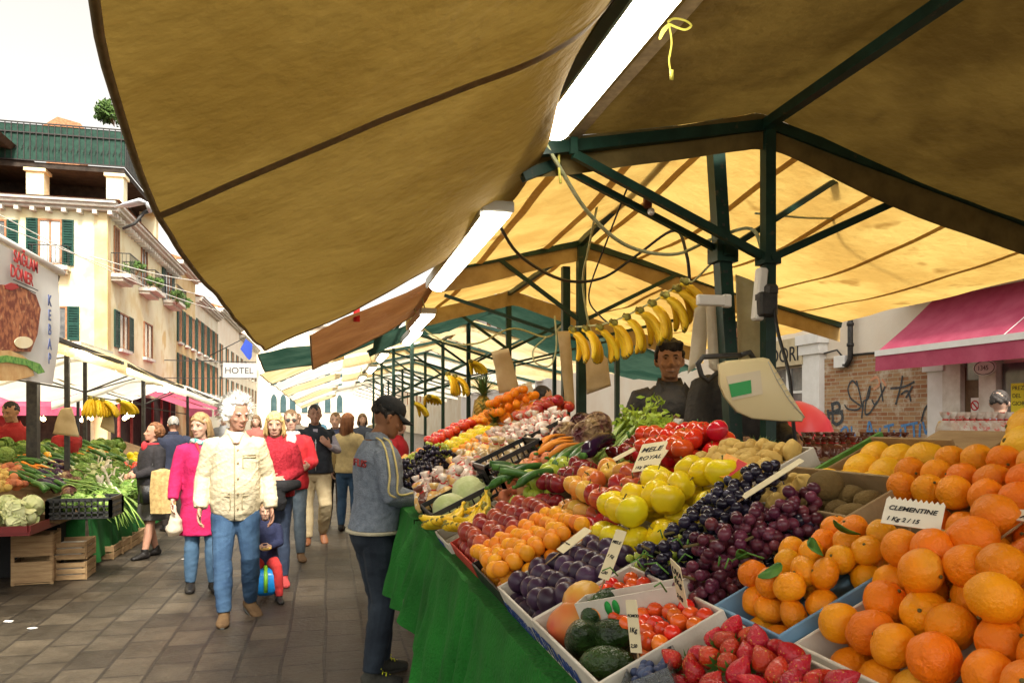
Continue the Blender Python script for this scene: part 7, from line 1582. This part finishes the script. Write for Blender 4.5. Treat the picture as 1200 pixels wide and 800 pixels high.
def drapeL(lab, A_, B2, zt, zb, m, out, k=20, amp=.03, name='table_cloth'):
    A_, B2 = V(*A_), V(*B2); L = (B2-A_).length; n = int(L*60); vs = []; out = V(*out)
    for i in range(n+1):
        u = i/n; s_ = u*L
        for j in range(17):
            v = j/16; f = math.sin(s_*k+noise.noise(V(s_*2,1,0))*4+v)*.6+math.sin(s_*k*.4)*.6+1.2; p = A_.lerp(B2, u)+out*(amp*f*(.1+v)+.01); vs.append((p.x, p.y, lerp(zt, zb(u) if callable(zb) else zb, v)))
    b = MB(); b.add(vs, [(i*17+j, (i+1)*17+j, (i+1)*17+j+1, i*17+j+1) for i in range(n) for j in range(16)]); tag(b.build(name, m), lab, 'tablecloth', 'green cloths on the stalls')
drapeL('dark green cloth along the front of the left vegetable stall', (-2.48,8.88,0), (-2.48,16.4,0), .63, lambda u: .05+.1*u, M_felt2, (1,0,0))
drapeL('green cloth corner hanging over the near end of the left stall', (-2.85,8.86,0), (-2.47,8.86,0), .62, .10, M_felt2, (0,-1,0))
M_blk = fab('black_void_shade', (.008,.008,.008)) if 'fab' in globals() else M_dark
ct = W(34,598,7.5)
t = thing('tray_stand', 'dark red tray at the very left over a black box painted as the shade below', 'stand', (-3.3,7.3,0))
b = MB(); b.box((-3.3,8.84,.29), (1.3,.4,.56)); b.build('drape', M_blk, t, False, world=True)  # black box stands for the dark void under the tray, shade put into colour
b = MB(); b.box((-3.22,8.05,.585), (1.35,1.06,.03)); b.bar((-3.9,7.52,.625),(-2.56,7.52,.625),.02,.06); b.bar((-2.55,7.53,.625),(-2.55,8.0,.625),.02,.06); b.build('tray', mat('dark_red_tray', (.12,.01,.01), rough=.4), t, False, world=True)
random.seed(31)
for i in range(19):
    x = -2.68-.2*(i % 6)+random.uniform(-.02,.02); y = 7.64+.19*(i//6 % 3)+random.uniform(-.02,.02); inst(H_cau, (x, y, .69+ (.10 if i > 11 else .0)), rrot(), random.uniform(.95,1.15), 'pale green cauliflower heaped on the red tray at the left edge', 'cauliflowers on the red tray')
t = thing('plastic_crate', 'black plastic crate of green leaves at the near corner of the left stall', 'crate', (-2.56,8.0,.645), 'plastic crates')
L_, W_, h = .54, .42, .18
for nm, a, c in (('front_panel',(0,0),(L_,0)),('back_panel',(0,W_),(L_,W_)),('side_panel',(0,0),(0,W_)),('side_panel',(L_,0),(L_,W_))):
    b = MB(); A_, C_ = V(*a,0), V(*c,0)
    for z in (.012, h*.33, h*.66, h): b.bar(A_+V(0,0,z), C_+V(0,0,z), .012, .018 if z < h else .035)
    for k in range(11): q = A_.lerp(C_, k/10); b.bar(q+V(0,0,.01), q+V(0,0,h), .012 if 0 < k < 10 else .03)
    b.build(nm, M_blackp, t, False)
b = MB(); b.box((L_/2,W_/2,.01), (L_,W_,.02)); b.build('base', M_blackp, t, False)
for i in range(26): inst(random.choice((H_let,)), (-2.56+random.uniform(.08,.46), 8.0+random.uniform(.08,.34), .70+random.uniform(0,.13)), rrot(), random.uniform(.55,.8), 'green lettuce packed in the black crate of the left stall', 'lettuces in the black crate')
M_lk = mat('leek_leaf', (.08,.2,.03), (.3,.42,.1), .5, scale=5, stretch=(1,1,.3), vary=.2); M_lkw = mat('leek_white', (.55,.6,.35), (.7,.72,.5), .5, scale=5)
def leek_bundle(name='leek'):
    b = MB(); 
    for k in range(3): a = k*2.1; b.tube([V(0,0,0), V(.2,.01*math.cos(a),.01), V(.42,.03*math.cos(a),.03*math.sin(a)), V(.62,.09*math.cos(a),-.02+.05*math.sin(a))], [(.012,.012),(.013,.012),(.018,.006),(.008,.002)], 7)
    o = b.build(name, M_lk); w = MB(); w.tube([V(-.16,0,0), V(-.1,0,0), V(.02,0,0)], [.012,.015,.0145], 8); w.build('shaft', M_lkw, o); tag(o, 'long leek among the green vegetables', 'leek'); reg(o); o.location = (0,0,-50); return o
P_lk = leek_bundle()
def lay(P, n, px0, px1, py0, py1, lab, grp, s=(1,1.3), dz=.05, rot=None, stack=.12):
    for i in range(n):
        p = LP(random.uniform(px0,px1), random.uniform(py0,py1), dz+random.uniform(0,stack)); inst(random.choice(P), p, rot() if rot else rrot(), random.uniform(*s), lab, grp)
slope = lambda: (random.uniform(-.3,.3), -.25+random.uniform(-.25,.25), R(180)+random.uniform(-.7,.7))
front_ = lambda: (random.uniform(-.3,.3), .28+random.uniform(-.2,.35), random.uniform(-.9,.5))
lay([P_tom], 36, -6, 24, 546, 566, 'red potato heaped at the left edge of the left stall', 'red potatoes at the left edge') if 0 else None
P_rp = fruits('red_potato', 2, .032, lambda t: ball_prof(1.2)(t), mat('red_potato_skin', (.4,.1,.05), (.52,.2,.08), .6, vary=.2, scale=5), 'red potato', 'potato', .15)
lay(P_rp, 46, 6, 30, 545, 570, 'red potato heaped at the left edge of the left stall', 'red potatoes of the left stall', (1,1.3))
lay(P_pot, 40, -8, 9, 548, 572, 'yellow potato at the left edge of the left stall', 'yellow potatoes of the left stall', (1.2,1.5))
lay([R_zuc], 26, 20, 40, 538, 560, 'courgette on the left stall between potatoes and red carrots', 'courgettes of the left stall', (1,1.2), rot=front_)
lay([R_car], 40, 26, 56, 536, 566, 'red carrot in the heap on the left stall', 'carrots of the left stall', (1,1.2), rot=front_)
lay([R_zuc], 34, 40, 66, 540, 572, 'dark green cucumber in the middle of the left stall', 'cucumbers of the left stall', (1.1,1.4), rot=front_)
P_yp = fruits('yellow_pepper', 2, .05, lambda t: ((math.sin(math.pi*t)**.5*(.72+.3*t) if 0 < t < 1 else .02), (t-.5)*2), mat('yellow_pepper_skin', (.78,.3,.01), (.82,.55,.02), .2, scale=3, vary=.15, hvary=.03, coat=.3), 'yellow pepper', 'pepper', .1, lambda: btn(.045,.008), M_cal, ribs=4, rd=.06)
lay(P_yp, 20, 48, 76, 524, 556, 'yellow or orange pepper in the diagonal row on the left stall', 'yellow peppers of the left stall', (.9,1.15))
lay([R_aub], 18, 50, 76, 540, 572, 'dark aubergine beside the peppers on the left stall', 'aubergines of the left stall', (1,1.2), rot=front_)
lay([H_rad], 14, 64, 96, 548, 580, 'purple radicchio head on the left stall', 'radicchio of the left stall', (.9,1.2))
lay([P_lk], 50, 60, 118, 530, 570, 'long leek laid down the slope of the left stall', 'leeks on the slope of the left stall', (.8,1.1), rot=front_)
lay([H_let], 60, 80, 160, 535, 584, 'green lettuce head on the left stall', 'lettuces on the left stall', (.7,1.1))
lay([P_lk], 14, 122, 146, 566, 580, 'leek drooping over the front edge of the left stall', 'leeks over the front edge', (.5,.75), rot=lambda: (random.uniform(-.3,.3), .9+random.uniform(-.3,.3), random.uniform(-.7,.2)))
lay([R_wht], 40, 112, 150, 545, 570, 'pale fennel root in the heap on the left stall', 'pale roots on the left stall', (1.2,1.6))
lay([H_cau], 10, 96, 130, 530, 560, 'small yellowish cauliflower among the leeks', 'small cauliflowers among the leeks', (.6,.8))
lay(P_tom, 26, 142, 162, 542, 556, 'tomato in the far box of the left stall', 'tomatoes of the left stall', (1,1.3)); lay(P_ay, 16, 150, 165, 530, 542, 'yellow fruit at the far end of the left stall', 'yellow fruit of the left stall', (1,1.3))
lay([R_car], 26, 96, 122, 524, 540, 'red root in the upper row of the left stall', 'red roots in the upper row', (1,1.3), rot=front_)
lay([R_zuc], 30, 60, 110, 520, 540, 'green marrow in the upper row of the left stall', 'marrows in the upper row', (1,1.4), rot=front_)
hang_bag('bundle of cream paper bags on the left stall', [(72,478,8.6),(84,477,8.6),(93,512,8.6),(62,508,8.6)], M_paper)
hang_bag('brown paper sheets hanging near the bananas of the left stall', [(124,474,9.6),(132,474,9.6),(134,508,9.6),(118,500,9.6)], M_paper)
for i, (px, py, d) in enumerate(((106,466,9.5),(114,467,9.5),(122,468,9.5),(140,468,10),(146,470,10.2))):
    inst(BN, W(px, py, d), (0, R(108+7*i), R(120+35*i)), 1.35, f'{["first","second","third","fourth","fifth"][i]} banana bunch from the left hanging over the left stall', 'bananas over the left stall')
lay([H_let], 50, 0, 150, 518, 534, 'dark green leafy head in the top row of the left stall', 'leafy heads in the top row', (.8,1.2))
lay([R_zuc], 60, 30, 140, 524, 545, 'green marrow lying high on the slope of the left stall', 'marrows high on the slope', (1.1,1.5), rot=front_)
# crates on the ground
def gcrate(lab, p, d, rz, m=M_wood, n=4, upright=False):
    t = thing('wooden_crate', lab, 'crate', p, 'wooden crates on the ground', (0,0,rz)); w, l, h = d
    for nm, ax in (('front_panel', (0,-l/2)), ('back_panel', (0,l/2))):
        b = MB()
        for i in range(n): b.box((0, ax[1], h*(i+.5)/n), (w, .012, h/n*.8))
        b.build(nm, m, t, False, bevel=.002)
    for x in (-w/2, w/2):
        b = MB()
        for i in range(n): b.box((x, 0, h*(i+.5)/n+.002), (.012, l-.014, h/n*.8))
        for y in (-l/2+.02, l/2-.02): b.box((x*.96, y, h/2), (.03, .024, h-.002))
        b.build('side_panel', m, t, False)
    b = MB(); b.box((0,0,.012), (w-.02,l-.02,.012)); b.build('base', m, t, False); return t
p = WG(45,680); gcrate('tall wooden crate standing on end in front of the black stand', p+V(0,-.05,0), (.34,.34,.50), .1, n=2)
p = WG(88,673)
for k in range(2): gcrate(f'{["lower","upper"][k]} slatted wooden crate of the small stack beside the tall crate', p+V(0,-.1,.20*k), (.34,.4,.18), .05, n=3); b = MB(); b.box((p.x, p.y-.1, .2*k+.085), (.28,.34,.10)); tag(b.build('carton', M_cardw, smooth=False), f'white printed carton inside the {["lower","upper"][k]} slatted crate', 'carton')
for i, (px, py) in enumerate(((132,652),(143,646),(153,640),(162,634))): p = WG(px, py); gcrate(f'{["first","second","third","fourth"][i]} small crate from the left under the green cloth edge', p-V(.1,0,0), (.3,.4,.16), .0, n=2)
# canopies and frames of the left row
for k, (y0, y1, za, zb_) in enumerate(((5.6,9.3,2.33,2.24),(9.4,13.0,2.24,2.12),(13.1,17.0,2.12,2.0),(17.1,21,2.0,1.95))):
    rw = lambda y, z: [V(-2.2,y,z), V(-3.0,y,z+.28), V(-3.75,y,z+.52), V(-4.5,y,z+.25), V(-5.4,y,z-.05)]
    sag_roof('c', f'{["near","second","third","far"][k]} cream canopy of the left row of stalls', [rw(y0,za), [q-V(0,0,.07) for q in rw((y0+y1)/2,(za+zb_)/2)], rw(y1,zb_)], M_tarp3 if k < 2 else M_tarpw, (.2,.75), M_seam2, nu=14, nv=24, val=(0,), group='canopies of the left row')
    t = thing('stall_scaffold', f'{["near","second","third","far"][k]} dark steel frame of the left row', 'stall frame', (-3.75,y0,0), 'steel frames of the left row')
    for x, z in ((-2.9,za+.2),(-3.75,za+.5),(-5.0,za+.05)): b = MB(); b.bar((x,y0+.3,0),(x,y0+.3,z),.05); b.build('post', M_iron, t, False, world=True)
    b = MB(); b.bar((-2.25,y0+.3,za-.03),(-3.75,y0+.3,za+.46),.035); b.bar((-3.75,y0+.3,za+.46),(-5.4,y0+.3,za-.08),.035); b.build('rafter', M_iron, t, False, world=True)
    b = MB(); b.bar((-3.75,y0+.3,za-.1),(-3.0,y0+.3,za+.22),.022); b.bar((-3.75,y0+.3,za-.1),(-4.6,y0+.3,za+.18),.022); b.bar((-3.75,y0+.3,za-.15),(-2.9,y0+.3,za-.3),.02); b.build('brace', M_iron, t, False, world=True)
    b = MB(); b.bar((-2.25,y0,za-.02),(-2.25,y1,zb_-.02),.035); b.bar((-3.75,y0,za+.47),(-3.75,y1,zb_+.47),.035); b.bar((-3.75,y0+.3,za-.1),(-3.75,y1,zb_+.45),.02); b.build('eave_beam', M_iron, t, False, world=True)
for i, (y0, z) in enumerate(((9.0,2.34),(10.6,2.24),(12.4,2.07))):
    t = thing('fluorescent_lamp', f'{["near","middle","far"][i]} lit tube lamp under the front edge of the left canopy', 'lamp', (-2.6,y0,z), 'lamps of the left row')
    b = MB(); b.box((-2.6,y0+.6,z+.05),(.10,1.25,.04)); b.build('housing', M_house, t, False, world=True); b = MB(); b.tube([(-2.6,y0,z),(-2.6,y0+1.2,z)], .04, 10); b.build('cover', M_tube, t, world=True)
# ---- kebab banner
XK = -2.08
def KP(px, py): return WX(px, py, XK)
bn = thing('kebab_banner', 'white hanging banner with a picture of grilled meat and vertical blue capitals', 'banner', (XK, 7.4, 2.5))
yr_, yl = KP(68,400).y, 4.6; zt_, zb2 = KP(68,322).z, KP(62,450).z
ctrl = [[V(XK,yl,zt_), V(XK+.02,lerp(yl,yr_,.5),zt_-.01), V(XK,yr_,zt_)], [V(XK+.02,yl,(zt_+zb2)/2), V(XK-.02,(yl+yr_)/2,(zt_+zb2)/2), V(XK+.02,yr_-.02,(zt_+zb2)/2)], [V(XK,yl,zb2), V(XK+.03,lerp(yl,yr_,.5),zb2), V(XK-.02,yr_-.06,zb2)]]
M_ban2 = mat('banner_vinyl', (.62,.62,.6), (.7,.7,.67), .6, scale=2); cloth('sheet', ctrl, M_ban2, 16, 16, parent=bn)
b = MB(); b.tube([V(XK,yl,zt_+.03), V(XK,yr_+.08,zt_+.03)], .03, 8); b.build('top_bar', M_px, bn, world=True)
b = MB(); q_ = W(39,500,8.8); b.bar(V(q_.x,q_.y,0), V(q_.x,q_.y,2.3), .11); b.bar(V(q_.x,q_.y,2.28), V(XK,yr_,zt_+.03), .04); b.build('pole', M_iron, bn, False, world=True)
M_lr = mat('red_print_dark', (.35,.02,.02), rough=.6); M_lb = mat('slate_blue_print', (.08,.11,.25), rough=.6)
def bt_(s_, y, z, size, m, al='RIGHT'): text(s_, size, m, loc_of(bn) @ basis(V(XK+.036, y, z), (0,1,0), (0,0,1)), bn, align=al, ext=.002, bold=size*.02)
y1_ = KP(38,316).y; bt_('SAĞLAM', y1_, KP(38,320).z, .115, M_lr); bt_('DÖNER', KP(32,330).y, KP(32,335).z, .115, M_lr)
b = MB()
for k in range(2): b.box((XK+.036, KP(24,340).y, KP(42,342+4*k).z), (.002, .45-.1*k, .006))
b.build('small_print', M_ink, bn, False, world=True)
for i, ch_ in enumerate('KEBAP'): bt_(ch_, KP(52,350).y, KP(52,358+17*i).z, .115, M_lb, 'CENTER')
M_meat = mat('printed_grilled_meat', (.16,.03,.012), (.42,.15,.06), .6, scale=22, lo=.42, hi=.6, spots=(.5,.25,.12), sscale=18, scut=.6)
M_salad = mat('printed_salad', (.03,.16,.02), (.2,.4,.08), .6, scale=30); M_bread = mat('printed_bread', (.5,.28,.1), (.6,.4,.18), .6, scale=14)
def flat(name, pts, m, o): b = MB(); b.rings([[V(XK+o+e, KP(x, y).y, KP(x, y).z) for x, y in pts] for e in (0,.003)]); b.build(name, m, bn, False, world=True)
flat('meat_picture', [(-30,340),(-5,333),(20,336),(36,345),(42,362),(38,392),(30,412),(-30,410)], M_meat, .03)
flat('tomato_picture', [(-2,334),(6,331),(14,333),(15,337),(6,340),(-1,338)], M_lr, .034)
flat('bread_picture', [(-30,412),(4,410),(20,416),(30,424),(34,440),(10,446),(-30,446)], M_bread, .031)
flat('salad_picture', [(-30,420),(0,416),(22,420),(40,426),(46,436),(38,438),(24,428),(0,424),(-30,428)], M_salad, .036)
flat('seal_picture', [(20+11*math.cos(a*.4), 401+7*math.sin(a*.4)) for a in range(16)], M_sign, .038)
# litter
for i, (px, py) in enumerate(((10,728),(38,736),(215,655),(520,770))):
    p = WG(px, py); b = MB(); b.box((0,0,.004), (.06,.04,.003), rot=Euler((.05,.1,i))); o = b.build('paper_scrap', M_px, smooth=False); o.location = p; tag(o, ['scrap of white paper on the paving at the far left edge', 'second paper scrap right of the first one on the paving', 'small scrap of paper near the feet of the woman in magenta', 'scrap under the green cloth beside the customer shoes'][i], 'litter')
bpy.data.scenes.remove(_TS)
for o in list(bpy.data.objects):
    if '_used' in o: del o['_used']
